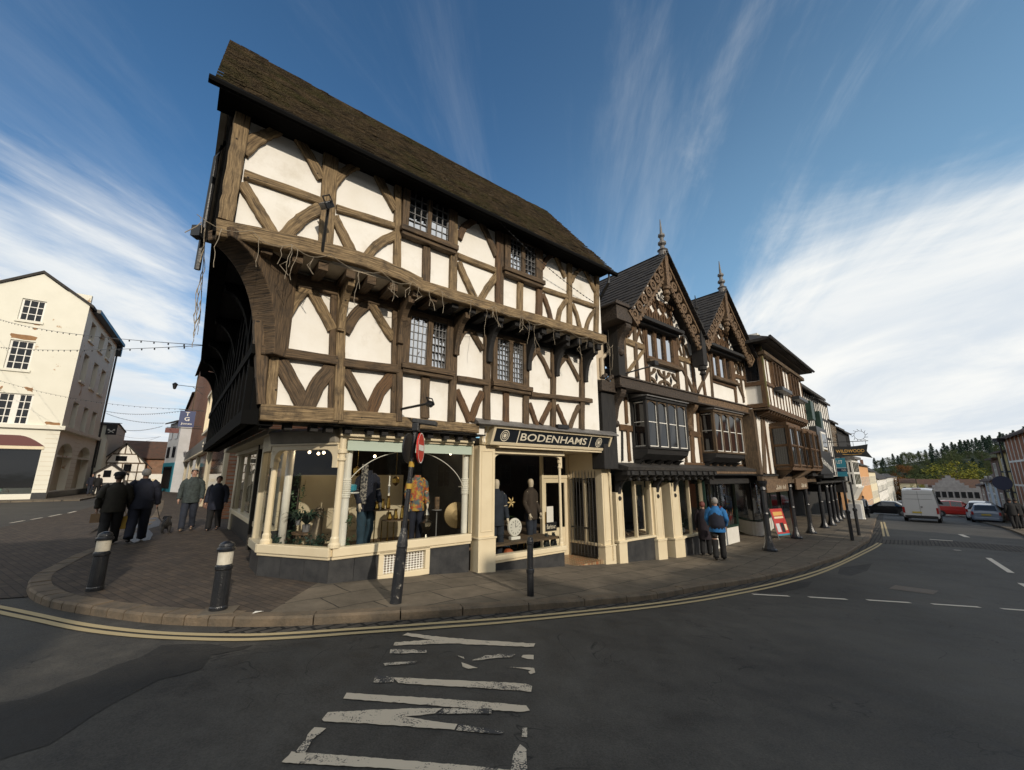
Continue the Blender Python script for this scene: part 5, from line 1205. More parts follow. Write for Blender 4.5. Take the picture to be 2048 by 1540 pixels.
M['fernpaper']=pm('green_leaf_wallpaper',(.30,.30,.20),.8,(.035,.075,.035),7,lo=.44,hi=.5)
m=MB();m.pbox(F0,pC0[1]+.05,uW,ws2[0],ws2[1],-1.1,-1.05);m.build('display_back',M['fernpaper'],gab)
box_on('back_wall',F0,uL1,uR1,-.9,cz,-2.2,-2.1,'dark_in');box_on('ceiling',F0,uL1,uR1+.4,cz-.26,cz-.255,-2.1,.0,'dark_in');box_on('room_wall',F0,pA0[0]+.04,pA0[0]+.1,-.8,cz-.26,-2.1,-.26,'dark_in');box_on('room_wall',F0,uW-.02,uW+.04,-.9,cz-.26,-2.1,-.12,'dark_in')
# recess door between the windows
a0,a1=pB0[1]+.02,pC0[0]+.05;zg=gm(F0.P(a0,0,-.3))
m=MB();m.pbox(F0,a0,a0+.1,zg,cz-.4,-.9,-.85);m.pbox(F0,a1-.1,a1,zg,cz-.4,-.9,-.85);m.pbox(F0,a0+.1,a1-.1,zg,zg+.7,-.9,-.86);m.pbox(F0,a0+.1,a1-.1,cz-.55,cz-.4,-.9,-.852);d_=m.build('door',M['cream'],gab);m=MB();m.add([F0.P(a0,zg+.7,-.88),F0.P(a1,zg+.7,-.88),F0.P(a1,cz-.5,-.88),F0.P(a0,cz-.5,-.88)],[(0,1,2,3)]);m.build('pane',M['pane_dark'],d_,fix=False)
m=MB();m.tube([F0.P(a0+.05,zg+.9,-.83),F0.P(a0+.05,zg+1.1,-.83)],.013,5);m.build('handle',M['brass'],d_)
# dark shop behind the arcade end with curved white stall risers
HP=Plane(9.33,15.79,R(45.5))
def curved(pxs,h,o_in,mat,name='stall_riser'):
 base=catmull([flat(G(x,y))for x,y in pxs],5);m=MB();vs,fs=[],[]
 for p in base:z_=gz(p.x,p.y);vs+=[Vector((p.x,p.y,z_-.05)),Vector((p.x,p.y,z_+h)),Vector((p.x,p.y,z_+h))+F0.n*-.12,Vector((p.x,p.y,z_-.05))+F0.n*-.12]
 for i in range(len(base)-1):
  for e in range(4):f=(e+1)%4;fs.append((i*4+e,i*4+f,(i+1)*4+f,(i+1)*4+e))
 fs.append((3,2,1,0));n=len(vs);fs.append((n-4,n-3,n-2,n-1));m.add(vs,fs);return m.build(name,M[mat],gab),base
M['dkgreen']=pm('dark_green_paint',(.010,.035,.024),.45)
for pxs in([(1420,1106),(1450,1092),(1480,1083)],[(1474,1058),(1500,1069),(1520,1072),(1533,1068),(1548,1056)]):
 o,base=curved(pxs,.62,.1,'white')
 m=MB();vs,fs=[],[]
 for p in base:z_=gz(p.x,p.y)+.62;vs+=[Vector((p.x,p.y,z_))+F0.n*.03,Vector((p.x,p.y,z_+.07))+F0.n*.03,Vector((p.x,p.y,z_+.07))-F0.n*.13,Vector((p.x,p.y,z_))-F0.n*.13]
 for i in range(len(base)-1):
  for e in range(4):f=(e+1)%4;fs.append((i*4+e,i*4+f,(i+1)*4+f,(i+1)*4+e))
 m.add(vs,fs);m.build('shop_sill',M['dkgreen'],gab)
 gl=MB();vs,fs=[],[]
 for p in base:z_=gz(p.x,p.y);vs+=[Vector((p.x,p.y,z_+.69))-F0.n*.05,Vector((p.x,p.y,1.45))-F0.n*.05]
 for i in range(len(base)-1):fs.append((2*i,2*i+2,2*i+3,2*i+1))
 gl.add(vs,fs);gl.build('curved_pane',M['shopglass'],gab,fix=False)
 for p in(base[0],base[-1]):
  m=MB();m.box((p.x,p.y,(gz(p.x,p.y)+2.2)/2+.2),(.07,.07,2.2-gz(p.x,p.y)-.9),F0.az);m.build('window_post',M['dkgreen'],gab)
box_on('shop_beam',F0,uW-.05,uR1+.3,cz-.55,cz-.262,-.25,.3,'black_oak')
M['warmwood']=pm('warm_shop_wood',(.30,.15,.045),.6,(.20,.10,.03),4)
p=G(1500,1060);m=MB();m.pbox(F0,14.1,15.8,gz(p.x,p.y)+.5,gz(p.x,p.y)+1.1,-1.9,-1.5);tag(m.build('display_chest',M['warmwood']),'warm orange wooden chest glowing inside the dark curved shop window','chest')
l=bpy.data.lights.new('shop_spot','POINT');l.energy=9;l.color=(1,.7,.38);l.shadow_soft_size=.05;lo_=bpy.data.objects.new('shop_spot',l);C.objects.link(lo_);lo_.location=F0.P(14.9,1.0,-1.5)
m=MB();m.ball(F0.P(14.9,1.12,-1.5),.035,8,6);m.build('ceiling_spot',M['lampglow'],gab)

# ------------------------------------------------------------------ close-studded house standing out over the arcade
H1,H2=HP,HP.off(.5)
hs=thing('close_studded_house','tall house with narrow close-set brown studs standing over arcade posts','house',HP.P(3,-1,-2))
def hb(name,pl,u0,u1,z0,z1,o0,o1,mat,bevel=0,parent=None):return box_on(name,pl,u0,u1,z0,z1,o0,o1,mat,parent or hs,bevel)
A_=lambda pl,x,y:pl.at(*Zh(x,y))
hu0,hu1=A_(H2,215,700)[0],A_(H2,520,760)[0]
z_str=(A_(H2,185,365)[1]+A_(H2,490,560)[1])/2;z_mid=(A_(H2,220,600)[1]+A_(H2,500,740)[1])/2;z_bot=(A_(H2,240,800)[1]+A_(H2,550,905)[1])/2
z_top=A_(H2,190,235)[1]
hb('wall',H2,hu0,hu1,z_bot,z_top+.1,-.3,-.03,'plaster');hb('wall',H1,.1,hu1,1.75,z_bot,-.35,-.03,'plaster')
m=MB()
n=13
for k in range(n+1):
 u=hu0+.06+(hu1-hu0-.12)*k/n
 for a,b in((z_bot,z_mid-.08),(z_mid+.08,z_str-.1),(z_str+.06,z_top)):
  if k:m.timber(H2,[(u,a),(u+rnd.uniform(-.02,.02),b)],.075,.008,-.08)
m.build('close_studding',M['oak_orange'],hs)
for z_,w in((z_mid,.16),(z_bot+.02,.22)):
 m=MB();m.timber(H2,[(hu0,z_),(hu1,z_)],w,.04,-.1);m.build('rail',M['oak_orange'],hs)
hb('string_course',H2,hu0-.1,hu1,z_str-.1,z_str+.06,-.1,.16,'oak_dark',.02)
m=MB();m.timber(H2,[(hu0+.05,z_bot),(hu0+.02,z_top)],.13,.05,-.06);m.build('corner_post',pm('mossy_oak',(.10,.11,.03),.85,(.16,.11,.05),5,.5),hs)
for x0,y0,x1,y1 in((262,470,335,645),(405,575,470,715)):
 a=A_(H2,x0,(y0+y1)/2-20);b=A_(H2,x1,(y0+y1)/2+20);zz0,zz1=z_mid+.05,z_str-.14
 m=MB()
 for q in range(4):u=a[0]+(b[0]-a[0])*q/3;m.pbox(H2,u-.045,u+.045,zz0,zz1,-.06,.08)
 m.pbox(H2,a[0],b[0],zz0-.06,zz0,-.06,.085);m.pbox(H2,a[0],b[0],zz1,zz1+.06,-.06,.085);w=m.build('window',M['oak_orange'],hs)
 for q in range(3):
  g_=MB();ua,ub=a[0]+(b[0]-a[0])*q/3,a[0]+(b[0]-a[0])*(q+1)/3;g_.add([H2.P(ua,zz0,.01),H2.P(ub,zz0,.01),H2.P(ub,zz1,.01),H2.P(ua,zz1,.01)],[(0,1,2,3)]);g_.build('pane',M['pane_dark'],w,fix=False)
 m=MB();m.pbox(H2,a[0]-.08,b[0]+.1,zz0-.22,zz0-.07,.0,.32);m.build('window_box',M['black'],w,bevel=.01)
# side wall facing back up the street
HS=lambda u,z,o:H2.P(hu0,z,0)-H2.n*u+H2.d*(-o)
m=MB();m.extrude([HS(-.02,z_bot,0),HS(3.2,z_bot,0),HS(3.2,z_str,0),HS(-.02,z_str,0)],H2.d*.2);m.build('side_wall',M['plaster'],hs)
m=MB();m.extrude([HS(-.02,z_str,0),HS(3.2,z_str,0),HS(3.2,z_top,0),HS(-.02,z_top,0)],H2.d*.2);m.build('side_wall',M['oak_dark'],hs)
for u,z0,z1 in((0,z_bot,z_top),(.62,z_mid,z_str),(1.25,z_bot,z_top)):
 m=MB();m.extrude([HS(u,z0,0),HS(u+.14,z0,0),HS(u+.14,z1,0),HS(u,z1,0)],-H2.d*.05);m.build('post',M['oak_orange'],hs)
for z0 in(z_mid-.1,z_str-.12,z_bot):
 m=MB();m.extrude([HS(.0,z0,0),HS(3.2,z0,0),HS(3.2,z0+.16,0),HS(.0,z0+.16,0)],-H2.d*.06);m.build('rail',M['oak_orange'],hs)
m=MB();m.extrude([HS(.16,z_mid+.1,.01),HS(.6,z_mid+.1,.01),HS(.6,z_str-.15,.01),HS(.16,z_str-.15,.01)],-H2.d*.02);m.build('side_pane',M['pane_dark'],hs)
# jetty: moulded soffit with cogs
hb('jetty_soffit',HP,.0,hu1,z_bot-.10,z_bot-.05,-.1,.55,'oak_dark')
m=MB()
for k in range(18):u=hu0+.2+k*(hu1-hu0-.3)/17;m.extrude([HP.P(u-.07,z_bot-.1,.05),HP.P(u-.07,z_bot-.1,.52),HP.P(u-.07,z_bot-.2,.45),HP.P(u-.07,z_bot-.33,.05)],HP.d*.14)
m.build('jetty_cogs',M['oak_orange'],hs)
# roof: hipped at the near corner, with boxed eaves
ez=A_(HP.off(1.25),252,165)[1];er=.5
m=MB();R_=lambda u,z,o:H2.P(u,z,o)
c=[R_(hu0-.75,ez,er),R_(hu1+.15,ez,er),R_(hu1+.15,ez,-7),R_(hu0-.75,ez,-7)];rg=[R_(hu0+2.4,ez+1.9,-3),R_(hu1+.15,ez+1.9,-3)]
m.add(c+rg,[(0,1,5,4),(0,4,3),(1,2,5),(2,3,4,5)]);m.extrude([p-Vector((0,0,.1))for p in c],(0,0,.09));m.build('roof',M['roof_dark'],hs)
m=MB();m.extrude([R_(hu0-.3,ez-.12,er-.2),R_(hu1,ez-.12,er-.2),R_(hu1,ez-.12,-.3),R_(hu0-.3,ez-.12,-.3)],(0,0,.02));m.tube([R_(hu0-.8,ez-.02,er+.06),R_(hu1+.2,ez-.02,er+.06)],.06,6);m.build('eaves',M['black'],hs)
# canted oak bays
def obay(uA,uF,uB,zb,zt,out,par,mat='oak_orange',n=2):
 m=MB();P0,P1,P2,P3=(uA,0),(uF,out),(uB,out),(uB+.35,0);seq=[P0,P1,P2,P3]
 base=[HP.P(u,zb,o)for u,o in seq];m.extrude([p-Vector((0,0,.12))for p in base],(0,0,.12));m.extrude([p+Vector((0,0,zt-zb))for p in base],(0,0,.14));ob=m.build('bay_window',M[mat],par,bevel=.01)
 f=MB();zm=zb+(zt-zb)*.52
 for(a,b),k in zip(zip(seq,seq[1:]),(1,n,1)):
  for j in range(k+1):
   u,o=a[0]+(b[0]-a[0])*j/k,a[1]+(b[1]-a[1])*j/k;p=HP.P(u,0,o);f.box((p.x,p.y,(zb+zt)/2),(.13,.13,zt-zb),-HP.az)
  for z_ in(zb+.07,zm,zt-.06):f.tube([HP.P(a[0],z_,a[1]),HP.P(b[0],z_,b[1])],.055,4)
 f.build('bay_frame',M[mat],ob)
 gl=MB()
 for a,b in zip(seq,seq[1:]):gl.add([HP.P(a[0],zb,a[1]-.02),HP.P(b[0],zb,b[1]-.02),HP.P(b[0],zt,b[1]-.02),HP.P(a[0],zt,a[1]-.02)],[(0,1,2,3)])
 gl.build('pane',M['pane_dark'],ob,fix=False)
 l=MB()
 for a,b in zip(seq,seq[1:]):
  for j in range(1,8):
   t=j/8;u,o=a[0]+(b[0]-a[0])*t,a[1]+(b[1]-a[1])*t;l.tube([HP.P(u,zb,o),HP.P(u,zt,o)],.008,4)
 l.build('leading',M['leadcame'],ob)
 cv=MB();cv.extrude([HP.P(uA+.1,zb-.12,0),HP.P(uF,zb-.12,out-.03),HP.P(uF,zb-.3,out*.6),HP.P(uA+.2,zb-.55,.0)],HP.d*.12);cv.extrude([HP.P(uB,zb-.12,0),HP.P(uB,zb-.12,out-.03),HP.P(uB,zb-.3,out*.6),HP.P(uB,zb-.55,.0)],HP.d*.12);cv.build('bay_bracket',M['oak_dark'],ob)
bq=HP.off(.65);b1f,b1e=A_(bq,402,1100)[0],A_(bq,518,1150)[0];zb_,zt_=A_(bq,460,1275)[1],A_(bq,450,955)[1]
b2f,b2e=A_(bq,558,1100)[0],A_(bq,640,1150)[0]
obay(A_(HP,262,1100)[0],b1f,b1e,zb_,zt_,.65,hs);obay(b1e+.40,b2f,b2e,zb_,zt_,.65,hs)
for x,w,mt in((200,.26,'oak_dark'),(212,.08,'oak_orange')):
 m=MB();m.timber(HP,[(A_(HP,x,1330)[0],1.75),(A_(HP,x-12,940)[0],z_bot-.1)],w,.03,-.1);m.build('post',M[mt],hs)
m=MB();u=A_(HP,232,1200)[0];m.timber(HP,[(u,1.75),(u,z_bot-.1)],.1,.04,-.1);m.build('post',M['oak_orange'],hs)
m=MB();m.timber(F0.off(-.22),[F0.at(*Z11(880,700),-.22),F0.at(*Z11(1000,850),-.22)],.3,.03,-.05);m.build('brace',M['oak_dark'],gab)
m=MB();m.pbox(HP,-.05,.28,1.7,z_bot-.05,-.45,.02);m.build('corner_post',M['oak_dark'],hs)
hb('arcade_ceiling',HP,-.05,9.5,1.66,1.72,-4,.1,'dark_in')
hb('arcade_beam',HP,-.05,9.6,1.35,1.66,-.12,.06,'oak_dark',.01)
q=HP.off(.12)
for x0,x1,y0,y1 in((212,385,1350,1450),(455,545,1375,1440)):
 a=A_(q,x0,(y0+y1)/2);b=A_(q,x1,(y0+y1)/2);m=MB();m.pbox(HP,a[0],b[0],1.05,1.55,.06,.13);s_=m.build('name_board',M['gable_wood'],hs,bevel=.01)
 w=b[0]-a[0];m=MB()
 for k in range(11):
  if k!=6:u=a[0]+w*(.4+.045*k);m.pbox(HP,u,u+.035,1.14,1.20+.12*abs(math.sin(k*1.7)),.13,.136)
 m.build('lettering',M['letter'],s_)
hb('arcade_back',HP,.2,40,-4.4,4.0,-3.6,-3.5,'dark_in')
for k in range(6):
 u=1.0+k*3.2;m=MB();m.pbox(HP,u,u+2.2,-.6-k*.05,1.2,-3.5,-3.45);w=m.build('arcade_window',M['pane_dark'],hs)
 m=MB();m.pbox(HP,u-.1,u+2.3,-1.4-k*.1,-.62-k*.05,-3.5,-3.4);m.pbox(HP,u-.1,u,-.62-k*.05,1.25,-3.5,-3.42);m.build('frame',M['white' if k==1 else 'black'],w)
# iron arcade columns on flared feet
def arcade_post(p,zt,label):
 H=zt-p.z;t=thing('arcade_post',label,'post',p,'iron posts of the arcade')
 m=MB();pr=[(.12,.38),(.105,.5),(.10,H*.5),(.115,H*.52),(.10,H*.54),(.095,H-.35),(.13,H-.32),(.11,H-.22),(.17,H-.1),(.19,H)];m.lathe(pr,p,10);m.build('shaft',M['black_gloss'],t)
 m=MB();m.lathe([(.24,-.04),(.24,.06),(.20,.09),(.17,.16),(.13,.28),(.11,.385)],p,10);m.build('foot',M['black_gloss'],t);return t
apx=[(1540,1102),(1593,1077),(1623,1067),(1650,1056),(1664,1051),(1672,1045),(1679,1041),(1686,1037)]
lab=['black iron arcade post nearest the viewer, under the corner of the studded house','black arcade post right behind the red pavement sign','black arcade post third along from the gabled house','stout black arcade post in front of the dark arcade shops','black arcade post partly behind the stout one','thin black arcade post far along the arcade','second last black arcade post before the twin sign poles','farthest black arcade post, just left of the twin sign poles']
for(x,y),l_ in zip(apx,lab):arcade_post(G(x,y),1.5 if x<1660 else 1.3,l_)
# ------------------------------------------------------------------ further houses of the row
def house_box(name,label,pl,u0,u1,zb,zt,depth,wall,roofm,wins=(),studs=0,ridge=2.0,over=.35,chim=(),studmat='black_oak',winmat='white',grid=(2,3),group=None,gable=False,glass='pane_dark',cat='house',o=0.0,extra=None):
 t=thing(name,label,cat,pl.P((u0+u1)/2,zb,-depth/2+o),group)
 m=MB();m.pbox(pl,u0,u1,zb,zt,o-depth,o)
 if gable:m.extrude([pl.P(u0,zt,o),pl.P(u1,zt,o),pl.P((u0+u1)/2,zt+ridge,o)],-pl.n*depth)
 m.build('wall',M[wall],t)
 r=MB();mid=o-depth/2
 if gable:
  um_=(u0+u1)/2;k_=(zt-over*ridge/((u1-u0)/2))
  r.extrude([pl.P(u0-over,k_,o+over),pl.P(um_,zt+ridge,o+over),pl.P(um_,zt+ridge+.12,o+over),pl.P(u0-over,k_+.12,o+over)],-pl.n*(depth+over));r.extrude([pl.P(u1+over,k_,o+over),pl.P(um_,zt+ridge,o+over),pl.P(um_,zt+ridge+.12,o+over),pl.P(u1+over,k_+.12,o+over)],-pl.n*(depth+over))
 else:
  a,b=u0-.05,u1+.05
  for s_ in(1,-1):
   e=o+over if s_>0 else o-depth-over
   r.extrude([pl.P(a,zt-.1,e),pl.P(a,zt+ridge,mid),pl.P(a,zt+ridge+.14,mid),pl.P(a,zt+.04,e)],pl.d*(b-a))
  w2_=MB();w2_.extrude([pl.P(u0,zt,o),pl.P(u0,zt,o-depth),pl.P(u0,zt+ridge,mid)],pl.d*(u1-u0));w2_.build('gable_wall',M[wall],t)
 rf_=r.build('roof',M[roofm],t)
 for cu_,co,h in chim:
  c_=MB();c_.pbox(pl,cu_-.4,cu_+.4,zt+ridge*.4,zt+ridge+h,mid-.35+co,mid+.35+co);cb=c_.build('chimney',M['redbrick'],rf_)
 for k in range(studs+1)if studs else():
  pass
 if studs:
  s_=MB()
  for k in range(studs+1):u=u0+.06+(u1-u0-.12)*k/studs;s_.pbox(pl,u-.06,u+.06,zb,zt,o,o+.03)
  for k in range(1,4):z_=zb+(zt-zb)*k/4;s_.pbox(pl,u0,u1,z_-.07,z_+.07,o,o+.035)
  s_.build('timber_frame',M[studmat],t)
 for wi in wins:
  u,z_,w,h=wi[:4];f=MB();f.pbox(pl,u-w/2-.06,u+w/2+.06,z_-.06,z_,o-.02,o+.06);f.pbox(pl,u-w/2-.06,u-w/2,z_,z_+h,o-.02,o+.05);f.pbox(pl,u+w/2,u+w/2+.06,z_,z_+h,o-.02,o+.05);f.pbox(pl,u-w/2-.06,u+w/2+.06,z_+h,z_+h+.06,o-.02,o+.05)
  for j in range(1,grid[0]):uu=u-w/2+w*j/grid[0];f.pbox(pl,uu-.02,uu+.02,z_,z_+h,o,o+.04)
  for j in range(1,grid[1]):zz=z_+h*j/grid[1];f.pbox(pl,u-w/2,u+w/2,zz-.02,zz+.02,o,o+.039)
  fr_=f.build('window',M[winmat],t);gl=MB();gl.add([pl.P(u-w/2,z_,o+.015),pl.P(u+w/2,z_,o+.015),pl.P(u+w/2,z_+h,o+.015),pl.P(u-w/2,z_+h,o+.015)],[(0,1,2,3)]);gl.build('pane',M[glass],fr_,fix=False)
 if extra:extra(t)
 return t
M['redbrick']=brickmat('red_brick',(.25,.10,.06),(.19,.075,.045),(.22,.18,.14),.23,.075,.012,vertical=R(42),bump=.3)
M['redbrick_side']=brickmat('orange_brick',(.32,.115,.045),(.24,.085,.04),(.24,.18,.13),.23,.075,.012,vertical=R(-39),bump=.3)
M['yellowwash']=pm('ochre_limewash',(.62,.44,.17),.85,(.55,.37,.13),1.5,.1)
M['creamwash']=pm('cream_limewash',(.72,.64,.46),.85,(.66,.58,.40),1.2,.15,bscale=20,dirt=((.50,.40,.25),.9,.58,.8,.6))
M['bluewash']=pm('pale_grey_wash',(.55,.56,.58),.8,(.48,.49,.5),1.5)
M['redbar']=pm('orange_red_brickwork',(.42,.15,.06),.85,(.34,.11,.045),9)
M['greystone']=pm('grey_stone',(.20,.20,.21),.9,(.14,.14,.15),1.2,.2)
M['orangewash']=pm('orange_render',(.60,.33,.15),.85,(.54,.28,.12),1.5)
HR=HP
z_i=A_(HP.off(.6),690,700)[1]
iu0,iu1=hu1+.05,A_(HP.off(.1),655,900)[0]
def ex_i(t):
 for x,y in((578,820),(650,900)):
  u,z_=A_(HP.off(.3),x,y);b=MB();b.pbox(HP,u-.35,u+.35,z_-.5,z_+.55,.1,.38);b.build('shutter_box',M['dkgreen'],t,bevel=.02)
 b=MB();b.pbox(HP,iu0,iu1,1.65,1.9,-.3,.4);b.build('arcade_beam',M['black_oak'],t)
house_box('studded_house','second studded house along, white with dark thin studs and green window boxes',HP,iu0,iu1,1.7,z_i-.1,7,'plaster','roof_dark',studs=13,over=.4,ridge=2.2,o=.1,extra=ex_i)
def row_house(name,label,x0,x1,ytop,wall,studs,over=.2,zb=1.6,o=-.1,**k):
 u0,u1=HP.at(x0,870,o)[0],HP.at(x1,870,o)[0];zt=HP.at(x1,ytop,o+over)[1]
 return house_box(name,label,HP,u0,u1,zb,zt,7,wall,'roof_dark',studs=studs,over=over,o=o,**k),u0,u1,zt
rb=row_house('dark_house','black fronted house with a white sash window over the arcade',1641,1663,812,'plaster',6,o=-.2)
u,z_=HP.at(1652,897,.5)
m=MB();m.pbox(HP,u-1.5,u+1.4,z_-1.6,z_+1.15,-.2,.45);bw=m.build('bay',M['black'],rb[0],bevel=.03)
m=MB();m.pbox(HP,u-.75,u+.55,z_-.9,z_+.9,.45,.50);sw_=m.build('sash_frame',M['white'],bw)
m=MB()
for a in(0,1):
 for b in(0,1):m.pbox(HP,u-.66+a*.58,u-.14+a*.58,z_-.82+b*.86,z_-.06+b*.86,.49,.507)
m.build('pane',M['pane_dark'],bw)
rc=row_house('row_house','narrow white and pink-beamed house squeezed above the dark sash bay',1663.5,1673,846,'plaster',5,studmat='oak_dark')
rd=row_house('row_house','small dark gabled house beside the chimney of the arcade row',1673.5,1684,858,'black_oak',4)
re_=row_house('row_house','last dark timber house of the arcade row with a red chimney',1684.5,1697,866,'black_oak',6,chim=((HP.at(1695,870)[0],1.5,.6),))
u0,u1=re_[1],re_[2]
# big white sash bay at the end of the row
eu0=HP.at(1690,950)[0];D_=.5
while HP.at(1714,950,D_)[0]<eu0 and D_<6:D_+=.05
EB=HP.off(D_);eu1=eu0+3.2;ez0,ez1=zfor(HP,eu0,976,D_*.5),zfor(HP,eu0,918,D_*.5)
t=thing('bay_window_house','end house of the row with a wide white sash bay over the pavement','house',HP.P(eu0+2,-2,-3))
m=MB();m.pbox(HP,eu0-.5,eu1+.1,ez0-.3,ez1+1.8,-4,.0);m.build('wall',M['black_oak'],t)
m=MB();m.extrude([HP.P(eu0,ez0-.9,.1),HP.P(eu0,ez0,D_+.1),HP.P(eu0,ez0-.02,-.1),HP.P(eu0,ez0-.7,-.1)],HP.d*(eu1-eu0));m.pbox(HP,eu0,eu1,ez0,ez0+.1,-.1,D_+.12);m.build('bay_base',M['white'],t)
m=MB();m.pbox(HP,eu0,eu1,ez0+.1,ez1,-.1,D_);bb_=m.build('bay',M['white'],t)
m=MB()
for k in range(4):
 for j in range(2):a=eu0+.25+k*(eu1-eu0-.3)/4;m.pbox(HP,a,a+(eu1-eu0)/4-.3,ez0+.25+j*(ez1-ez0-.3)/2,ez0+.1+(j+1)*(ez1-ez0-.3)/2,D_-.01,D_+.012)
for j in range(2):
 
 for i in range(2):p=HP.P(eu0,ez0+.25+j*(ez1-ez0-.3)/2,.12+i*(D_-.1)/2);m.frame(p-HP.d*.012,HP.d*.02,HP.n*((D_-.1)/2-.12),(0,0,(ez1-ez0-.3)/2-.15))
m.build('pane',M['pane_dark'],bb_)
m=MB();m.pbox(HP,eu0-.1,eu1+.15,ez1,ez1+.18,-.1,D_+.2);m.build('bay_roof',M['lead'],t)
hb('arcade_ceiling',HP,9.4,eu1,1.25,1.32,-4,.1,'dark_in',0,hs)
# hanging signs
def sign_pl(px0,px1,dist_px,o):
 pass
def board(name,label,cat,quad,u_at,o_in,mat,thick=.06):
 """a projecting board: stands square to the row (in the plane across the street) at station u_at"""
 SP=Plane(*(HP.P(u_at,0,0)).xy,HP.az+R(90))
 SP.n=-HP.d;SP.d=HP.n
 return SP
uS=HP.at(1673,900,.2)[0]
SP=board('','','',None,uS,0,'')
q=[SP.at(*Z12(*p))for p in((905,780),(1370,772),(1392,950),(905,945))]
t=thing('hanging_sign','black banner-shaped WILDWOOD sign in gold letters, hung out over the pavement','sign',SP.P(q[0][0],q[3][1]))
su0,su1=min(q[0][0],q[3][0]),max(q[1][0],q[2][0]);sz0,sz1=(q[2][1]+q[3][1])/2,(q[0][1]+q[1][1])/2;sw_=su1-su0
pts=[]
for k in range(9):a=k/8;pts.append((su0+sw_*a,sz1+(-.08*math.sin(a*math.pi)+.04*a)*1))
pts+=[(su1-.10,(sz0+sz1)/2),(su1+.12,sz0-.05)]
for k in range(1,8):a=1-k/8;pts.append((su0+sw_*a,sz0+.10*math.sin(a*math.pi)))
pts.append((su0,sz0));m=MB();m.prism(SP,pts,-.03,.03);sb=m.build('board',M['black'],t)
M['gold']=pm('gold_letters',(.62,.36,.10),.5)
text('lettering','WILDWOOD',SP,su0+sw_*.07,su0+sw_*.88,sz0+(sz1-sz0)*.42,sz0+(sz1-sz0)*.68,.034,M['gold'],sb,bold=.015)
m=MB();m.tube([SP.P(su0+sw_*(.25+.55*k/8),sz0+(sz1-sz0)*(.30-.07*math.sin(k/8*math.pi)),.034)for k in range(9)],.014,4);m.build('underline',M['gold'],sb)
m=MB();m.tube([SP.P(-.2,sz1+.25),SP.P(su1+.05,sz1+.25)],.022,5)
for a in(.15,.6,.95):m.tube([SP.P(su0+sw_*a,sz1-.05),SP.P(su0+sw_*a,sz1+.25)],.015,4)
cu_=su0+sw_*.82
for k in range(12):
 a=k/12*2*math.pi;m.tube([SP.P(cu_+.28*math.cos(a),sz1+.62+.28*math.sin(a)),SP.P(cu_+.42*math.cos(a+.2),sz1+.62+.42*math.sin(a+.2))],.012,4);b=(k+1)/12*2*math.pi;m.tube([SP.P(cu_+.28*math.cos(a),sz1+.62+.28*math.sin(a)),SP.P(cu_+.28*math.cos(b),sz1+.62+.28*math.sin(b))],.012,4)
m.build('bracket',M['iron'],t)
uT=HP.at(1671,930,.2)[0]+.2;SP2=board('','','',None,uT-1.0,0,'')
q=[SP2.at(*Z12(*p))for p in((915,955),(1050,950),(1085,1205),(945,1210))]
lu0,lu1,lz0,lz1=(q[0][0]+q[3][0])/2,(q[1][0]+q[2][0])/2,q[3][1],q[0][1]
M['teal']=pm('teal_board',(.030,.22,.30),.5);M['navy']=pm('navy_paint',(.010,.016,.05),.5)
t=thing('letting_board','teal LET board fixed upright below the black hanging sign','sign',SP2.P(lu0,lz0))
m=MB();m.pbox(SP2,lu0,lu1,lz0,lz1,-.02,.02);b_=m.build('board',M['teal'],t)
hh=lz1-lz0
m=MB();m.pbox(SP2,lu0,lu1,lz0+hh*.26,lz0+hh*.44,.02,.026);m.build('band',M['navy'],b_)
m=MB();m.pbox(SP2,lu0,lu1,lz0+hh*.455,lz0+hh*.475,.02,.026);m.build('stripe',M['white'],b_)
ww=lu1-lu0
text('lettering','LET',SP2,lu0+ww*.12,lu0+ww*.7,lz0+hh*.70,lz0+hh*.88,.024,M['white'],b_,bold=.01);text('lettering','Halls',SP2,lu0+ww*.5,lu0+ww*.92,lz0+hh*.30,lz0+hh*.40,.03,M['white'],b_)
uV=HP.at(1655,930,.5)[0];VS=HP.off(.55)
q=[VS.at(*Z12(*p))for p in((700,950),(880,1130))]
t=thing('diagonal_sign','black sign with white slanting lettering on the dark arcade front','sign',VS.P(q[0][0],q[1][1]))
cx_,cz_=(q[0][0]+q[1][0])/2,(q[0][1]+q[1][1])/2;L_=math.hypot(q[1][0]-q[0][0],q[1][1]-q[0][1]);an=math.atan2(q[1][1]-q[0][1],q[1][0]-q[0][0])
m=MB();m.pbox(VS,q[0][0]-.3,q[1][0]+.3,q[1][1]-.2,q[0][1]+.4,-.06,-.01);b_=m.build('board',M['black'],t)
text('lettering',"VALENTINE'S",VS,cx_-L_*.5,cx_+L_*.5,cz_-.13,cz_+.15,.0,M['white'],b_,rot=an,bold=.01)

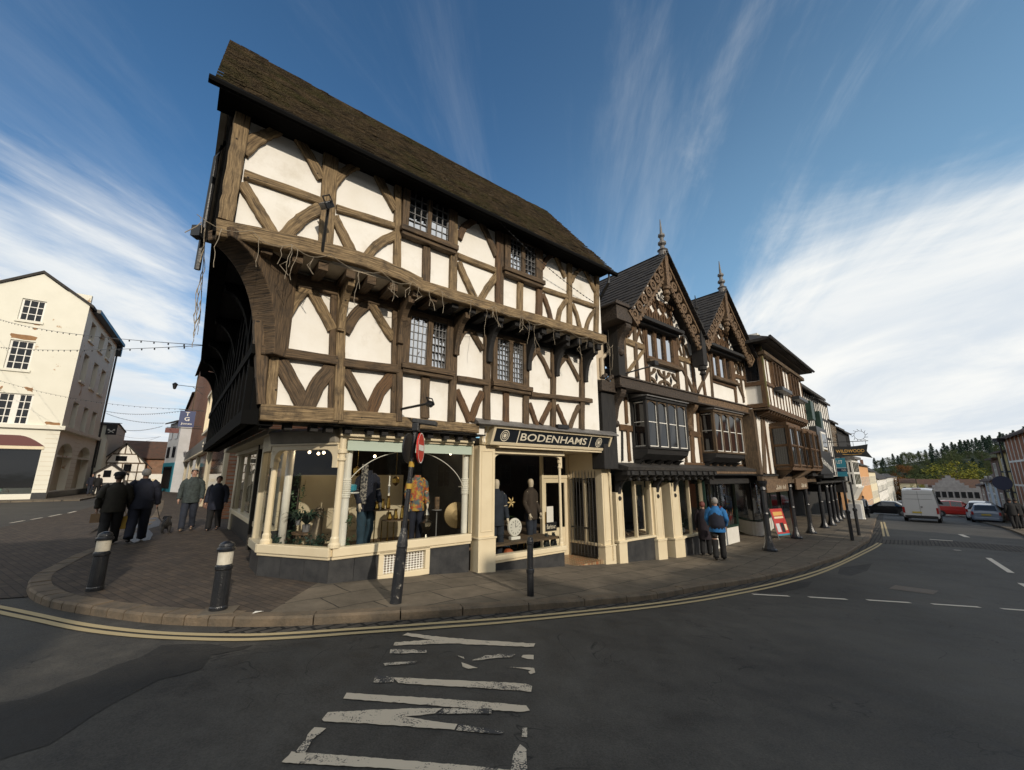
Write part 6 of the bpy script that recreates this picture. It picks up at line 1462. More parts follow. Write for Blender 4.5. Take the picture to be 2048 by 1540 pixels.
# ------------------------------------------------------------------ far end of the street, right-hand row
def vtop(pl,x,y,o=0.0):return pl.at(x,y,o)[1]
fr0=ray(1722,1008)*66;FL=Plane(fr0.x,fr0.y,R(44.1))
def far_house(name,label,pl,x0,x1,y0,y1,wall,ym=970,**k):
 u0,u1=pl.at(x0,ym)[0],pl.at(x1,ym)[0];u0,u1=min(u0,u1),max(u0,u1);zt=(zfor(pl,pl.at(x0,ym)[0],y0)+zfor(pl,pl.at(x1,ym)[0],y1))/2
 pb=pl.P((u0+u1)/2,0);zb=gz(pb.x,pb.y)-.8;n=max(1,int((u1-u0)/2.6));fl=max(2,int((zt-zb)/3.2))
 wins=[(u0+(u1-u0)*(i+.5)/n,zb+1.6+j*(zt-zb-1)/fl,1.0,1.5)for i in range(n)for j in range(fl)]
 if k.pop('nowin',False):wins=()
 return house_box(name,label,pl,u0,u1,zb,zt,9,wall,k.pop('roofm','roof_dark'),wins=wins,ridge=k.pop('ridge',2.2),**k)
far_house('terraced_house','tall sunlit ochre house at the near end of the far terrace',FL,1722,1741,924,938,'orangewash',chim=())
far_house('terraced_house','pale cream sunlit house next to the ochre one in the far terrace',FL,1741.5,1754.5,940,946,'creamwash')
far_house('terraced_house','black and white timbered house between pale houses in the far terrace',FL,1755,1774,952,962,'plaster',studs=8,chim=((FL.at(1760,960)[0],0,1.5),(FL.at(1770,960)[0],0,1.5)),ridge=4.0)
far_house('terraced_house','bright white rendered house halfway down the far terrace',FL,1774.5,1796,950,957,'white',ridge=1.0)
far_house('terraced_house','pinkish pale house lower down the far terrace',FL,1796.5,1807,957,962,'bluewash',ridge=3.0)
far_house('terraced_house','yellow house with a white cornice near the foot of the far terrace',FL,1807.5,1818,958,964,'yellowwash',ridge=1.0)
far_house('terraced_house','low brown cottage at the foot of the far terrace',FL,1818.5,1836,966,973,'creamwash',roofm='roof_red',chim=((FL.at(1832,975)[0],0,1.2),))
# castellated grey building closing the view
c0=ray(1902,1000)*128;CP=Plane(c0.x,c0.y,R(132));CP.d=Vector((math.cos(R(43)),-math.sin(R(43)),0));CP.n=Vector((-math.sin(R(43)),-math.cos(R(43)),0))
cu0,cu1=CP.at(1838,985)[0],CP.at(1968,985)[0];czt=CP.at(1870,975)[1];cap=CP.at(1899,968);cb_=gz(c0.x,c0.y)-1
cs=thing('castellated_house','long grey stone house with battlements and a stepped gable at the end of the street','house',CP.P((cu0+cu1)/2,cb_))
m=MB();m.pbox(CP,cu0,cu1,cb_,czt,-10,0);m.build('wall',M['greystone'],cs)
m=MB();k=cu0
while k<cu1:
 if abs(k-cap[0])>4.2:m.pbox(CP,k,k+.8,czt,czt+.9,-.5,.02)
 k+=1.6
m.build('battlement',M['greystone'],cs)
m=MB()
for j in range(5):hw_=4.0-j*.85;m.pbox(CP,cap[0]-hw_,cap[0]+hw_,czt+j*.75,czt+(j+1)*.75,-.6-.001*j,.05+.001*j)
m.build('stepped_gable',M['greystone'],cs)
m=MB();m.extrude([CP.P(cu0,czt,-1),CP.P(cu0,czt+2.6,-5),CP.P(cu0,czt,-9)],CP.d*(cu1-cu0));m.build('roof',M['roof_red'],cs)
for k in range(9):
 u=cu0+1.5+k*(cu1-cu0-3)/8;m=MB();m.pbox(CP,u-.5,u+.5,czt-3.0,czt-1.2,.0,.05);m.build('window',M['pane_dark'],cs)
for k,(x,y,w,l_)in enumerate(((1815,966,'creamwash','small pale house on the slope behind the far terrace, by the trees'),(1963,978,'creamwash','small cream house right of the castellated house'),(1849,968,'bluewash','small grey gabled house left of the castellated gable'))):
 r0=ray(x,y)*(150+8*k);bp_=Plane(r0.x,r0.y,0);bp_.d=CP.d;bp_.n=CP.n;zt=r0.z+CAM_H
 house_box('small_house',l_,bp_,-2.2,2.2,zt-7,zt,6,w,'roof_red',wins=[(-1,zt-2.4,.7,1),(1,zt-2.4,.7,1)],ridge=1.4,gable=(k==2))
# right-hand row
rp0=G(2046,1047);RPs=Plane(rp0.x,rp0.y,R(42.5))
RPp=Plane(rp0.x,rp0.y,R(222.5))
def rhouse(label,x0,x1,y0,y1,wall,**k):return far_house('street_house',label,RPp,x0,x1,y0,y1,wall,ym=960,**k)
rhouse('red brick house with white timber stripes at the right edge of the photo',2028,2090,888,850,'redbar',studs=7,studmat='white',roofm='roof_red',nowin=True,ridge=2.5)
rhouse('ochre yellow house with a dark bay, next to the striped brick one',2006,2027,911,896,'yellowwash',studs=3,ridge=.5,roofm='roof_red')
rhouse('narrow red brick house with white windows between ochre and white houses',1989.5,2005,921,914,'redbrick',ridge=.4,roofm='roof_red')
rhouse('plain white rendered house with a brown tiled roof on the right side',1968,1989,966,958,'bluewash',roofm='roof_red',ridge=3.0)
rhouse('low brick house farthest down the right side',1957,1967.5,974,968,'redbrick',roofm='roof_red')
sheet('pavement',[sw(*q)for q in((sxy(*RPp.P(60,0).xy),0),)]and[tuple(RPp.P(30,0,-.5).xy),tuple(RPp.P(30,0,2.2).xy),tuple(RPp.P(-80,0,2.2).xy),tuple(RPp.P(-80,0,-.5).xy)],0,M['flag'],skirt=.2)
# ------------------------------------------------------------------ hill with trees
def hz_(x,y):
 r0=math.hypot(x,y);a=math.atan2(x,y);t=max(0,min(1,(r0-190)/190));prof=.55+.45*max(0,min(1,(a-R(40))/R(12)))
 return-13+(t*t*(3-2*t))*33*prof-max(0,r0-380)*.03
m=MB();na,nr_=60,26
vs=[]
for j in range(nr_+1):
 for i in range(na+1):
  a=R(-10+95*i/na);r0=175+480*(j/nr_)**1.2;vs.append((r0*math.sin(a),r0*math.cos(a),hz_(r0*math.sin(a),r0*math.cos(a))))
m.add(vs,[(j*(na+1)+i,j*(na+1)+i+1,(j+1)*(na+1)+i+1,(j+1)*(na+1)+i)for j in range(nr_)for i in range(na)])
hl=m.build('hill',pm('wooded_hillside',(.025,.035,.015),.95,(.05,.055,.022),.2),smooth=True);hl['kind']='structure'
def leafmat(name,c1,c2,c3):
 m=pm(name,c1,.8,c2,.35,lo=.35,hi=.65,dirt=(c3,1.4,.5,.7,.7));b=m.node_tree.nodes['Principled BSDF'];b.inputs['Specular IOR Level'].default_value=.2;return m
M['bark']=pm('bark',(.05,.04,.03),.9,(.09,.07,.05),6)
LF={'conifer':leafmat('conifer_foliage',(.022,.042,.030),(.036,.062,.040),(.014,.026,.020)),'green':leafmat('broadleaf_foliage',(.042,.062,.022),(.070,.085,.030),(.026,.042,.018)),
'yellow':leafmat('yellow_foliage',(.12,.135,.02),(.20,.18,.022),(.05,.07,.016)),'rust':leafmat('rust_foliage',(.12,.045,.016),(.17,.08,.02),(.05,.03,.012))}
def leaves(m,c,r,n,s,rr):
 for _ in range(n):
  d=Vector((rr.gauss(0,1),rr.gauss(0,1),rr.gauss(0,1))).normalized()*r*(rr.random()**.45);p=Vector(c)+Vector((d.x,d.y,d.z*.8))
  a=Vector((rr.gauss(0,1),rr.gauss(0,1),rr.gauss(0,1))).normalized();b=a.orthogonal().normalized();cc=a.cross(b);q=s*rr.uniform(.6,1.3)
  m.add([p-b*q,p+cc*q*.6,p+b*q,p-cc*q*.6],[(0,1,2,3)])
def make_tree(kind,h,seed):
 rr=random.Random(seed);t=thing('conifer_tree' if kind=='conifer' else 'broadleaf_tree','x','tree',(0,0,0));m=MB();m.tube([(0,0,-1),(.1,0,h*.45),(0,.1,h*.95)],[h*.022,h*.015,h*.004],6)
 if kind!='conifer':
  for k in range(6):a=rr.uniform(0,6.28);m.tube([(0,0,h*(.25+.06*k)),(math.cos(a)*h*.2,math.sin(a)*h*.2,h*(.5+.06*k))],[h*.01,h*.003],4)
 m.build('trunk',M['bark'],t);c=MB()
 if kind=='conifer':
  n=17
  for k in range(n):
   z=h*(.14+.86*k/n);rad=h*.23*(1-k/n)**.75+.35
   for j in range(8):
    a=rr.uniform(0,6.28);l=rad*rr.uniform(.6,1.15);p=Vector((math.cos(a)*l*.6,math.sin(a)*l*.6,z-l*.2));leaves(c,p,l*.55,13,h*.024,rr)
 else:
  for k in range(52):
   a=rr.uniform(0,6.28);z=rr.uniform(.26,.95);prof=math.sqrt(max(0,1-((z-.58)/.42)**2));l=h*.40*prof*rr.uniform(.35,1.0)
   leaves(c,(math.cos(a)*l,math.sin(a)*l,z*h),h*rr.uniform(.09,.15),60,h*.016,rr)
 c.build('crown',LF[kind],t,fix=False);return t
protos=[make_tree('conifer',17,1),make_tree('conifer',21,2),make_tree('green',13,3),make_tree('green',15,4),make_tree('rust',10,5),make_tree('yellow',14,6)]
used=[False]*6
KIND=['slender dark conifer standing in the wood on the hill above the street','tall dark conifer rising above the skyline of the wooded hill','rounded dark green tree in the wood on the hill','broad green tree in the wood on the hill','rust brown autumn tree on the wooded hillside','rounded yellow-green autumn tree in front of the dark hillside wood']
def put(i,x,y,sc,base=None):
 o=protos[i]if not used[i]else dup(protos[i],(0,0,0));used[i]=True
 o.location=(x,y,(hz_(x,y)if base is None else base)-.4);o.rotation_euler=(0,0,rnd.uniform(0,6.28));o.scale=(sc,sc,sc*rnd.uniform(.9,1.12));o['label']=KIND[i];o['group']='trees on the wooded hill';return o
def treeat(i,px_,ytop,dist,hgt):
 r=ray(px_,ytop);f=dist/math.hypot(r.x,r.y);p=r*f;x,y=p.x,p.y;zb=hz_(x,y);zt=CAM_H+p.z;put(i,x,y,max(.45,(zt-zb)/hgt))
H_=[17,21,13,15,10,14]
sky_l=[(1752,930),(1780,922),(1810,906),(1840,905),(1868,900),(1893,892),(1915,890),(1945,893),(1965,890),(1985,892),(2005,886),(2030,888),(2050,890),(2080,880),(2110,880)]
def skyy(x):
 for(a,b),(c,d)in zip(sky_l,sky_l[1:]):
  if x<=c:return b+(d-b)*(x-a)/(c-a)
 return 880
x=1750
while x<2075:
 i=rnd.choice([0,1,1])if x>1855 else rnd.choice([0,2,3]);treeat(i,x,skyy(x)+rnd.uniform(-4,9),rnd.uniform(330,390),H_[i]);x+=rnd.uniform(4.5,8.5)
for row,(d0,d1,dy,n)in enumerate(((290,330,16,30),(250,290,32,26),(215,250,46,22))):
 for k in range(n):
  x=1752+(2060-1752)*(k+rnd.random())/n;i=rnd.choice([2,3,2,3,0,1]if row<2 else[2,3,3,3,2,3,4]);
  if x<1790 and row==2:continue
  treeat(i,x,min(1000,skyy(x)+dy+rnd.uniform(-8,10)),rnd.uniform(d0,d1),H_[i])
ty=put(5,*(ray(1912,935)*(206/math.hypot(ray(1912,935).x,ray(1912,935).y))).xy,1.0,base=-9);
ty.scale=(1.5,1.5,1.1)
o_=put(4,*(ray(1805,930)*190).xy,1.2);o_['label']='rust brown autumn tree highest on the left of the wooded hill'
for x,y in((1830,955),(1990,935)):
 r=ray(x,y);f=180/math.hypot(r.x,r.y);o_=dup(protos[5],(r.x*f,r.y*f,CAM_H+r.z*f-9));o_.scale=(.5,.5,.5);o_['group']='trees on the wooded hill';o_['label']='small yellowing tree at the left foot of the wood' if x<1900 else 'small yellowing tree behind the white house roof on the right'
# ------------------------------------------------------------------ left-hand street: the big cream building
WF=Plane(-32.6,29.7,R(54.8));WS_=Plane(-32.6,29.7,R(-35.2))
def openwall(name,pl,u0,u1,z0,z1,ops,th,mat,parent):
 us=sorted({u0,u1,*[o[0]for o in ops],*[o[1]for o in ops]});zs_=sorted({z0,z1,*[o[2]for o in ops],*[o[3]for o in ops]});m=MB()
 for a,b in zip(us,us[1:]):
  run=None
  for c,d in list(zip(zs_,zs_[1:]))+[(None,None)]:
   hole=c is None or any(o[0]-1e-4<=a and b<=o[1]+1e-4 and o[2]-1e-4<=c and d<=o[3]+1e-4 for o in ops)
   if hole:
    if run:m.pbox(pl,a,b,run[0],run[1],-th,0);run=None
   else:run=(run[0],d)if run else(c,d)
 return m.build(name,M[mat],parent)
cb=thing('cream_building','tall peeling cream rendered building with a gable on the left corner','building',WF.P(-3,0,-3))
M['peel']=pm('peeling_cream_render',(.74,.715,.61),.85,(.70,.675,.57),.9,.15,bscale=14,dirt=((.40,.24,.11),.55,.635,.66,.85))
zW=Zm(0,540,5.923);zX=Zm(0,780,5.923)
def wrect(z,pts):return rect(WF,z,pts)
fw=[wrect(zW,[(258,330),(560,378),(492,630),(215,575)]),wrect(zW,[(112,815),(428,858),(335,1190),(50,1160)]),wrect(zX,[(-230,20),(408,45),(322,400),(-300,390)])]
gw=wrect(zX,[(-300,690),(497,700),(365,1225),(-400,1250)])
zc_=5.0;ztp_=14.4
openwall('wall',WF,-16,0,-.2,zc_,[gw],.3,'peel',cb);openwall('wall',WF,-16,0,zc_,15.3,fw,.3,'peel',cb)
gp=[WF.at(*q)for q in((184,612),(88,548),(-60,584))]
m=MB();m.prism(WF,[(0,ztp_-.05),(gp[1][0],gp[1][1]),(2*gp[1][0],ztp_-.05)],-.3,-.001);m.build('gable_wall',M['peel'],cb)
sw3=[]
for z,(xa,ya,xb,yb),(zlo,zhi)in((zW,(965,1175,1050,1150),None),(zW,(1080,1280,1150,1260),None),(zW,(1170,1370,1235,1350),None))if False else():pass
us3=[(WS_.at(*zW(a,y))[0],WS_.at(*zW(b,y))[0])for a,b,y in((965,1030,1180),(1080,1140,1280),(1170,1225,1370))]
rowz=[(WS_.at(*zW(1120,900))[1],WS_.at(*zW(1130,650))[1]),(WS_.at(*zW(1000,1350))[1],WS_.at(*zW(1030,1000))[1]),(WS_.at(*zX(840,460))[1],WS_.at(*zX(890,140))[1])]
ops=[(a,b,c,d)for a,b in us3 for c,d in rowz]
ar=[(WS_.at(*zX(590,1150))[0],WS_.at(*zX(770,1150))[0]),(WS_.at(*zX(840,1150))[0],WS_.at(*zX(985,1150))[0])]
ga_=[(a,b,.55,4.1)for a,b in ar]
openwall('side_wall',WS_,.3,11.4,zc_,14.4,[o for o in ops],.35,'peel',cb);openwall('side_wall',WS_,.3,11.4,-.3,zc_,ga_,.45,'peel',cb)
for a,b in ar:
 mid,rr_=(a+b)/2,(b-a)/2;m=MB();pts=[(a,4.1),(a,3.2)]+[(mid+rr_*math.cos(math.pi-k/12*math.pi),3.2+.85*math.sin(k/12*math.pi))for k in range(13)]+[(b,4.1)]
 m.prism(WS_,pts,-.45,-.001);m.build('arch',M['peel'],cb);m=MB();m.pbox(WS_,a,b,.5,4.1,-.5,-.46);m.build('boarding',M['cream_dim'],cb);m=MB();m.pbox(WS_,a-.1,b+.1,3.0,3.12,-.44,.03);m.build('impost',M['peel'],cb)
m=MB();m.pbox(WS_,.32,11.4,-.3,.5,.0,.04);m.pbox(WF,-16,gw[0],-.3,.5,.0,.04);m.pbox(WF,gw[1]+.02,.04,-.3,.5,.0,.04);m.build('plinth',M['black'],cb)
for a,b,c,d in ops:
 m=MB();m.pbox(WS_,a-.1,b+.1,c-.14,c,-.2,.12);m.build('sill',M['peel'],cb);m=MB();m.pbox(WS_,a,b,c,d,-.34,-.30);m.build('pane',M['pane_dark'],cb)
for(a,b,c,d),(nx,ny)in zip(fw,((3,3),(3,4),(6,4))):
 m=MB();m.pbox(WF,a-.1,b+.1,c-.16,c,-.2,.10);m.build('sill',M['peel'],cb);f=MB();e=.07
 f.pbox(WF,a,a+e*1.6,c,d,-.2,-.10);f.pbox(WF,b-e*1.6,b,c,d,-.2,-.10);f.pbox(WF,a,b,d-e,d,-.2,-.101);f.pbox(WF,a,b,c,c+e,-.2,-.101)
 for k in range(1,nx):u=a+(b-a)*k/nx;w_=.025 if not(nx==6 and k==4)else .16;f.pbox(WF,u-w_,u+w_,c,d,-.18,-.11)
 for k in range(1,ny):z_=c+(d-c)*k/ny;f.pbox(WF,a,b,z_-.025,z_+.025,-.18,-.112)
 w_=f.build('window',M['white'],cb);m=MB();m.add([WF.P(a,c,-.15),WF.P(b,c,-.15),WF.P(b,d,-.15),WF.P(a,d,-.15)],[(0,1,2,3)]);m.build('pane',M['pane_dark'],w_,fix=False)
M['bare']=pm('bare_brown_stone',(.34,.19,.09),.9,(.24,.13,.06),4,.3)
def patch(z,pts):
 q=uz(WF,z,pts);m=MB();n=[]
 for i in range(len(q)):
  a,b=q[i],q[(i+1)%len(q)]
  for k in range(4):n.append((a[0]+(b[0]-a[0])*k/4+rnd.uniform(-.05,.05),a[1]+(b[1]-a[1])*k/4+rnd.uniform(-.04,.04)))
 m.prism(WF,n,-.02,.006);m.build('bare_patch',M['bare'],cb)
patch(zW,[(128,750),(450,795),(425,840),(122,800)]);patch(zW,[(270,1385),(400,1395),(380,1445),(330,1430)]);patch(zW,[(0,1380),(30,1370),(10,1430),(0,1430)]);patch(zX,[(540,375),(715,390),(715,415),(535,410)]);patch(zW,[(250,600),(480,640),(470,655),(260,620)]);patch(zW,[(390,690),(440,690),(435,712),(395,705)])
m=MB();m.pbox(WF,-16,.25,zc_-.12,zc_+.16,-.2,.22);m.pbox(WS_,.23,11.5,zc_-.12,zc_+.161,-.2,.22);m.build('string_course',M['peel'],cb,bevel=.02)
m=MB()
for k in range(13):z_=.7+k*.32;m.pbox(WF,gw[1]+.05,-.01,z_,z_+.02,.0,.006);m.pbox(WS_,ar[0][1]+.05,ar[1][0]-.05,z_,z_+.02,.0,.006)
m.build('rustication_joints',M['plaster_grey'],cb)
m=MB();pts=[]
u0,u1=gw[0],gw[1]+.1;zz=gw[3]+.22
M['maroon']=pm('maroon_fascia',(.10,.018,.014),.5)
for k in range(13):a=k/12;pts.append((u0+(u1-u0)*(1-a),zz+.72*math.sqrt(max(0,1-(1-a*.5-.5)**2*0-(1-a)**0*0))*(math.sin(min(1,a*2.2)*math.pi/2))))
m.prism(WF,[(u0,zz)]+[(u1,zz)]+pts,-.1,.03);m.build('shop_fascia',M['maroon'],cb)
m=MB();m.pbox(WF,gw[0],gw[1]+.1,gw[3],gw[3]+.2,-.1,.06);m.build('fascia_rail',M['cream'],cb)
m=MB();m.add([WF.P(gw[0],gw[2]+.4,-.2),WF.P(gw[1],gw[2]+.4,-.2),WF.P(gw[1],gw[3],-.2),WF.P(gw[0],gw[3],-.2)],[(0,1,2,3)]);m.build('shop_pane',M['pane_dark'],cb,fix=False)
M['curtain']=pm('grey_green_curtain',(.10,.15,.12),.8,(.06,.10,.08),5,stretch=(6,6,.3))
m=MB();m.pbox(WF,gw[0]+1.5,gw[1]-1.6,gw[2]+.2,gw[3]-.8,-.3,-.25);m.build('curtain',M['curtain'],cb)
m=MB()
for s_ in(0,1):
 e=[WF.P(.25,ztp_-.1,.12),WF.P(gp[1][0],gp[1][1]+.05,.12)]if s_==0 else[WF.P(2*gp[1][0]-.2,ztp_-.1,.12),WF.P(gp[1][0],gp[1][1]+.05,.12)]
 m.extrude([e[0],e[1],e[1]+Vector((0,0,.2)),e[0]+Vector((0,0,.2))],-WF.n*12)
m.build('roof',M['roof_dark'],cb)
m=MB();m.frame(WS_.P(.9,14.25,-.3),WS_.d*10.9,WS_.n*.8,(0,0,.28));m.frame(WS_.P(11.3,13.2,-.3),WS_.d*.35,WS_.n*.7,(0,0,1.0));m.build('eaves',M['black'],cb)
m=MB();m.tube([WS_.P(11.42,13.4,.1),WS_.P(11.42,.2,.1)],.08,6);m.build('downpipe',M['black'],cb)
m=MB();m.frame(WS_.P(11.4,-.3,-10),WS_.d*.3,WS_.n*9.9,(0,0,14.5));m.build('back_wall',M['peel'],cb)
sheet('pavement',[tuple(WF.P(-25,0,0).xy),tuple(WF.P(-25,0,2.4).xy),tuple(WF.P(2.2,0,2.4).xy),tuple(WS_.P(60,0,2.2).xy),tuple(WS_.P(60,0,-.1).xy),tuple(WF.P(0,0,-.1).xy)],-.005,M['flag'],skirt=.2)
# next building beyond it with the hanging sign
l2=Plane(*(WS_.P(14,0,.6)).xy,R(-35.2));l2f=Plane(l2.x,l2.y,R(54.8))
nu1=l2f.at(203,930)[0]
nb=house_box('narrow_building','narrow cream building beyond the big cream one, behind the hanging black sign',l2f,nu1-7,nu1,-.3,vtop(l2f,208,848),9,'peel','roof_dark',ridge=.4,over=.2)
m=MB();m.pbox(l2f,nu1-2.0,nu1-.4,2.4,5.2,.01,.06);m.build('menu_boards',M['black'],nb)
for k in range(5):
 m=MB();m.pbox(l2f,nu1-1.9,nu1-.5,2.5+k*.53,2.9+k*.53,.06,.08);m.build('panel',M['slate_tile'],nb)
HSg=l2f.off(.25);q=[HSg.at(*Zm(160,820,5.134)(*p))for p in((275,145),(385,145),(375,258),(262,252))]
t=thing('hanging_sign','square black sign with white crossed utensils hanging over the left street','sign',HSg.P(q[3][0],q[3][1]))
su0,su1,sz0,sz1=(q[0][0]+q[3][0])/2,(q[1][0]+q[2][0])/2,q[3][1],q[0][1]
m=MB();m.pbox(HSg,su0,su1,sz0,sz1,-.03,.03);b_=m.build('board',M['black'],t)
m=MB();cx_,cz_,r_=(su0+su1)/2,sz0+(sz1-sz0)*.33,(su1-su0)*.25
for s_ in(1,-1):m.tube([HSg.P(cx_-s_*r_,cz_-r_*.7,.04),HSg.P(cx_+s_*r_,cz_+r_*.7,.04)],.035,4);m.ball(HSg.P(cx_+s_*r_,cz_+r_*.7,.04),.09,6,5)
m.build('emblem',M['white'],b_)
m=MB();m.tube([HSg.P(su0-1,sz1+.15),HSg.P(su1+.3,sz1+.15)],.03,5);m.tube([HSg.P(su0+.1,sz1+.15),HSg.P(su0+.1,sz1)],.015,4);m.tube([HSg.P(su1-.1,sz1+.15),HSg.P(su1-.1,sz1)],.015,4);m.build('bracket',M['iron'],t)
# timber gable and white cottage closing the street
zl=Zm(160,820,5.134);e0=G(245,986);EP=Plane(e0.x*1.12,e0.y*1.12,R(50));EC=Plane(e0.x,e0.y,R(50))
ap,el,er_=EP.at(*zl(483,340)),EP.at(*zl(195,535)),EP.at(*zl(715,555));hw_=(er_[0]-el[0])/2*.92
def ex_e(t):
 b=MB();zE=(el[1]+er_[1])/2;gh_=ap[1]-zE
 for a,c,w in(((ap[0]-hw_,zE),(ap[0]+hw_,zE),.3),((ap[0]-hw_*.5,zE+gh_*.45),(ap[0]+hw_*.5,zE+gh_*.45),.25),((ap[0],zE+gh_*.45),(ap[0],ap[1]),.22),((ap[0]-hw_*.3,zE+gh_*.47),(ap[0]-hw_*.16,zE+gh_*.75),.2),((ap[0]+hw_*.3,zE+gh_*.47),(ap[0]+hw_*.16,zE+gh_*.75),.2),((ap[0]-hw_*.75,zE),(ap[0]-hw_*.55,zE+gh_*.4),.22),((ap[0]+hw_*.75,zE),(ap[0]+hw_*.55,zE+gh_*.4),.22),((ap[0]-hw_,zE-.9),(ap[0]+hw_,zE-.9),.25),((ap[0]-hw_,zE-1.8),(ap[0]+hw_,zE-1.8),.25)):b.timber(EP,[a,c],w*.5,.04,-.05)
 for k in range(7):u=ap[0]-hw_+2*hw_*k/6;b.timber(EP,[(u,zE-6),(u,zE)],.11,.035,-.05)
 b.build('timber_frame',M['oak_dark'],t)
 for u,z_,w,h in((ap[0]-.2,zE+.22,.85,.5),(ap[0]+.4,zE-.85,.6,.75)):f=MB();f.pbox(EP,u-w/2,u+w/2,z_,z_+h,.0,.06);f.build('window',M['pane_dark'],t)
house_box('gabled_timber_house','black and white timber-framed gable closing the end of the left street',EP,ap[0]-hw_,ap[0]+hw_,-.3,(el[1]+er_[1])/2,8,'plaster','roof_dark',gable=True,ridge=ap[1]-(el[1]+er_[1])/2,over=.5,extra=ex_e)
ap,el,er_=EC.at(*zl(325,560)),EC.at(*zl(160,640)),EC.at(*zl(470,655));hw_=(er_[0]-el[0])/2*.94;zE=(el[1]+er_[1])/2
def ex_c(t):
 f=MB();f.pbox(EC,ap[0]-.42,ap[0]+.08,zE-.35,zE+.25,.0,.06);f.build('window',M['pane_dark'],t)
 f=MB();f.pbox(EC,ap[0]-hw_,ap[0]+hw_,zE-1.1,zE-.85,.0,.2);f.build('shop_fascia',M['black'],t);f=MB();f.pbox(EC,ap[0]-hw_+.3,ap[0]+hw_-.6,-.1,zE-1.15,.0,.05);f.build('shop_pane',M['pane_dark'],t)
house_box('white_cottage','small white gabled cottage with one dark window in front of the timber gable',EC,ap[0]-hw_,ap[0]+hw_,-.3,zE,3.5,'plaster','roof_dark',gable=True,ridge=ap[1]-zE,over=.25,extra=ex_c)
rb0=ray(300,900)*52;RB=Plane(rb0.x,rb0.y,R(50));house_box('brick_house','orange-red brick house behind the timber gable at the end of the left street',RB,-4.5,6,-.3,rb0.z+CAM_H-1.0,8,'redbrick_side','roof_red',ridge=2.2)
cp0=ray(210,925)*58;CB_=Plane(cp0.x,cp0.y,R(50));house_box('brick_house','orange brick house with twin chimney pots left of the timber gable',CB_,-5,3,-.3,cp0.z+CAM_H-.6,6,'orangewash','roof_red',ridge=1.8,chim=((2,0,1.5),))
wl0=G(304,984);WL=Plane(wl0.x,wl0.y,R(50));t=thing('garden_wall','low white wall with a small plaque right of the timber gable','wall',wl0);m=MB();m.pbox(WL,-.7,.55,-.2,WL.at(300,948)[1],-.3,0);m.build('wall',M['white'],t);m=MB();m.pbox(WL,-.2,.1,1.0,1.3,.0,.05);m.build('plaque',M['cream'],t)
# right-hand side of the left street
LP=Plane(-12.2,17.8,R(140))
def lx(x,y,o=0):return LP.at(x,y,o)
def strip_house(name,label,x0,x1,y0,y1,wall,**k):
 ua,ub=LP.at(x0,960)[0],LP.at(x1,960)[0];u0,u1=min(ua,ub),max(ua,ub);zt=zfor(LP,ua,y0)
 return house_box(name,label,LP,u0,u1,-.2,zt,k.pop('depth',7),wall,k.pop('roofm','roof_dark'),over=k.pop('over',.3),**k),u0,u1,zt
def uS_(x):return LP.at(x,960)[0]
tj,tu0,tu1,tzt=strip_house('brick_shop_house','red brick and timber shop house with a grey fascia beside the blue sign',361,452,752,640,'redbrick_side',ridge=2.4)
m=MB();zf0,zf1=LP.at(405,878)[1],LP.at(405,858)[1]
zf0,zf1=3.15,3.95
m.pbox(LP,tu0,tu1,zf0,zf1,-.1,.25);fb_=m.build('shop_fascia',pm('grey_fascia',(.13,.125,.115),.5),tj,bevel=.02)
u=uS_(405);m=MB()
for k in range(8):m.pbox(LP,u-.4+k%4*.2,u-.28+k%4*.2,zf0+.45-.2*(k//4),zf0+.58-.2*(k//4)-.05*(k%2),.25,.258)
m.build('lettering',M['letter'],fb_)
m=MB();m.pbox(LP,tu0,tu1,zf0-.1,zf0-.002,-.1,.3);m.build('fascia_rail',M['cream'],tj)
for k in range(6):
 u=tu0+.3+k*(tu1-tu0-.6)/5;m=MB();m.pbox(LP,u-.22,u+.22,-.1,zf0-.1,-.1,.14);m.build('pilaster',M['cream_dim'],tj)
 if k<5:m=MB();m.pbox(LP,u+.25,u+(tu1-tu0-.6)/5-.25,.6,zf0-.2,-.02,.02);m.build('shop_pane',M['pane_dark'],tj)
ua,ub=sorted((uS_(398),uS_(424)));wz0,wz1=zf1+.35,zf1+3.1
m=MB();m.pbox(LP,ua,ub,wz0,wz0+.15,.0,.25);m.pbox(LP,ua,ub,wz1-.15,wz1,.0,.25)
for k in range(5):u=ua+(ub-ua)*k/4;m.pbox(LP,u-.05,u+.05,wz0,wz1,.0,.2)
w_=m.build('window',M['cream'],tj);m=MB();m.add([LP.P(ua,wz0,.05),LP.P(ub,wz0,.05),LP.P(ub,wz1,.05),LP.P(ua,wz1,.05)],[(0,1,2,3)]);m.build('pane',M['pane'],w_,fix=False)
m=MB()
for k in range(5):u=tu0+.2+k*.55;m.timber(LP,[(u,zf1+.1),(u,tzt-.1)],.16,.05,-.05)
m.timber(LP,[(tu0+.2,zf1+.3),(tu0+2.4,zf1+1.8)],.2,.07,-.05);m.build('timber_frame',M['oak_dark'],tj)
strip_house('dark_shop_house','narrow house with a pale name board over a dark shop opening',344,360.5,845,800,'redbrick_side',ridge=1.5)
u0,u1=sorted((uS_(344),uS_(360)));t=bpy.data.objects['dark_shop_house']
m=MB();m.pbox(LP,u0,u1,3.0,4.3,-.05,.2);m.build('name_board',M['cream_dim'],t);m=MB();m.pbox(LP,u0+.3,u1-.2,.1,2.95,.0,.04);m.build('shop_opening',M['dark_in'],t)
g0=G(343,984.5);LPo=LP;LP=Plane(g0.x,g0.y,R(128))
gh,u0,u1,zt=strip_house('green_grey_house','grey-green rendered house at the far end of the right side of the left street',322,344,848,826,'bluewash',ridge=1.2,over=.5)
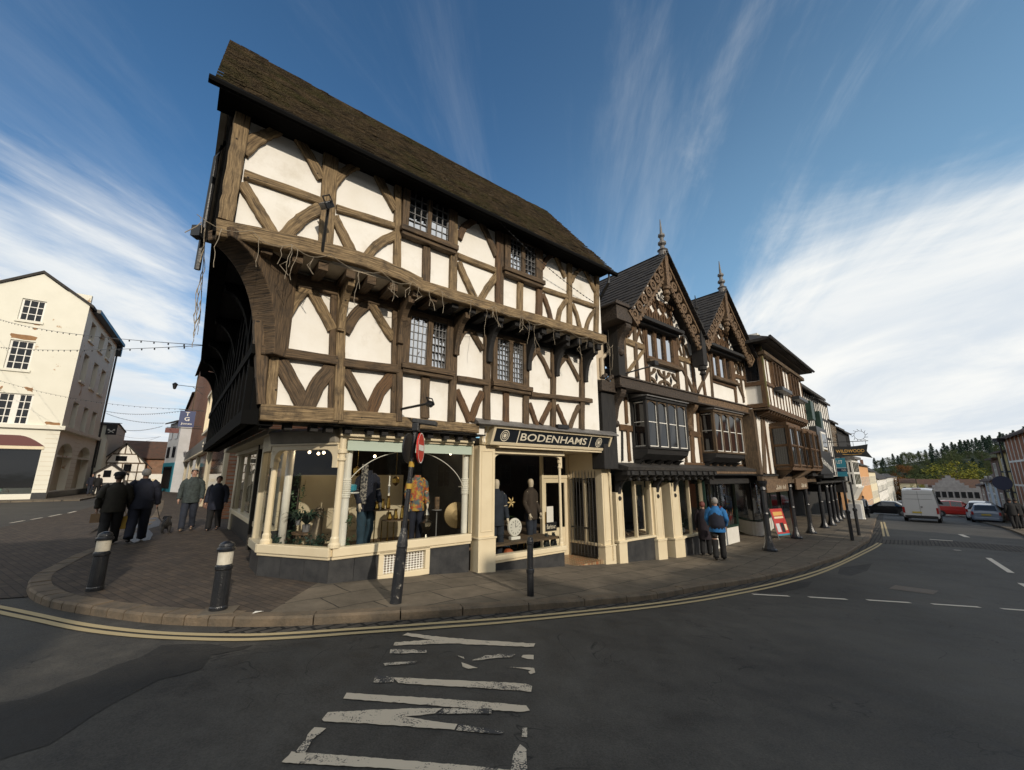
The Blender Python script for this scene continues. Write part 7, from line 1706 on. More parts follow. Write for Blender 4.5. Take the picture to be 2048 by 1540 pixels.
m=MB();m.pbox(LP,u0-.02,u1,-.1,3.0,.0,.06);m.build('shopfront',M['teal'],gh);m=MB();m.pbox(LP,u0+.6,u1-.5,.3,2.6,.06,.09);m.build('shop_pane',M['pane_dark'],gh)
for k in range(2):
 for j in range(2):u=u0+(u1-u0)*(k+.5)/2;m=MB();m.pbox(LP,u-.5,u+.5,zt*(.48+.27*j),zt*(.64+.27*j),.0,.05);m.build('window',M['pane_dark'],gh)
LP=LPo
# blue upright sign, lamp bracket, small red sign
uB=uS_(386);BP_=Plane(*(LP.P(uB,0,0)).xy,R(230));BP_.d=-LP.n*1.0;BP_.n=LP.d*1.0
zq=Zm(160,820,5.134);q=[BP_.at(*zq(*p))for p in((1032,5),(1172,8),(1165,180),(1028,172))]
bu0,bu1,bz0,bz1=min(q[0][0],q[3][0]),max(q[1][0],q[2][0]),q[3][1],q[0][1]
t=thing('blue_sign','upright navy blue sign with white T G Jones lettering','sign',BP_.P(bu0,bz0));m=MB();m.pbox(BP_,bu0,bu1,bz0,bz1,-.04,.04);M['signblue']=pm('navy_blue_sign',(.018,.035,.12),.45);b_=m.build('board',M['signblue'],t)
ww,hh=bu1-bu0,bz1-bz0
for s_,a,b,c,d in(('T',.36,.62,.70,.93),('G',.34,.66,.38,.62),('Jones',.15,.85,.12,.27)):text('lettering',s_,BP_,bu0+ww*a,bu0+ww*b,bz0+hh*c,bz0+hh*d,.045,M['white'],b_,bold=.01)
m=MB();m.tube([BP_.P(bu1+.6,bz1+.1),BP_.P(bu0-.1,bz1+.1)],.03,5);m.tube([BP_.P(bu1+.6,bz0+.1),BP_.P(bu1,bz0+.1)],.03,5);m.build('bracket',M['iron'],t)
uL=uS_(380);a=LP.P(uL,zfor(LP,uL,776),.1);b=a+LP.n*2.0;t=thing('wall_lantern','black lantern on a long iron bracket above the blue sign','lamp',a);m=MB();m.tube([a,b],.025,5);m.tube([a-Vector((0,0,.6)),a+LP.n*.8],.02,5);m.build('bracket',M['iron'],t);m=MB();m.lathe([(.05,.2),(.22,.05),(.18,0),(.1,-.35),(.02,-.4)],b,8);m.build('lantern',M['black'],t)
p=[BP_.at(*zq(*p_))for p_ in((910,190),(990,190),(985,235),(908,235))]
rs=ray(344,861)*27;RSp=Plane(rs.x,rs.y,0);RSp.d=BP_.d;RSp.n=BP_.n;z_=rs.z+CAM_H;t=thing('small_red_sign','small dark red sign sticking out before the grey-green house','sign',rs+Vector((0,0,CAM_H)));m=MB();m.pbox(RSp,-.35,.35,z_-.16,z_+.16,-.03,.03);m.build('board',M['maroon'],t);m=MB();m.tube([RSp.P(-.3,z_+.2),RSp.P(1.6,z_+.2)],.02,4);m.build('bracket',M['iron'],t)

# ------------------------------------------------------------------ unseen houses added behind the viewer, sized for road shade and reflections
OP=Plane(11.6,-8.6,R(231.2))
for k,(a,b,zt,wl,l_)in enumerate(((-26,-17,9.2,'redbrick','unseen brick house added for shade, farthest along behind the viewer'),(-16.9,-8,10.2,'creamwash','unseen cream house added for shade behind the viewer'),(-7.9,1,9.9,'redbrick','unseen red brick house added for shade straight across from the corner house'),(1.1,8.3,10.3,'yellowwash','unseen ochre house added for shade behind the viewer'),(8.4,24,15.5,'redbrick','unseen tall brick house added to shade the side street'))):
 house_box('street_house',l_,OP,a,b,-1.6 if a<-8 else-.4,zt-2.6,8,wl,'roof_dark',wins=[(a+(b-a)*(i+.5)/3,.9+j*2.9,1.0,1.6)for i in range(3)for j in range(3)],ridge=2.6,chim=((a+.6,0,.9),),over=.3,group='unseen shading houses across the road')
# ------------------------------------------------------------------ people
def skin(name,pts,edges,mat,parent,xf,sub=1,root=0):
 me=bpy.data.meshes.new(name);names=list(pts);idx={n_:i for i,n_ in enumerate(names)}
 me.from_pydata([pts[n_][0]for n_ in names],[(idx[a],idx[b])for a,b in edges],[])
 o=bpy.data.objects.new('tmp',me);C.objects.link(o);md=o.modifiers.new('s','SKIN');me.skin_vertices.new()if not me.skin_vertices else None
 for i,n_ in enumerate(names):
  r=pts[n_][1];r=r if isinstance(r,tuple)else(r,r);sv=me.skin_vertices[0].data[i];sv.radius=r;sv.use_root=(i==root)
 md.use_smooth_shade=True;md.branch_smoothing=.4
 ss=o.modifiers.new('u','SUBSURF');ss.levels=sub
 m2=bpy.data.meshes.new_from_object(o.evaluated_get(bpy.context.evaluated_depsgraph_get()));bpy.data.objects.remove(o)
 for v in m2.vertices:v.co=xf@v.co
 for p in m2.polygons:p.use_smooth=True
 m2.name=name;m2.materials.clear();m2.materials.append(mat);ob=bpy.data.objects.new(name,m2);C.objects.link(ob);adopt(ob,parent);return ob
SKIN=pm('skin',(.36,.21,.15),.6);HAIRG=pm('grey_hair',(.30,.28,.26),.8,(.18,.17,.16),40);HAIRD=pm('dark_hair',(.03,.02,.015),.7);HAIRR=pm('auburn_hair',(.13,.035,.025),.7)
def cloth(n,c,c2=None,sc=9):return pm(n,c,.85,c2 or tuple(x*.6 for x in c),sc,.25,bscale=14)
def person(label,p,az,H,top,legs,shoe,hair,build=1.0,stride=.2,arms=(0,0),head=True,hat=None,face=False,long=0.0,group=None,name='person',cat='person',bodymat=None,lean=0.0,handbag=None,elbow=(0,0)):
 t=thing(name,label,cat,p,group);k=H/1.72;xf=Matrix.Translation(p)@Matrix.Rotation(-az,4,'Z')@Matrix.Scale(k,4);bmat=bodymat or SKIN;B=build
 j={};st=stride
 j['pel']=((0,0,.94),(.11*B,.09*B));j['waist']=((0,lean*.3,1.10),(.115*B,.085*B));j['chest']=((0,lean*.7,1.30),(.135*B,.095*B));j['neck']=((0,lean,1.46),.05);ed=[('pel','waist'),('waist','chest'),('chest','neck')]
 if head:j['jaw']=((0,lean+.015,1.545),(.06,.066));j['skull']=((0,lean,1.625),(.076,.09));j['crown']=((0,lean-.005,1.695),(.045,.055));ed+=[('neck','jaw'),('jaw','skull'),('skull','crown')]
 for s_,x in(('l',-1),('r',1)):
  a=arms[0 if x<0 else 1];e=elbow[0 if x<0 else 1];d=st*x
  j['sh'+s_]=((x*.175*B,lean*.9,1.40),.062);j['el'+s_]=((x*(.205*B+.02),lean*.6-.03+a*.20,1.13),.046);j['wr'+s_]=((x*(.215*B+.02-e*.10),lean*.6+.05+a*.42+e*.16,.90+e*.14),.033)
  w=j['wr'+s_][0];j['pa'+s_]=((w[0],w[1]+.012,w[2]-.075),(.030,.036));ed+=[('chest','sh'+s_),('sh'+s_,'el'+s_),('el'+s_,'wr'+s_),('wr'+s_,'pa'+s_)]
  for f in range(4):ln=(.060,.074,.070,.052)[f];j['f%d'%f+s_]=((w[0]+x*.004,w[1]+.034-f*.020,w[2]-.105),.0085);j['g%d'%f+s_]=((w[0]-x*.012,w[1]+.036-f*.021,w[2]-.105-ln*.7),.0075);ed+=[('pa'+s_,'f%d'%f+s_),('f%d'%f+s_,'g%d'%f+s_)]
  j['th'+s_]=((w[0]-x*.012,w[1]+.055,w[2]-.070),.010);j['tt'+s_]=((w[0]-x*.016,w[1]+.066,w[2]-.105),.0085);ed+=[('pa'+s_,'th'+s_),('th'+s_,'tt'+s_)]
  j['hip'+s_]=((x*.085*B,0,.88),.085*B);j['kn'+s_]=((x*.095,d*.42+.02,.49),.056);j['an'+s_]=((x*.095,d-(.05 if d<0 else 0),.10+max(0,-d)*.22),.030);j['toe'+s_]=((x*.10,d+.13,.045+max(0,-d)*.05),.018);ed+=[('pel','hip'+s_),('hip'+s_,'kn'+s_),('kn'+s_,'an'+s_),('an'+s_,'toe'+s_)]
 skin('body',j,ed,bmat,t,xf)
 m=MB();N_=18;rg_=[(.78-long,.186,.150),(.80-long,.190,.152),(.95-long*.5,.184,.148),(1.12,.174,.138),(1.27,.182,.134),(1.36,.176,.124),(1.415,.135,.105),(1.45,.088,.082),(1.50,.070,.070)];vs,fs=[],[]
 for z,rx,ry in rg_:
  yy=lean*max(0,(z-.9)/.6)
  for i in range(N_):th=6.28318*i/N_;w_=1+.018*math.sin(5*th+z*21);vs.append((rx*B*w_*math.cos(th),yy+ry*B*w_*math.sin(th),z))
 for i in range(len(rg_)-1):
  for e in range(N_):f=(e+1)%N_;fs.append((i*N_+e,i*N_+f,(i+1)*N_+f,(i+1)*N_+e))
 m.add(vs,fs)
 for s_ in 'lr':
  x=-1 if s_=='l' else 1;s0,e0,w0=[Vector(j[n_+s_][0])for n_ in('sh','el','wr')];s0=Vector((x*.145*B,s0.y,1.385));pp=catmull([s0-Vector((x*.05,0,-.01)),s0+Vector((x*.03,0,-.05)),s0.lerp(e0,.5)+Vector((x*.015,0,0)),e0,e0.lerp(w0,.5),w0+Vector((0,0,-.02))],3);nn=len(pp)-1
  m.tube(pp,[B*(.080-.030*i/nn+.004*math.sin(i*2.3))for i in range(nn+1)],12)
 o=m.build('jacket',top,None,True);o.data.transform(xf);adopt(o,t)
 m=MB()
 for s_ in 'lr':
  h,k_,a_=[Vector(j[n_+s_][0])for n_ in('hip','kn','an')];pp=catmull([h+Vector((0,0,.10)),h,h.lerp(k_,.5),k_,k_.lerp(a_,.5),a_+Vector((0,0,-.03))],3);nn=len(pp)-1
  m.tube(pp,[(.108*B if B>1 else .108)-.045*min(1,i/nn*1.2)+.004*math.sin(i*2.1)for i in range(nn+1)],12)
 o=m.build('trousers',legs,None,True);o.data.transform(xf);adopt(o,t)
 for s_ in 'lr':
  a,b=j['an'+s_][0],j['toe'+s_][0];skin('shoe',{'a':((a[0],a[1]-.03,b[2]+.01),.048),'b':((a[0],a[1]+.06,b[2]+.015),.05),'c':(b,.04)},[('a','b'),('b','c')],shoe,t,xf)
 if head and hair is not None:
  m=MB();m.ball((0,lean-.022,1.638),.108,14,10,(.86,1.0,1.0));o=m.build('hair',hair,None,True,fix=True)
  me=o.data
  bm=bmesh.new();bm.from_mesh(me);bmesh.ops.delete(bm,geom=[v for v in bm.verts if(v.co.y>lean+.035 and v.co.z<1.69)or v.co.z<1.56],context='VERTS');bm.to_mesh(me);bm.free()
  for v in me.vertices:v.co=xf@v.co
  adopt(o,t)
 if hat:m=MB();m.lathe([(.115,1.655),(.118,1.68),(.10,1.74),(.05,1.765),(.0,1.767)],(0,lean-.01,0),12);o=m.build('hat',hat,None,True);o.data.transform(xf);adopt(o,t)
 if face:
  m=MB();m.extrude([(-.012,lean+.085,1.60),(.012,lean+.085,1.60),(0,lean+.088,1.645)],(0,.022,-.004));o=m.build('nose',bmat);o.data.transform(xf);adopt(o,t)
  for x in(-.03,.03):m=MB();m.ball((x,lean+.078,1.648),.011,8,6);o=m.build('eye',HAIRD);o.data.transform(xf);adopt(o,t)
  m=MB();m.box((0,lean+.082,1.568),(.045,.012,.010));o=m.build('mouth',pm('lips',(.25,.09,.07),.6));o.data.transform(xf);adopt(o,t)
  for x in(-.08,.08):m=MB();m.ball((x,lean+.0,1.63),.022,8,6,(.5,1,1.4));o=m.build('ear',bmat);o.data.transform(xf);adopt(o,t)
 t['wr']=0;del t['wr'];return t,j,xf
NAVY=cloth('navy_jacket',(.010,.013,.028));BRN=cloth('dark_olive_jacket',(.022,.019,.012));JEAN=cloth('dark_jeans',(.018,.024,.040));BLK=cloth('black_cloth',(.008,.008,.009));CAMO=cloth('grey_green_camo_jacket',(.045,.060,.058),(.018,.024,.024),16);BLUE=cloth('bright_blue_jacket',(.02,.16,.42));PLUM=cloth('dark_plum_coat',(.020,.013,.020));SHOE=pm('black_shoes',(.01,.01,.01),.5);TAN=pm('tan_shoes',(.10,.08,.06),.6);GRN=cloth('grey_trousers',(.03,.032,.036))
def hd(px_):r=ray(px_,950);return math.atan2(r.x,r.y)
pw=[(G(212,1090),'p1'),(G(268,1084),'p2')]
p1,j1,x1=person('person in a dark olive padded jacket and dark hat walking away, behind the left bollard',pw[0][0],R(-38),1.66,BRN,BLK,SHOE,HAIRD,1.25,.16,(-.2,.3),hat=BLK)
p2,j2,x2=person('person with short grey hair in a navy jacket walking away, leading a small black dog',pw[1][0],R(-36),1.76,NAVY,NAVY,SHOE,HAIRG,1.28,.24,(-.3,.45))
p3,j3,x3=person('person with grey hair in a grey-green camouflage jacket and jeans walking towards the viewer',G(371,1062),R(150),1.80,CAMO,JEAN,TAN,HAIRG,1.12,.15,(.1,.1),face=True)
p4,j4,x4=person('person in a long navy jacket and white-soled trainers walking beside the cream boarding',G(424,1061),R(158),1.60,NAVY,BLK,SHOE,HAIRD,1.22,.12,(.1,-.1),face=True,long=.12)
bag=Vector(x2@Vector(j2['pal'][0]));m=MB();b0=bag+Vector((0,0,-.36));m.box(b0,(.22,.09,.30),R(36));m.tube([b0+Vector((-.07,-.05,.15)),bag+Vector((0,0,-.02)),b0+Vector((.07,.05,.15))],.008,4);tag(m.build('carrier_bag',pm('yellow_bag',(.36,.22,.025),.6)),'yellow carrier bag held between the two people walking away','bag')
bag=Vector(x1@Vector(j1['pal'][0]));m=MB();m.box(bag+Vector((0,0,-.17)),(.16,.08,.20),R(36));m.tube([bag+Vector((-.05,0,-.08)),bag,bag+Vector((.05,0,-.08))],.007,4);tag(m.build('paper_bag',pm('brown_paper',(.20,.13,.07),.8)),'small brown paper bag in the left hand of the olive-jacketed person','bag')
p5,j5,x5=person('person with auburn hair in a dark plum coat looking into the shop window',G(1414,1112),hd(1414)+R(12),1.62,PLUM,BLK,SHOE,HAIRR,1.12,.05,(.1,.3),long=.25,elbow=(0,.6))
p6,j6,x6=person('balding person in a blue and navy jacket standing by the gabled house window',G(1441,1121),hd(1441)+R(2),1.76,BLUE,BLK,SHOE,HAIRG,1.14,.07,(.25,.2),elbow=(.5,.5))
m=MB();m.lathe([(.205,.86),(.215,1.0),(.20,1.2),(.17,1.34),(.06,1.40)],(0,-.01,0),14);o=m.build('jacket_panel',NAVY,None,True);o.data.transform(x6@Matrix.Diagonal((1.02,.80,1,1)));adopt(o,p6)
person('grey-headed person in dark clothes far down the left street by menu boards',G(178,990),R(140),1.7,NAVY,JEAN,SHOE,HAIRG,1.1,.08)
person('person in a black coat beside the grey-headed one, far down the left street',G(190,991),R(-30),1.65,BLK,BLK,SHOE,HAIRD,1.1,.1)
fp=(ray(1731,1022)*38).xy;person('distant person in a pale top standing at the far pavement corner',Vector((fp.x,fp.y,gz(fp.x,fp.y))),R(200),1.7,cloth('pale_top',(.5,.52,.55)),JEAN,SHOE,HAIRD,1.0,.1)
for x,l_ in((2032,'person in dark clothes on the right-hand pavement near the round sign'),(2044,'person in black walking at the right edge of the photo')):q=G(x,1058);person(l_,q,R(30),1.72,BLK,BLK,SHOE,HAIRD,1.1,.12)
# dog on a lead
dp=G(330,1066);dg=thing('dog','small fluffy black dog on a lead beside the person in navy','dog',dp);xf=Matrix.Translation(dp)@Matrix.Rotation(R(40),4,'Z')
FUR=pm('black_fur',(.012,.011,.011),.95,(.03,.027,.025),30,1.0,bscale=50)
dj={'ch':((0,.12,.22),(.145,.15)),'be':((0,-.08,.22),(.15,.14)),'ru':((0,-.20,.22),(.13,.13)),'nk':((0,.20,.33),.10),'hd':((0,.27,.39),.105),'mz':((0,.40,.40),.04),'ns':((0,.44,.40),.022),'tb':((0,-.31,.36),.035),'tp':((0,-.30,.46),.022)};de=[('ch','be'),('be','ru'),('ch','nk'),('nk','hd'),('hd','mz'),('mz','ns'),('ru','tb'),('tb','tp')]
for s_,x in(('l',-1),('r',1)):dj['fe'+s_]=((x*.075,.13,.16),.042);dj['fp'+s_]=((x*.075,.15,.03),.036);dj['hk'+s_]=((x*.075,-.17,.20),.055);dj['hh'+s_]=((x*.075,-.27,.12),.032);dj['hp'+s_]=((x*.075,-.23,.03),.034);dj['er'+s_]=((x*.075,.27,.44),.025);dj['et'+s_]=((x*.095,.28,.37),.02);de+=[('ch','fe'+s_),('fe'+s_,'fp'+s_),('ru','hk'+s_),('hk'+s_,'hh'+s_),('hh'+s_,'hp'+s_),('hd','er'+s_),('er'+s_,'et'+s_)]
skin('body',dj,de,FUR,dg,xf,2)
a=Vector(x2@Vector(j2['par'][0]));b=xf@Vector((0,.2,.42));m=MB();m.tube([a.lerp(b,k/8)+Vector((0,0,-.25*math.sin(k/8*math.pi)))for k in range(9)],.008,5);tag(m.build('dog_lead',M['black']),'thin dark lead hanging between the navy-jacketed person and the black dog','lead')
# ------------------------------------------------------------------ street furniture
def bollard(p,label):
 t=thing('bollard',label,'bollard',p,'black and white bollards on the brick pavement')
 sc2=lambda l:[(a*.68,b*.78)for a,b in l]
 m=MB();m.lathe(sc2([(.145,-.05),(.145,.06),(.135,.08),(.128,.60),(.145,.62),(.145,.66),(.125,.68),(.12,.69)]),p,20);m.build('post',M['black_gloss'],t);m=MB();m.lathe(sc2([(.122,.685),(.122,.88)]),p,20);m.build('white_band',pm('bollard_white',(.62,.58,.48),.5,(.50,.45,.35),8,dirt=((.05,.04,.03),9,.60,.66,.9)),t)
 m=MB();m.lathe(sc2([(.12,.878),(.15,.885),(.155,.92),(.13,.94),(.12,.955),(.13,.965),(.11,1.0),(.05,1.03),(.0,1.035)]),p,20);m.build('cap',M['black_gloss'],t);return t
bollard(G(189,1181),'black bollard with a chipped white band, left of the two on the brick pavement')
bollard(G(436,1221),'black bollard with a white band on a pale stone, nearest the front kerb')
q=G(436,1224);m=MB();m.box(q+Vector((0,.02,.004)),(.36,.30,.02),R(20));tag(m.build('footing_slab',M['flag']),None,None,None,'structure')
q=G(1061,1192);t=thing('slim_bollard','slim plain black bollard with a mid collar in front of the shop entrance','bollard',q);m=MB();m.lathe([(a*.72,b*.76)for a,b in[(.075,-.05),(.072,.42),(.088,.44),(.088,.50),(.068,.52),(.066,.98),(.080,1.0),(.080,1.05),(.068,1.07),(.06,1.12),(.0,1.14)]],q,16);m.build('post',M['black_gloss'],t)
q=G(791,1206);t=thing('sign_post','leaning black sign post with chipped paint and a red no-entry sign seen edge-on','sign post',q);tp=q+Vector((.16,.0,2.43));nx_=lambda f:q.lerp(tp,f)
m=MB();m.lathe([(.082,-.05),(.078,.05),(.072,.70),(.076,.72),(.07,.78),(.045,.92),(.034,.96)],q,16,tp-q);m.tube([nx_(.38),nx_(1)],.033,12)
M['chipped']=pm('chipped_black_paint',(.012,.013,.016),.4,(.018,.019,.022),9,.3,bscale=50,dirt=((.30,.28,.24),11,.60,.66,.9));m.build('post',M['chipped'],t)
def disc(c,az,r,mat,name,th=.012):
 m=MB();m.lathe([(r,-th),(r,th)],c,28,(math.sin(az),math.cos(az),0));return m.build(name,mat,t)
M['signred']=pm('traffic_red',(.50,.025,.015),.45)
vaz=math.atan2(-tp.x,-tp.y);r1=Vector((math.cos(vaz),-math.sin(vaz),0));sc_=nx_(.845)
az1=vaz-R(77);n1=Vector((math.sin(az1),math.cos(az1),0));c1=sc_+n1*.07+Vector((.03,0,0));d1=disc(c1,az1,.215,M['signred'],'no_entry_sign');tt_=Vector((math.cos(az1),-math.sin(az1),0))
m=MB();m.frame(c1+n1*.014-tt_*.15-Vector((0,0,.04)),tt_*.30,n1*.004,(0,0,.08));m.build('white_bar',M['white'],d1);m=MB();vs,fs=[],[]
for k in range(28):a=2*math.pi*k/28;vs+=[c1+n1*.0135+(tt_*math.cos(a)+Vector((0,0,math.sin(a))))*r for r in(.203,.217)]
m.add(vs,[(2*k,2*k+1,(2*k+3)%56,(2*k+2)%56)for k in range(28)]);m.build('rim',M['white'],d1)
az2=vaz+R(112);disc(sc_+Vector((math.sin(az2),math.cos(az2),0))*.07,az2,.215,M['black'],'sign_back')
M['yellowtape']=pm('yellow_tape',(.42,.26,.03),.6)
for f in(.735,.61):m=MB();m.tube([nx_(f),nx_(f+.03)],.04,12);m.build('yellow_band',M['yellowtape'],t)
m=MB();m.tube([tp,tp+Vector((.02,0,.02))],.03,10);m.frame(tp+Vector((-.05,-.08,-.02)),Vector((.34,.06,-.04)),Vector((0,.14,0)),(0,0,.07));m.frame(tp+Vector((-.05,-.07,-.14)),Vector((.1,0,0)),Vector((0,.12,0)),(0,0,.119));m.build('lamp_head',M['black'],t,bevel=.015)
def pole(p,h,r,label,name='sign_pole',lean=(0,0)):
 m=MB();tp_=p+Vector((lean[0],lean[1],h));m.tube([p-Vector((0,0,.05)),p.lerp(tp_,.45)],r*1.5,10);m.tube([p.lerp(tp_,.44),tp_],r,10);m.lathe([(r*2,0),(r*2.1,.1),(r*1.4,.14)],p.lerp(tp_,.45),10);return tag(m.build(name,M['black_gloss']),label,'pole')
pole(G(1705,1081),2.5,.045,'nearer of the twin black sign poles at the kerb by the arcade');pole(G(1718.5,1071),2.5,.045,'farther of the twin black sign poles at the kerb by the arcade')
for x,y,l_ in((1730,1031,'thin black post near the far pavement corner, left of two'),(1737,1029.5,'thin black post nearest the far pavement corner')):p=(ray(x,y)*33).xy;pole(Vector((p.x,p.y,gz(p.x,p.y))),1.3,.05,l_,'slim_post')
rp=G(2026,1052);t=thing('round_sign','round dark sign on a thin pole on the right pavement, seen from behind','sign',rp);m=MB();m.tube([rp,rp+Vector((0,0,3.1))],.04,8);m.build('pole',M['black'],t);dv=-Vector((rp.x,rp.y,0)).normalized();m=MB();m.lathe([(.46,-.015),(.46,.015)],rp+Vector((0,0,2.75))+dv*.05,24,dv);m.build('sign_disc',M['navy'],t)
lp_=G(2040,1050);t=thing('lamp_column','dark lamp column leaning at the right edge beside the round sign','lamp post',lp_);m=MB();m.lathe([(.14,0),(.12,.9),(.08,1.0),(.06,5.2),(.05,6.0)],lp_,10);m.build('column',M['black'],t);m=MB();m.frame(lp_+Vector((-.3,-.15,5.8)),(.6,0,0),(0,.3,0),(0,0,.25));m.build('lamp_head',M['black'],t)
# red pavement sign, small boards
q=G(1568,1077);AP=Plane(q.x,q.y,R(62));AP.n=Vector((math.cos(R(62)),-math.sin(R(62)),0));t=thing('pavement_sign','red poster board on a folding metal stand between the first two arcade posts','sign',q)
m=MB();m.extrude([AP.P(-.46,q.z+.14,.02),AP.P(.46,q.z+.14,.02),AP.P(.46,q.z+1.25,-.22),AP.P(-.46,q.z+1.25,-.22)],AP.n*.03);pb=m.build('poster',pm('red_poster',(.42,.035,.03),.5),t)
def ap(u,z,o=.0):return AP.P(u,q.z+.14+z,.053-.2162*z+o)
for u0,u1,z0,z1,mt in((-.34,.34,.82,.98,'gold'),(-.34,.34,.70,.78,'cream'),(-.38,-.12,.15,.5,'bluewash'),(-.06,.18,.12,.52,'black'),(.22,.38,.2,.45,'cream'),(-.46,.46,.0,.07,'teal')):
 m=MB();m.add([ap(u0,z0),ap(u1,z0),ap(u1,z1),ap(u0,z1)],[(0,1,2,3)]);m.build('poster_panel',M[mt],pb,fix=False)
m=MB()
for s_ in(-.47,.47):m.tube([AP.P(s_,q.z,.06),AP.P(s_,q.z+1.27,-.22),AP.P(s_,q.z,-.5)],.018,5)
m.build('stand',M['leadcame'],t)
for x,y,w,h,l_ in((1709,1026,.9,1.0,'pale blue-grey cabinet standing on the far pavement behind the twin poles'),(1715,1027,.8,1.25,'white board standing beside the grey cabinet on the far pavement')):p=(ray(x,y)*30).xy;q2_=Vector((p.x,p.y,gz(p.x,p.y)));m=MB();m.box(q2_+Vector((0,0,h/2+.05)),(w,.3,h),R(-45));m.box(q2_+Vector((0,0,.03)),(w*1.05,.4,.07),R(-45));tag(m.build('display_board',M['bluewash' if w>.85 else 'white'],bevel=.02),l_,'board')
# ------------------------------------------------------------------ vehicles
def paint(n,c,r=.3):return pm(n,c,r,coat=.6,spec=.5)
CG=pm('car_glass',(.012,.015,.018),.06,spec=.9);TY=pm('tyre',(.012,.012,.012),.85);RIM=pm('alloy',(.35,.35,.36),.35,metal=.8);RED=pm('tail_lamp',(.30,.012,.010),.25);LGT=pm('headlamp',(.55,.57,.6),.15);PLATE=pm('plate',(.55,.42,.06),.5);TRIM=pm('car_trim',(.02,.02,.021),.6)
HATCH=[(-2.06,.70,.36,.82,.84,.66),(-2.0,.80,.27,.95,.99,.66),(-1.62,.85,.20,.97,1.44,.59),(-.5,.87,.19,.96,1.52,.61),(.35,.87,.19,.94,1.46,.60),(1.08,.86,.19,.93,.98,.68),(1.8,.82,.22,.80,.84,.66),(2.06,.68,.32,.60,.63,.58)]
SUV=[(a*1.04,b*1.04,c+.06,d*1.14,e*1.13,f*1.04)for a,b,c,d,e,f in HATCH]
SALOON=[(-2.2,.70,.36,.82,.86,.64),(-2.1,.80,.27,.93,.97,.68),(-1.55,.85,.2,.95,1.0,.66),(-.95,.86,.19,.95,1.40,.57),(.1,.86,.19,.93,1.42,.58),(.95,.85,.19,.91,.96,.66),(1.9,.81,.22,.78,.82,.64),(2.2,.66,.32,.58,.61,.56)]
VAN=[(-2.62,.93,.42,1.28,2.36,.80),(-2.58,.98,.36,1.30,2.46,.84),(-1.0,.99,.34,1.30,2.52,.86),(.9,.99,.34,1.30,2.50,.85),(1.35,.98,.34,1.28,2.2,.80),(2.0,.96,.34,1.20,1.25,.80),(2.5,.90,.36,.95,.99,.76),(2.62,.80,.42,.80,.83,.7)]
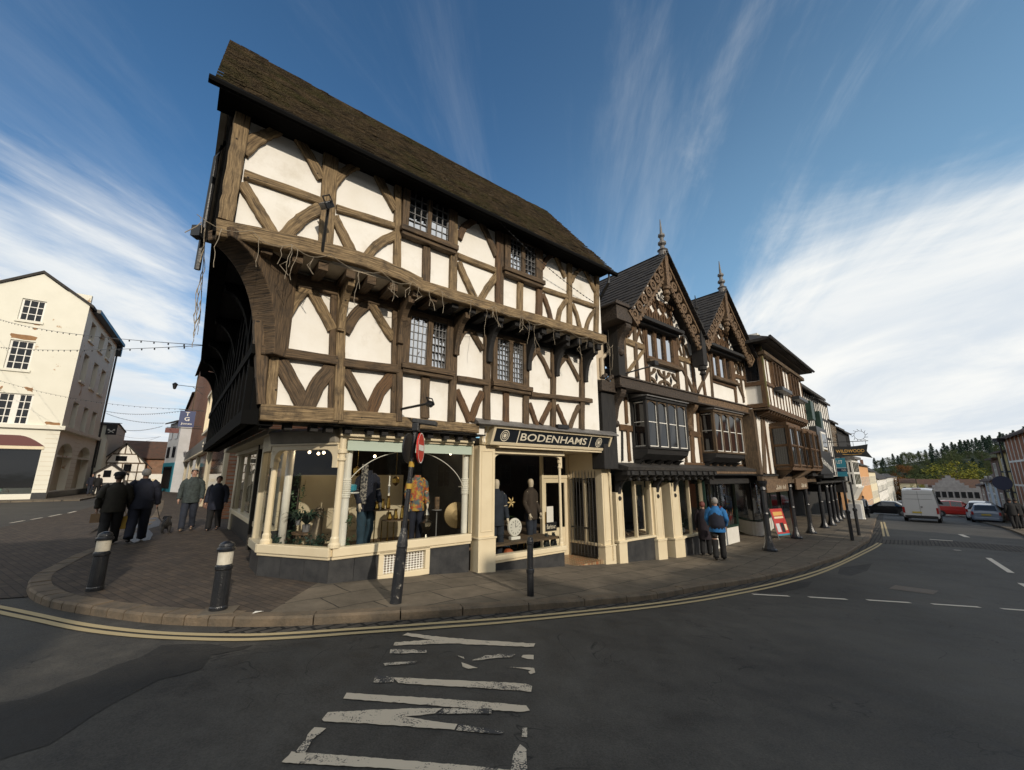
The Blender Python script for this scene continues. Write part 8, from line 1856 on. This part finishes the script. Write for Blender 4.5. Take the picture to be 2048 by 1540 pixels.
def vehicle(label,name,st,col,p,az,gl,cat='car',plate=None,wr=.31):
 t=thing(name,label,cat,p);xf=Matrix.Translation(p)@Matrix.Rotation(-az,4,'Z')
 def done(m,nm,mat,par=t,smooth=False,bevel=0):
  o=m.build(nm,mat,None,smooth,bevel);o.data.transform(xf);adopt(o,par);return o
 m=MB();vs,fs=[],[];n=9
 for y,w,zb,zl,zt,r in st:
  for s_,z in((w*.9,zb),(w,zb+.12),(w*1.015,(zb+zl)/2),(w*.985,zl),(r,zt-.03),(r*.55,zt+.015)):pass
  ring_=[(-w*.9,zb),(-w,zb+.12),(-w*1.015,(zb+zl)/2),(-w*.985,zl),(-r,zt-.03),(-r*.6,zt+.015),(r*.6,zt+.015),(r,zt-.03),(w*.985,zl),(w*1.015,(zb+zl)/2),(w,zb+.12),(w*.9,zb)]
  vs+=[(a,y,b)for a,b in ring_]
 q=12
 for i in range(len(st)-1):
  for k in range(q):k2=(k+1)%q;fs.append((i*q+k,i*q+k2,(i+1)*q+k2,(i+1)*q+k))
 fs.append(list(range(q))[::-1]);fs.append([(len(st)-1)*q+k for k in range(q)]);m.add(vs,fs);body=done(m,'body',col,bevel=.03)
 for i0,i1 in gl['side']:
  for s_ in(-1,1):
   def pt(i,f,push=.012):y,w,zb,zl,zt,r=st[i];a=(zl+.04)*(1-f)+(zt-.09)*f;f2=(a-zl)/max(.01,zt-.03-zl);return Vector((s_*((w*.985)*(1-f2)+r*f2+push),y,a))
   m=MB();a,b,c,d=pt(i0,0),pt(i1,0),pt(i1,1),pt(i0,1);m.add([a.lerp(b,.05),b.lerp(a,.05),c.lerp(d,.05),d.lerp(c,.05)],[(0,1,2,3)]);done(m,'side_window',CG)
 for nm,i0,i1 in gl['end']:
  (y0,w0,b0,l0,t0,r0),(y1,w1,b1,l1,t1,r1)=st[i0],st[i1];off_=.02
  a,b=Vector((-r0*.92,y0,t0)),Vector((r0*.92,y0,t0));c,d=Vector((r1*.9,y1,t1)),Vector((-r1*.9,y1,t1));nn=(b-a).cross(d-a).normalized();nn=nn if nn.z>0 else-nn
  m=MB();m.add([a.lerp(d,.08)+nn*off_,b.lerp(c,.08)+nn*off_,c.lerp(b,.1)+nn*off_,d.lerp(a,.1)+nn*off_],[(0,1,2,3)]);done(m,nm,CG)
 L0,L1=st[0][0],st[-1][0]
 for y in(L0+.72,L1-.80):
  for s_ in(-1,1):
   x=s_*(st[3][1]-.09);m=MB();m.lathe([(wr*.62,-.10),(wr,-.09),(wr*1.0,.09),(wr*.62,.10)],(x,y,wr),18,(1,0,0));w_=done(m,'wheel',TY);m=MB();m.lathe([(wr*.6,-.06),(wr*.6,.103),(wr*.2,.112)],(x,y,wr),14,(s_,0,0));done(m,'rim',RIM,w_)
   m=MB();m.lathe([(wr*1.22,-.02),(wr*1.22,.01)],(x+s_*.085,y,wr+.01),18,(1,0,0));done(m,'wheel_arch',TRIM)
 y0,w0,zb0,zl0=st[0][:4];hi=cat=='van'
 for s_ in(-1,1):m=MB();m.box((s_*(st[1][1]-.07),L0+.03,.95 if hi else st[1][3]-.13),(.13,.12,.42 if hi else .24));done(m,'tail_lamp',RED);m=MB();m.box((s_*(st[-2][1]-.14),L1-.10,st[-2][3]-.10),(.26,.2,.13));done(m,'headlamp',LGT);m=MB();m.box((s_*(st[4][1]+.09),st[4][0]+.35,st[4][3]+.06),(.18,.10,.12));done(m,'wing_mirror',TRIM)
 m=MB();m.box((0,L0-.01,zb0+.06),(w0*1.9,.16,.20));done(m,'rear_bumper',TRIM if hi else col,bevel=.03);m=MB();m.box((0,L1+.0,st[-1][2]+.05),(st[-1][1]*1.9,.14,.18));done(m,'front_bumper',TRIM,bevel=.03)
 m=MB();m.box((-.2 if hi else 0,L0-.035,.80 if hi else zb0+.36),(.52,.02,.11));pl_=done(m,'number_plate',PLATE)
 if hi:
  m=MB();m.box((0,L0-.004,1.45),(.014,.012,1.75));done(m,'door_seam',TRIM);m=MB();m.box((.1,L0-.02,1.2),(.12,.04,.06));done(m,'handle',TRIM);m=MB();m.box((0,L0+.05,2.50),(.5,.06,.06));done(m,'high_lamp',RED)
  for z in(1.75,2.1):m=MB();m.box((0,L0-.002,z),(1.5,.01,.015));done(m,'pressing',TRIM)
 return t
GS={'side':[(2,3),(3,4),(4,5)],'end':[('rear_window',1,2),('windscreen',5,4)]};GSA={'side':[(3,4),(2,3),(4,5)],'end':[('rear_window',2,3),('windscreen',5,4)]};GV={'side':[(4,5)],'end':[('windscreen',5,4)]}
def at_t(px_,t_):p=(ray(px_,1010)*t_).xy;return Vector((p.x,p.y,gz(p.x,p.y)+RZ))
vp=G(1849,1042,RZ);vehicle('white panel van seen from behind, driving down the street','panel_van',VAN,paint('dusty_white_van',(.62,.62,.62),.45),vp,R(46),GV,'van',wr=.34)
vehicle('dark saloon car turning across the street left of the white van','saloon_car',SALOON,paint('black_car_paint',(.010,.010,.012)),at_t(1768,44),R(-40),GSA)
vehicle('black hatchback close behind the dark saloon, half hidden by the van','hatchback_car',HATCH,paint('black_car_paint_two',(.013,.013,.015)),at_t(1806,50),R(-45),GS)
vehicle('bright red crossover car parked right of the van','parked_car',SUV,paint('red_car_paint',(.42,.022,.015)),at_t(1912,45),R(128),GS)
vehicle('white tall car parked between the red car and the silver hatchback','parked_car',SUV,paint('white_car_paint',(.62,.63,.65)),at_t(1962,37),R(52),GS)
vehicle('silver-blue hatchback parked with its rear towards the viewer, at the right kerb','parked_car',HATCH,paint('silver_blue_paint',(.20,.25,.33),.28),G(1979,1045,RZ),R(50),GS)

# ------------------------------------------------------------------ goods in the windows
FZ=sillt-.285
def dpt(px_,py_,o):return F0.P(*F0.at(px_,py_,o),o)
def onfloor(px_,o,zf=None):u=F0.at(px_,1060,o)[0];return F0.P(u,FZ if zf is None else zf,o)
faz=math.atan2(F0.n.x,F0.n.y)
MANN=pm('mannequin_cream',(.55,.47,.36),.5);CHK=pm('checked_shirt',(.25,.23,.2),.8,(.02,.02,.025),30,lo=.48,hi=.5);COLR=pm('colourful_print_jacket',(.35,.06,.02),.7,(.40,.26,.04),14,lo=.45,hi=.55,dirt=((.03,.10,.12),9,.5,.55,.9));TWEED=cloth('brown_tweed',(.05,.035,.025));DENIM=cloth('blue_denim',(.022,.055,.085));SUITB=cloth('dark_blue_suit',(.018,.025,.04))
def mann(label,px_,o,top,legs,head,H=1.78,turn=0,zf=None,arms=(.1,.1),el=(.2,.2)):
 return person(label,onfloor(px_,o,zf),faz+turn,H,top,legs,SHOE,None,.92,.06,arms,head=head,name='mannequin',cat='mannequin',bodymat=MANN,elbow=el)
mann('headless mannequin in blue jeans, check shirt and dark jacket in the big left display window',729,-.55,NAVY,DENIM,False,1.72,R(-8))
u=F0.at(731,950,-.4)[0];zq_=F0.at(731,960,-.42)[1];m=MB();m.pbox(F0,u-.07,u+.05,zq_-.42,zq_+.28,-.43,-.40);tag(m.build('check_shirt',CHK,bevel=.01),'black and white check shirt front on the headless mannequin in jeans','shirt')
mann('headless mannequin in a colourful print jacket and navy trousers behind the sign post',830,-.55,COLR,NAVY,False,1.62,R(10))
s2z=s2t-.05
mann('mannequin in a dark blue suit at the left edge of the entrance window',992,-.35,SUITB,SUITB,True,1.85,R(15),s2z-.25)
mann('mannequin in a brown tweed jacket and dark jeans in the entrance window',1062,-.85,TWEED,JEAN,True,1.85,R(-10),s2z-.25)
def plant(label,p,kind,h,mat,n=26):
 t=thing('potted_plant' if kind!='trail' else 'trailing_plant',label,'plant',p);m=MB();rr=random.Random(int(abs(p.x)*1000))
 if kind=='spiky':
  for k in range(n):
   a=rr.uniform(0,6.28);l=h*rr.uniform(.6,1);w=Vector((-math.sin(a),math.cos(a),0))*h*.035;pv=None
   for j in range(5):
    f=j/4;c=p+Vector((math.cos(a)*l*f*.75,math.sin(a)*l*f*.75,h*.12+l*(.9*f-.75*f*f)));ww=w*(1-f)*(1 if j else .6)
    if pv:m.add([pv[0]-pv[1],pv[0]+pv[1],c+ww,c-ww],[(0,1,2,3)])
    pv=(c,ww)
 elif kind=='bush':
  for k in range(14):leaves(m,p+Vector((rr.uniform(-1,1)*h*.5,rr.uniform(-1,1)*h*.3,h*rr.uniform(.3,.9))),h*.25,22,h*.06,rr)
 else:
  for k in range(26):leaves(m,p+Vector((rr.uniform(-.09,.09),rr.uniform(-.06,.06),h*k/26)),.07,12,.022,rr)
 m.build('leaves',mat,t,fix=False);m=MB()
 if kind=='trail':m.tube([p,p+Vector((0,0,h))],.01,5);m.build('stem',M['bark'],t)
 else:
  h*=.4 if kind=='spiky' else 1
  m.lathe([(h*.14,0),(h*.18,h*.3),(h*.19,h*.31),(h*.15,h*.33)],p,12);m.build('pot',M['white' if kind=='bush' else 'greystone'],t)
 return t
GL_=pm('house_plant_leaf',(.02,.055,.025),.5,(.04,.09,.03),9);DG=pm('dark_plant_leaf',(.012,.035,.028),.5,(.02,.05,.03),9)
def cpt(px_,py_,o):return CH.P(*CH.at(px_,py_,o),o)
q=cpt(612,1058,-.75);stand_z=q.z-.05
m=MB();m.lathe([(.24,stand_z-.03),(.24,stand_z)],(q.x,q.y,0),14)
for k in range(4):a=k*1.57;m.tube([(q.x+.17*math.cos(a),q.y+.17*math.sin(a),FZ),(q.x+.2*math.cos(a),q.y+.2*math.sin(a),stand_z)],.015,5)
tag(m.build('plant_table',M['gable_wood']),'round wooden plant table in the corner window','table')
plant('spiky dark green plant on the round table in the corner window',Vector((q.x,q.y,stand_z)),'spiky',1.0,DG,34)
plant('low spiky plant leaning left of the round table in the corner window',cpt(596,1050,-.55),'spiky',.66,DG,18)
for x,y,o,l_ in((572,1085,-.4,'leafy green bush low at the left of the corner window'),(640,1080,-.5,'dark leafy bush low at the right of the corner window')):b=cpt(x,y,o);b.z=FZ;plant(l_,b,'bush',.42,DG)
b=cpt(590,1050,-.9);b.z=FZ+.2;plant('ivy trailing down the pale column in the corner window',b,'trail',1.25,GL_)
b=cpt(572,1000,-.42);m=MB();m.lathe([(.065,FZ),(.065,2.4)],(b.x,b.y,0),14);tag(m.build('pale_column',M['white'],smooth=True),'pale green-white column standing inside the corner window','column')
b=cpt(575,1078,-.35);m=MB();m.box((b.x,b.y,FZ+.1),(.5,.3,.2),R(20));tag(m.build('wooden_crate',M['warmwood'],bevel=.01),'orange-brown wooden crate on the corner window floor','crate')
b=cpt(632,1045,-.7);xf=Matrix.Translation((b.x,b.y,FZ));t=thing('animal_statue','dark bronze seated animal statue beside the plant table','statue',(b.x,b.y,FZ));skin('body',{'a':((0,0,.1),.13),'b':((0,.02,.35),.12),'c':((.02,.04,.55),.09),'d':((.02,.08,.70),.085),'e':((.02,.17,.68),.045),'f':((-.03,.05,.83),.025),'g':((.08,.05,.83),.025)},[('a','b'),('b','c'),('c','d'),('d','e'),('d','f'),('d','g')],pm('bronze',(.06,.045,.03),.4,(.10,.08,.05),8,metal=.5),t,xf,2)
b=onfloor(690,-.22);plant('trailing fern beside the left inner column of the big window',b,'trail',.75,GL_);b=onfloor(938,-.30);plant('trailing fern beside the right inner column of the big window',b,'trail',.95,GL_)
for x,w,h,o,l_ in((762,.36,.78,-.45,'tall brass-framed display table with a glass top'),(790,.40,.60,-.30,'shorter brass-framed display table near the sign post')):
 b=onfloor(x,o);t=thing('brass_table',l_,'table',b);m=MB()
 for sx in(-1,1):
  for so in(-1,1):c=b+F0.d*sx*w/2+F0.n*so*.14;m.tube([c,c+Vector((0,0,h))],.010,4)
 m.build('frame',M['brass'],t);m=MB();m.frame(b-F0.d*w/2-F0.n*.15+Vector((0,0,h)),F0.d*w,F0.n*.3,(0,0,.015));m.build('top',M['oak_dark'],t)
 for k in range(3):c=b+F0.d*(k-1)*w*.3+Vector((0,0,h+.016));m=MB();m.lathe([(.03,0),(.045,.03),(.02,.10+.05*k),(.03,.14+.05*k)],c,10);tag(m.build('ornament',M['brass']),['squat brass ornament at the left end of the %s brass table','middle brass ornament on the %s brass table','tallest brass ornament at the right end of the %s brass table'][k]%('taller' if h>.7 else 'shorter'),'ornament')
b=onfloor(773,-.5);m=MB();m.lathe([(.05,0),(.018,.02),(.018,.42),(.03,.44),(.012,.46),(.012,.62)],b+Vector((0,0,.78)),10);tag(m.build('candlestick',M['white']),'tall white candlestick on the brass-framed table','candlestick')
b=dpt(913,1030,-.40);m=MB();m.lathe([(.0,.03),(.10,.025),(.255,.0),(.265,-.02),(.25,-.03),(.0,-.02)],b,32,F0.n+Vector((-.25,0,.1)));tag(m.build('brass_gong',pm('dark_brass',(.10,.07,.028),.42,metal=.6),smooth=False),'large round dark brass dish standing at the right of the big window','dish')
b=onfloor(872,-.5);t=thing('candle_stand','pillar candle on a thin stand right of the colourful mannequin','candle',b);m=MB();m.tube([b,b+Vector((0,0,.72))],.012,6);m.lathe([(.10,.72),(.10,.735)],b,14);m.build('stand',M['leadcame'],t);m=MB();m.lathe([(.05,.736),(.05,.98)],b,12);m.build('candle',M['gable_wood'],t)
b=onfloor(852,-.35);m=MB();m.lathe([(.09,0),(.03,.05),(.05,.2),(.02,.3),(.10,.45),(.12,.52),(.04,.58),(.06,.66),(.01,.78)],b,12);tag(m.build('silver_urn',pm('tarnished_silver',(.30,.28,.24),.3,metal=1)),'tarnished silver urn on the floor of the big window','urn')
for x,z_,l_ in((693,.86,'left'),(930,.92,'right')):b=onfloor(x,-.28);m=MB();m.lathe([(.16,z_+.25),(.16,z_+.265)],b,18);s_=tag(m.build('glass_shelf',M['white']),'small round white shelf on the %s inner column of the big window'%l_,'shelf');m=MB();m.lathe([(.05,z_+.266),(.11,z_+.30),(.115,z_+.38),(.07,z_+.40)],b,12);tag(m.build('bowl',M['teal' if l_=='left' else 'brass']),('teal bowl' if l_=='left' else 'brass bowl')+' on the round shelf of the %s inner column'%l_,'bowl')
hp_=[dpt(*Z4(x,y),-.12)for x,y in((1012,590),(1060,480),(1150,385),(1270,315),(1400,280),(1440,276),(1560,285),(1680,335),(1770,410),(1820,490),(1848,580))];m=MB();m.tube(catmull(hp_,4),.007,5);tag(m.build('hoop_arch',M['white']),'thin white wire arch spanning the whole big display window','arch')
for x,y in((715,935),(792,955)):b=dpt(x,y,-.6);m=MB();m.tube([b,b+Vector((0,0,.55))],.004,4);m.lathe([(.01,-.16),(.07,-.10),(.07,-.02),(.02,.02)],b,10);tag(m.build('hanging_planter',M['brass']),'brass planter hanging %s in the big window'%('at the upper left' if x<750 else 'near the sign post'),'planter')
rr=random.Random(5);m=MB()
for k in range(150):u=rr.uniform(.2,2.4);p=F0.P(u,FZ+.02,rr.uniform(-.35,-.15));m.ball(p,rr.uniform(.015,.03),5,4)
o=m.build('pebbles',pm('pale_green_pebbles',(.16,.20,.17),.6,(.07,.10,.09),20));o['kind']='stuff'
# entrance window
sz_=s2z-.25
m=MB();m.pbox(F0,wu0,wu1,sz_-.05,sz_,-1.15,-.1);m.build('display_floor',M['oak_dark'],house)
b=onfloor(1035,-.5,sz_);t=thing('brass_side_table','oval brass side table carrying the white clock','table',b);m=MB()
for k in range(8):a=k*.785;m.tube([b+Vector((.2*math.cos(a),.14*math.sin(a),0)),b+Vector((.2*math.cos(a),.14*math.sin(a),.46))],.008,4)
m.build('frame',M['brass'],t);m=MB();m.lathe([(.25,.46),(.25,.485)],b,18);m.build('top',M['oak_dark'],t)
c=dpt(1029,1030,-.42);c.z=sz_+.75;t=thing('mantel_clock','white oval clock with roman dial standing on the brass side table','clock',c);m=MB();m.lathe([(.185,-.03),(.20,.0),(.185,.03),(.165,.032)],c,32,F0.n);m.frame(c+Vector((0,0,-.26))-F0.d*.13-F0.n*.05,F0.d*.26,F0.n*.1,(0,0,.06));m.build('case',M['white'],t);m=MB();m.lathe([(.165,.033),(.165,.036)],c,32,F0.n);dial=m.build('dial',pm('clock_face',(.62,.60,.54),.5),t);m=MB()
for k in range(12):a=k/12*6.2832;m.tube([c+F0.n*.038+(F0.d*math.sin(a)+Vector((0,0,math.cos(a))))*r for r in(.115,.15)],.006,4)
m.tube([c+F0.n*.04,c+F0.n*.04+Vector((0,0,.10))],.005,4);m.tube([c+F0.n*.04,c+F0.n*.04+F0.d*.07+Vector((0,0,.03))],.005,4);m.build('numerals_and_hands',M['black'],dial)
b=dpt(1016,1020,-.75);t=plant('lilies with pale yellow flowers behind the white clock',Vector((b.x,b.y,b.z-.25)),'spiky',.34,pm('lily_leaf',(.06,.12,.03),.5),18);m=MB()
for k in range(6):a=k*1.047;f=b+Vector((0,0,.18))+F0.n*.1;m.add([f,f+(F0.d*math.cos(a-.3)+Vector((0,0,math.sin(a-.3))))*.07+F0.n*.03,f+(F0.d*math.cos(a)+Vector((0,0,math.sin(a))))*.14,f+(F0.d*math.cos(a+.3)+Vector((0,0,math.sin(a+.3))))*.07+F0.n*.03],[(0,1,2,3)])
m.build('flower',pm('lily_petals',(.62,.45,.20),.6),t,fix=False)
b=onfloor(1012,-.35,sz_);m=MB();m.box(b+Vector((0,0,.09)),(.3,.22,.18),R(30));m.ball(b+Vector((.05,0,.24)),.12,10,7,(1,1,.8));tag(m.build('orange_handbag',pm('orange_leather',(.36,.09,.03),.5),bevel=.02),'orange leather handbag on the floor of the entrance window','handbag')
b=onfloor(1003,-.25,sz_);m=MB();m.box(b+Vector((0,0,.02)),(.26,.18,.04),R(10));tag(m.build('open_book',M['white'],bevel=.005),'white open book at the left front of the entrance window','book')
for k,(x,l_)in enumerate(((1072,'small plant in a white pot, left of two, in the entrance window'),(1082,'small plant in a white pot next to the dark hares'))):plant(l_,onfloor(x,-.3,sz_),'bush',.28,GL_)
for k,(x,l_)in enumerate(((1092,'dark standing hare figure, left of two, by the shop door'),(1106,'dark standing hare figure nearest the column by the shop door'))):
 b=onfloor(x,-.35,sz_);t=thing('hare_figure',l_,'statue',b);xf=Matrix.Translation(b)@Matrix.Rotation(-faz,4,'Z');skin('body',{'a':((0,0,.16),.085),'b':((0,0,.32),.075),'c':((0,.01,.42),.05),'h':((0,.03,.47),.05),'n':((0,.09,.46),.025),'l':((-.05,.02,.03),.035),'r':((.05,.02,.03),.035),'el':((-.03,.0,.56),.016),'er':((.03,.0,.56),.016),'al':((-.10,.03,.26),.022),'ar':((.10,.03,.26),.022)},[('a','b'),('b','c'),('c','h'),('h','n'),('a','l'),('a','r'),('h','el'),('h','er'),('b','al'),('b','ar')],pm('dark_bronze_hare',(.015,.02,.02),.5),t,xf,2)
# shoes in the gabled house window
kinds=[('brown_shoe',M['oak_dark']),('black_shoe',SHOE)]
for k in range(7):
 u=pA0[1]+.15+k*(pB0[0]-pA0[1]-.3)/6;p=F0.P(u,ws1[0]+.02,-.28-(k%2)*.3);xf=Matrix.Translation(p)@Matrix.Rotation(-faz+(k-3)*.15,4,'Z');t=skin('leather_shoe',{'a':((0,-.1,.05),.045),'b':((0,.0,.05),.045),'c':((0,.12,.03),.035)},[('a','b'),('b','c')],kinds[k%2][1],bpy.data.objects['gabled_house'],xf);t.parent=None;tag(t,'%s leather shoe displayed %s in the first gabled house window'%(('brown','black')[k%2],('at far left','second from left','third from left','in the middle','just right of middle','second from right','at far right')[k]),'shoe')
for k in range(3):u=pC0[1]+.2+k*.35;p=F0.P(u,ws2[0],-.4);plant(('leafy plant at the left of the fern-papered window','leafy plant in the middle of the fern-papered window','leafy plant at the right of the fern-papered window')[k],p,'bush',.32+.06*k,DG)
# ------------------------------------------------------------------ string lights
rr=random.Random(11);m=MB();u=-2.3;prev=None;WIRE=pm('pale_light_wire',(.30,.25,.18),.6)
while u<6.05:
 nxt=min(u+rr.uniform(.45,.8),6.1);a=F0.P(u,4.93+rr.uniform(-.03,.03),O2+.12);b=F0.P(nxt,4.93+rr.uniform(-.03,.03),O2+.12)
 m.tube([a.lerp(b,k/6)+Vector((0,0,-.11*math.sin(k/6*math.pi)))for k in range(7)],.0045,4)
 for k in range(rr.choice([1,2,3])):
  f=rr.random();p=a.lerp(b,f)+Vector((0,0,-.11*math.sin(f*math.pi)));L_=rr.uniform(.15,.62);pts=[p];n=int(L_/.07)+1
  for j in range(n):p=p+Vector((0,0,-.07))+F0.d*rr.uniform(-.024,.024)+F0.n*rr.uniform(-.015,.015);pts.append(p)
  m.tube(pts,.0038,4)
  if rr.random()<.5 and n>2:q=pts[n//2];m.tube([q,q+F0.d*rr.uniform(-.1,.1)+Vector((0,0,-.08)),q+F0.d*rr.uniform(-.14,.14)+Vector((0,0,-.2))],.006,4)
 u=nxt
tag(m.build('icicle_lights',WIRE),'pale unlit icicle string lights draped along the upper jetty of the corner house','string lights')
m=MB()
for k in range(9):
 p=S2.P(.15+k*.5,4.95,-.10);pts=[p];
 for j in range(rr.randint(4,16)):p=p+Vector((0,0,-.08))+S2.d*rr.uniform(-.06,.06)+S2.n*rr.uniform(-.02,.02);pts.append(p)
 m.tube(pts,.0065,4)
m.tube([S2.P(k*.5,4.94-.05*(k%2),-.1)for k in range(10)],.006,4);tag(m.build('icicle_lights',WIRE),'tangled unlit icicle lights hanging down the left side of the corner house','string lights')
def festoon(a,b,sag_,label,bulbs=True,r=.007):
 m=MB();n=40;P_=[a.lerp(b,k/n)+Vector((0,0,-sag_*4*(k/n)*(1-k/n)))for k in range(n+1)];m.tube(P_,r,4)
 if bulbs:
  for k in range(1,n):m.ball(P_[k]+Vector((0,0,-.03)),.018,5,4,(1,1,1.5))
 tag(m.build('festoon_cable',M['black']),label,'cable','festoon cables over the left street')
wfp=lambda x,y:WF.P(*WF.at(x,y),.1)
def rp_(x,y,t_):r=ray(x,y);return r*t_+Vector((0,0,CAM_H))
festoon(wfp(-40,624),rp_(404,690,8.6),.35,'upper festoon cable from the cream gable to the corner house');festoon(wfp(-40,688),rp_(404,691,8.6),.25,'nearly level festoon cable below the upper one at the cream building');festoon(wfp(-40,748),rp_(362,818,24),.5,'festoon cable slanting down across the cream building to the blue sign')
for k,(x0,y0,x1,y1,t0,t1,l_)in enumerate(((208,821,362,822,36,24,'cable level with the top of the blue sign'),(212,826,330,846,37,28,'cable dipping towards the grey-green house'),(236,857,325,852,38,30,'cable passing right of the hanging black sign'),(232,868,322,873,38,31,'slack cable below the hanging black sign'),(238,885,318,874,40,32,'lowest cable just above the timber gable'))):festoon(rp_(x0,y0,t0),rp_(x1,y1,t1),.25,l_,k<3,.009)
a=F0.P(*F0.at(*Z3(430,270),1.3),1.3);b=F0.P(*F0.at(*Z3(985,750),O2+.05),O2+.05);m=MB();n=26;P_=[a.lerp(b,k/n)+Vector((0,0,-.12*4*(k/n)*(1-k/n)))for k in range(n+1)];m.tube(P_,.007,4)
for p in P_:m.ball(p,.018,5,4)
tag(m.build('festoon_cable',M['black']),'short beaded cable hanging across the right end of the upper storey','cable','festoon cables over the left street')
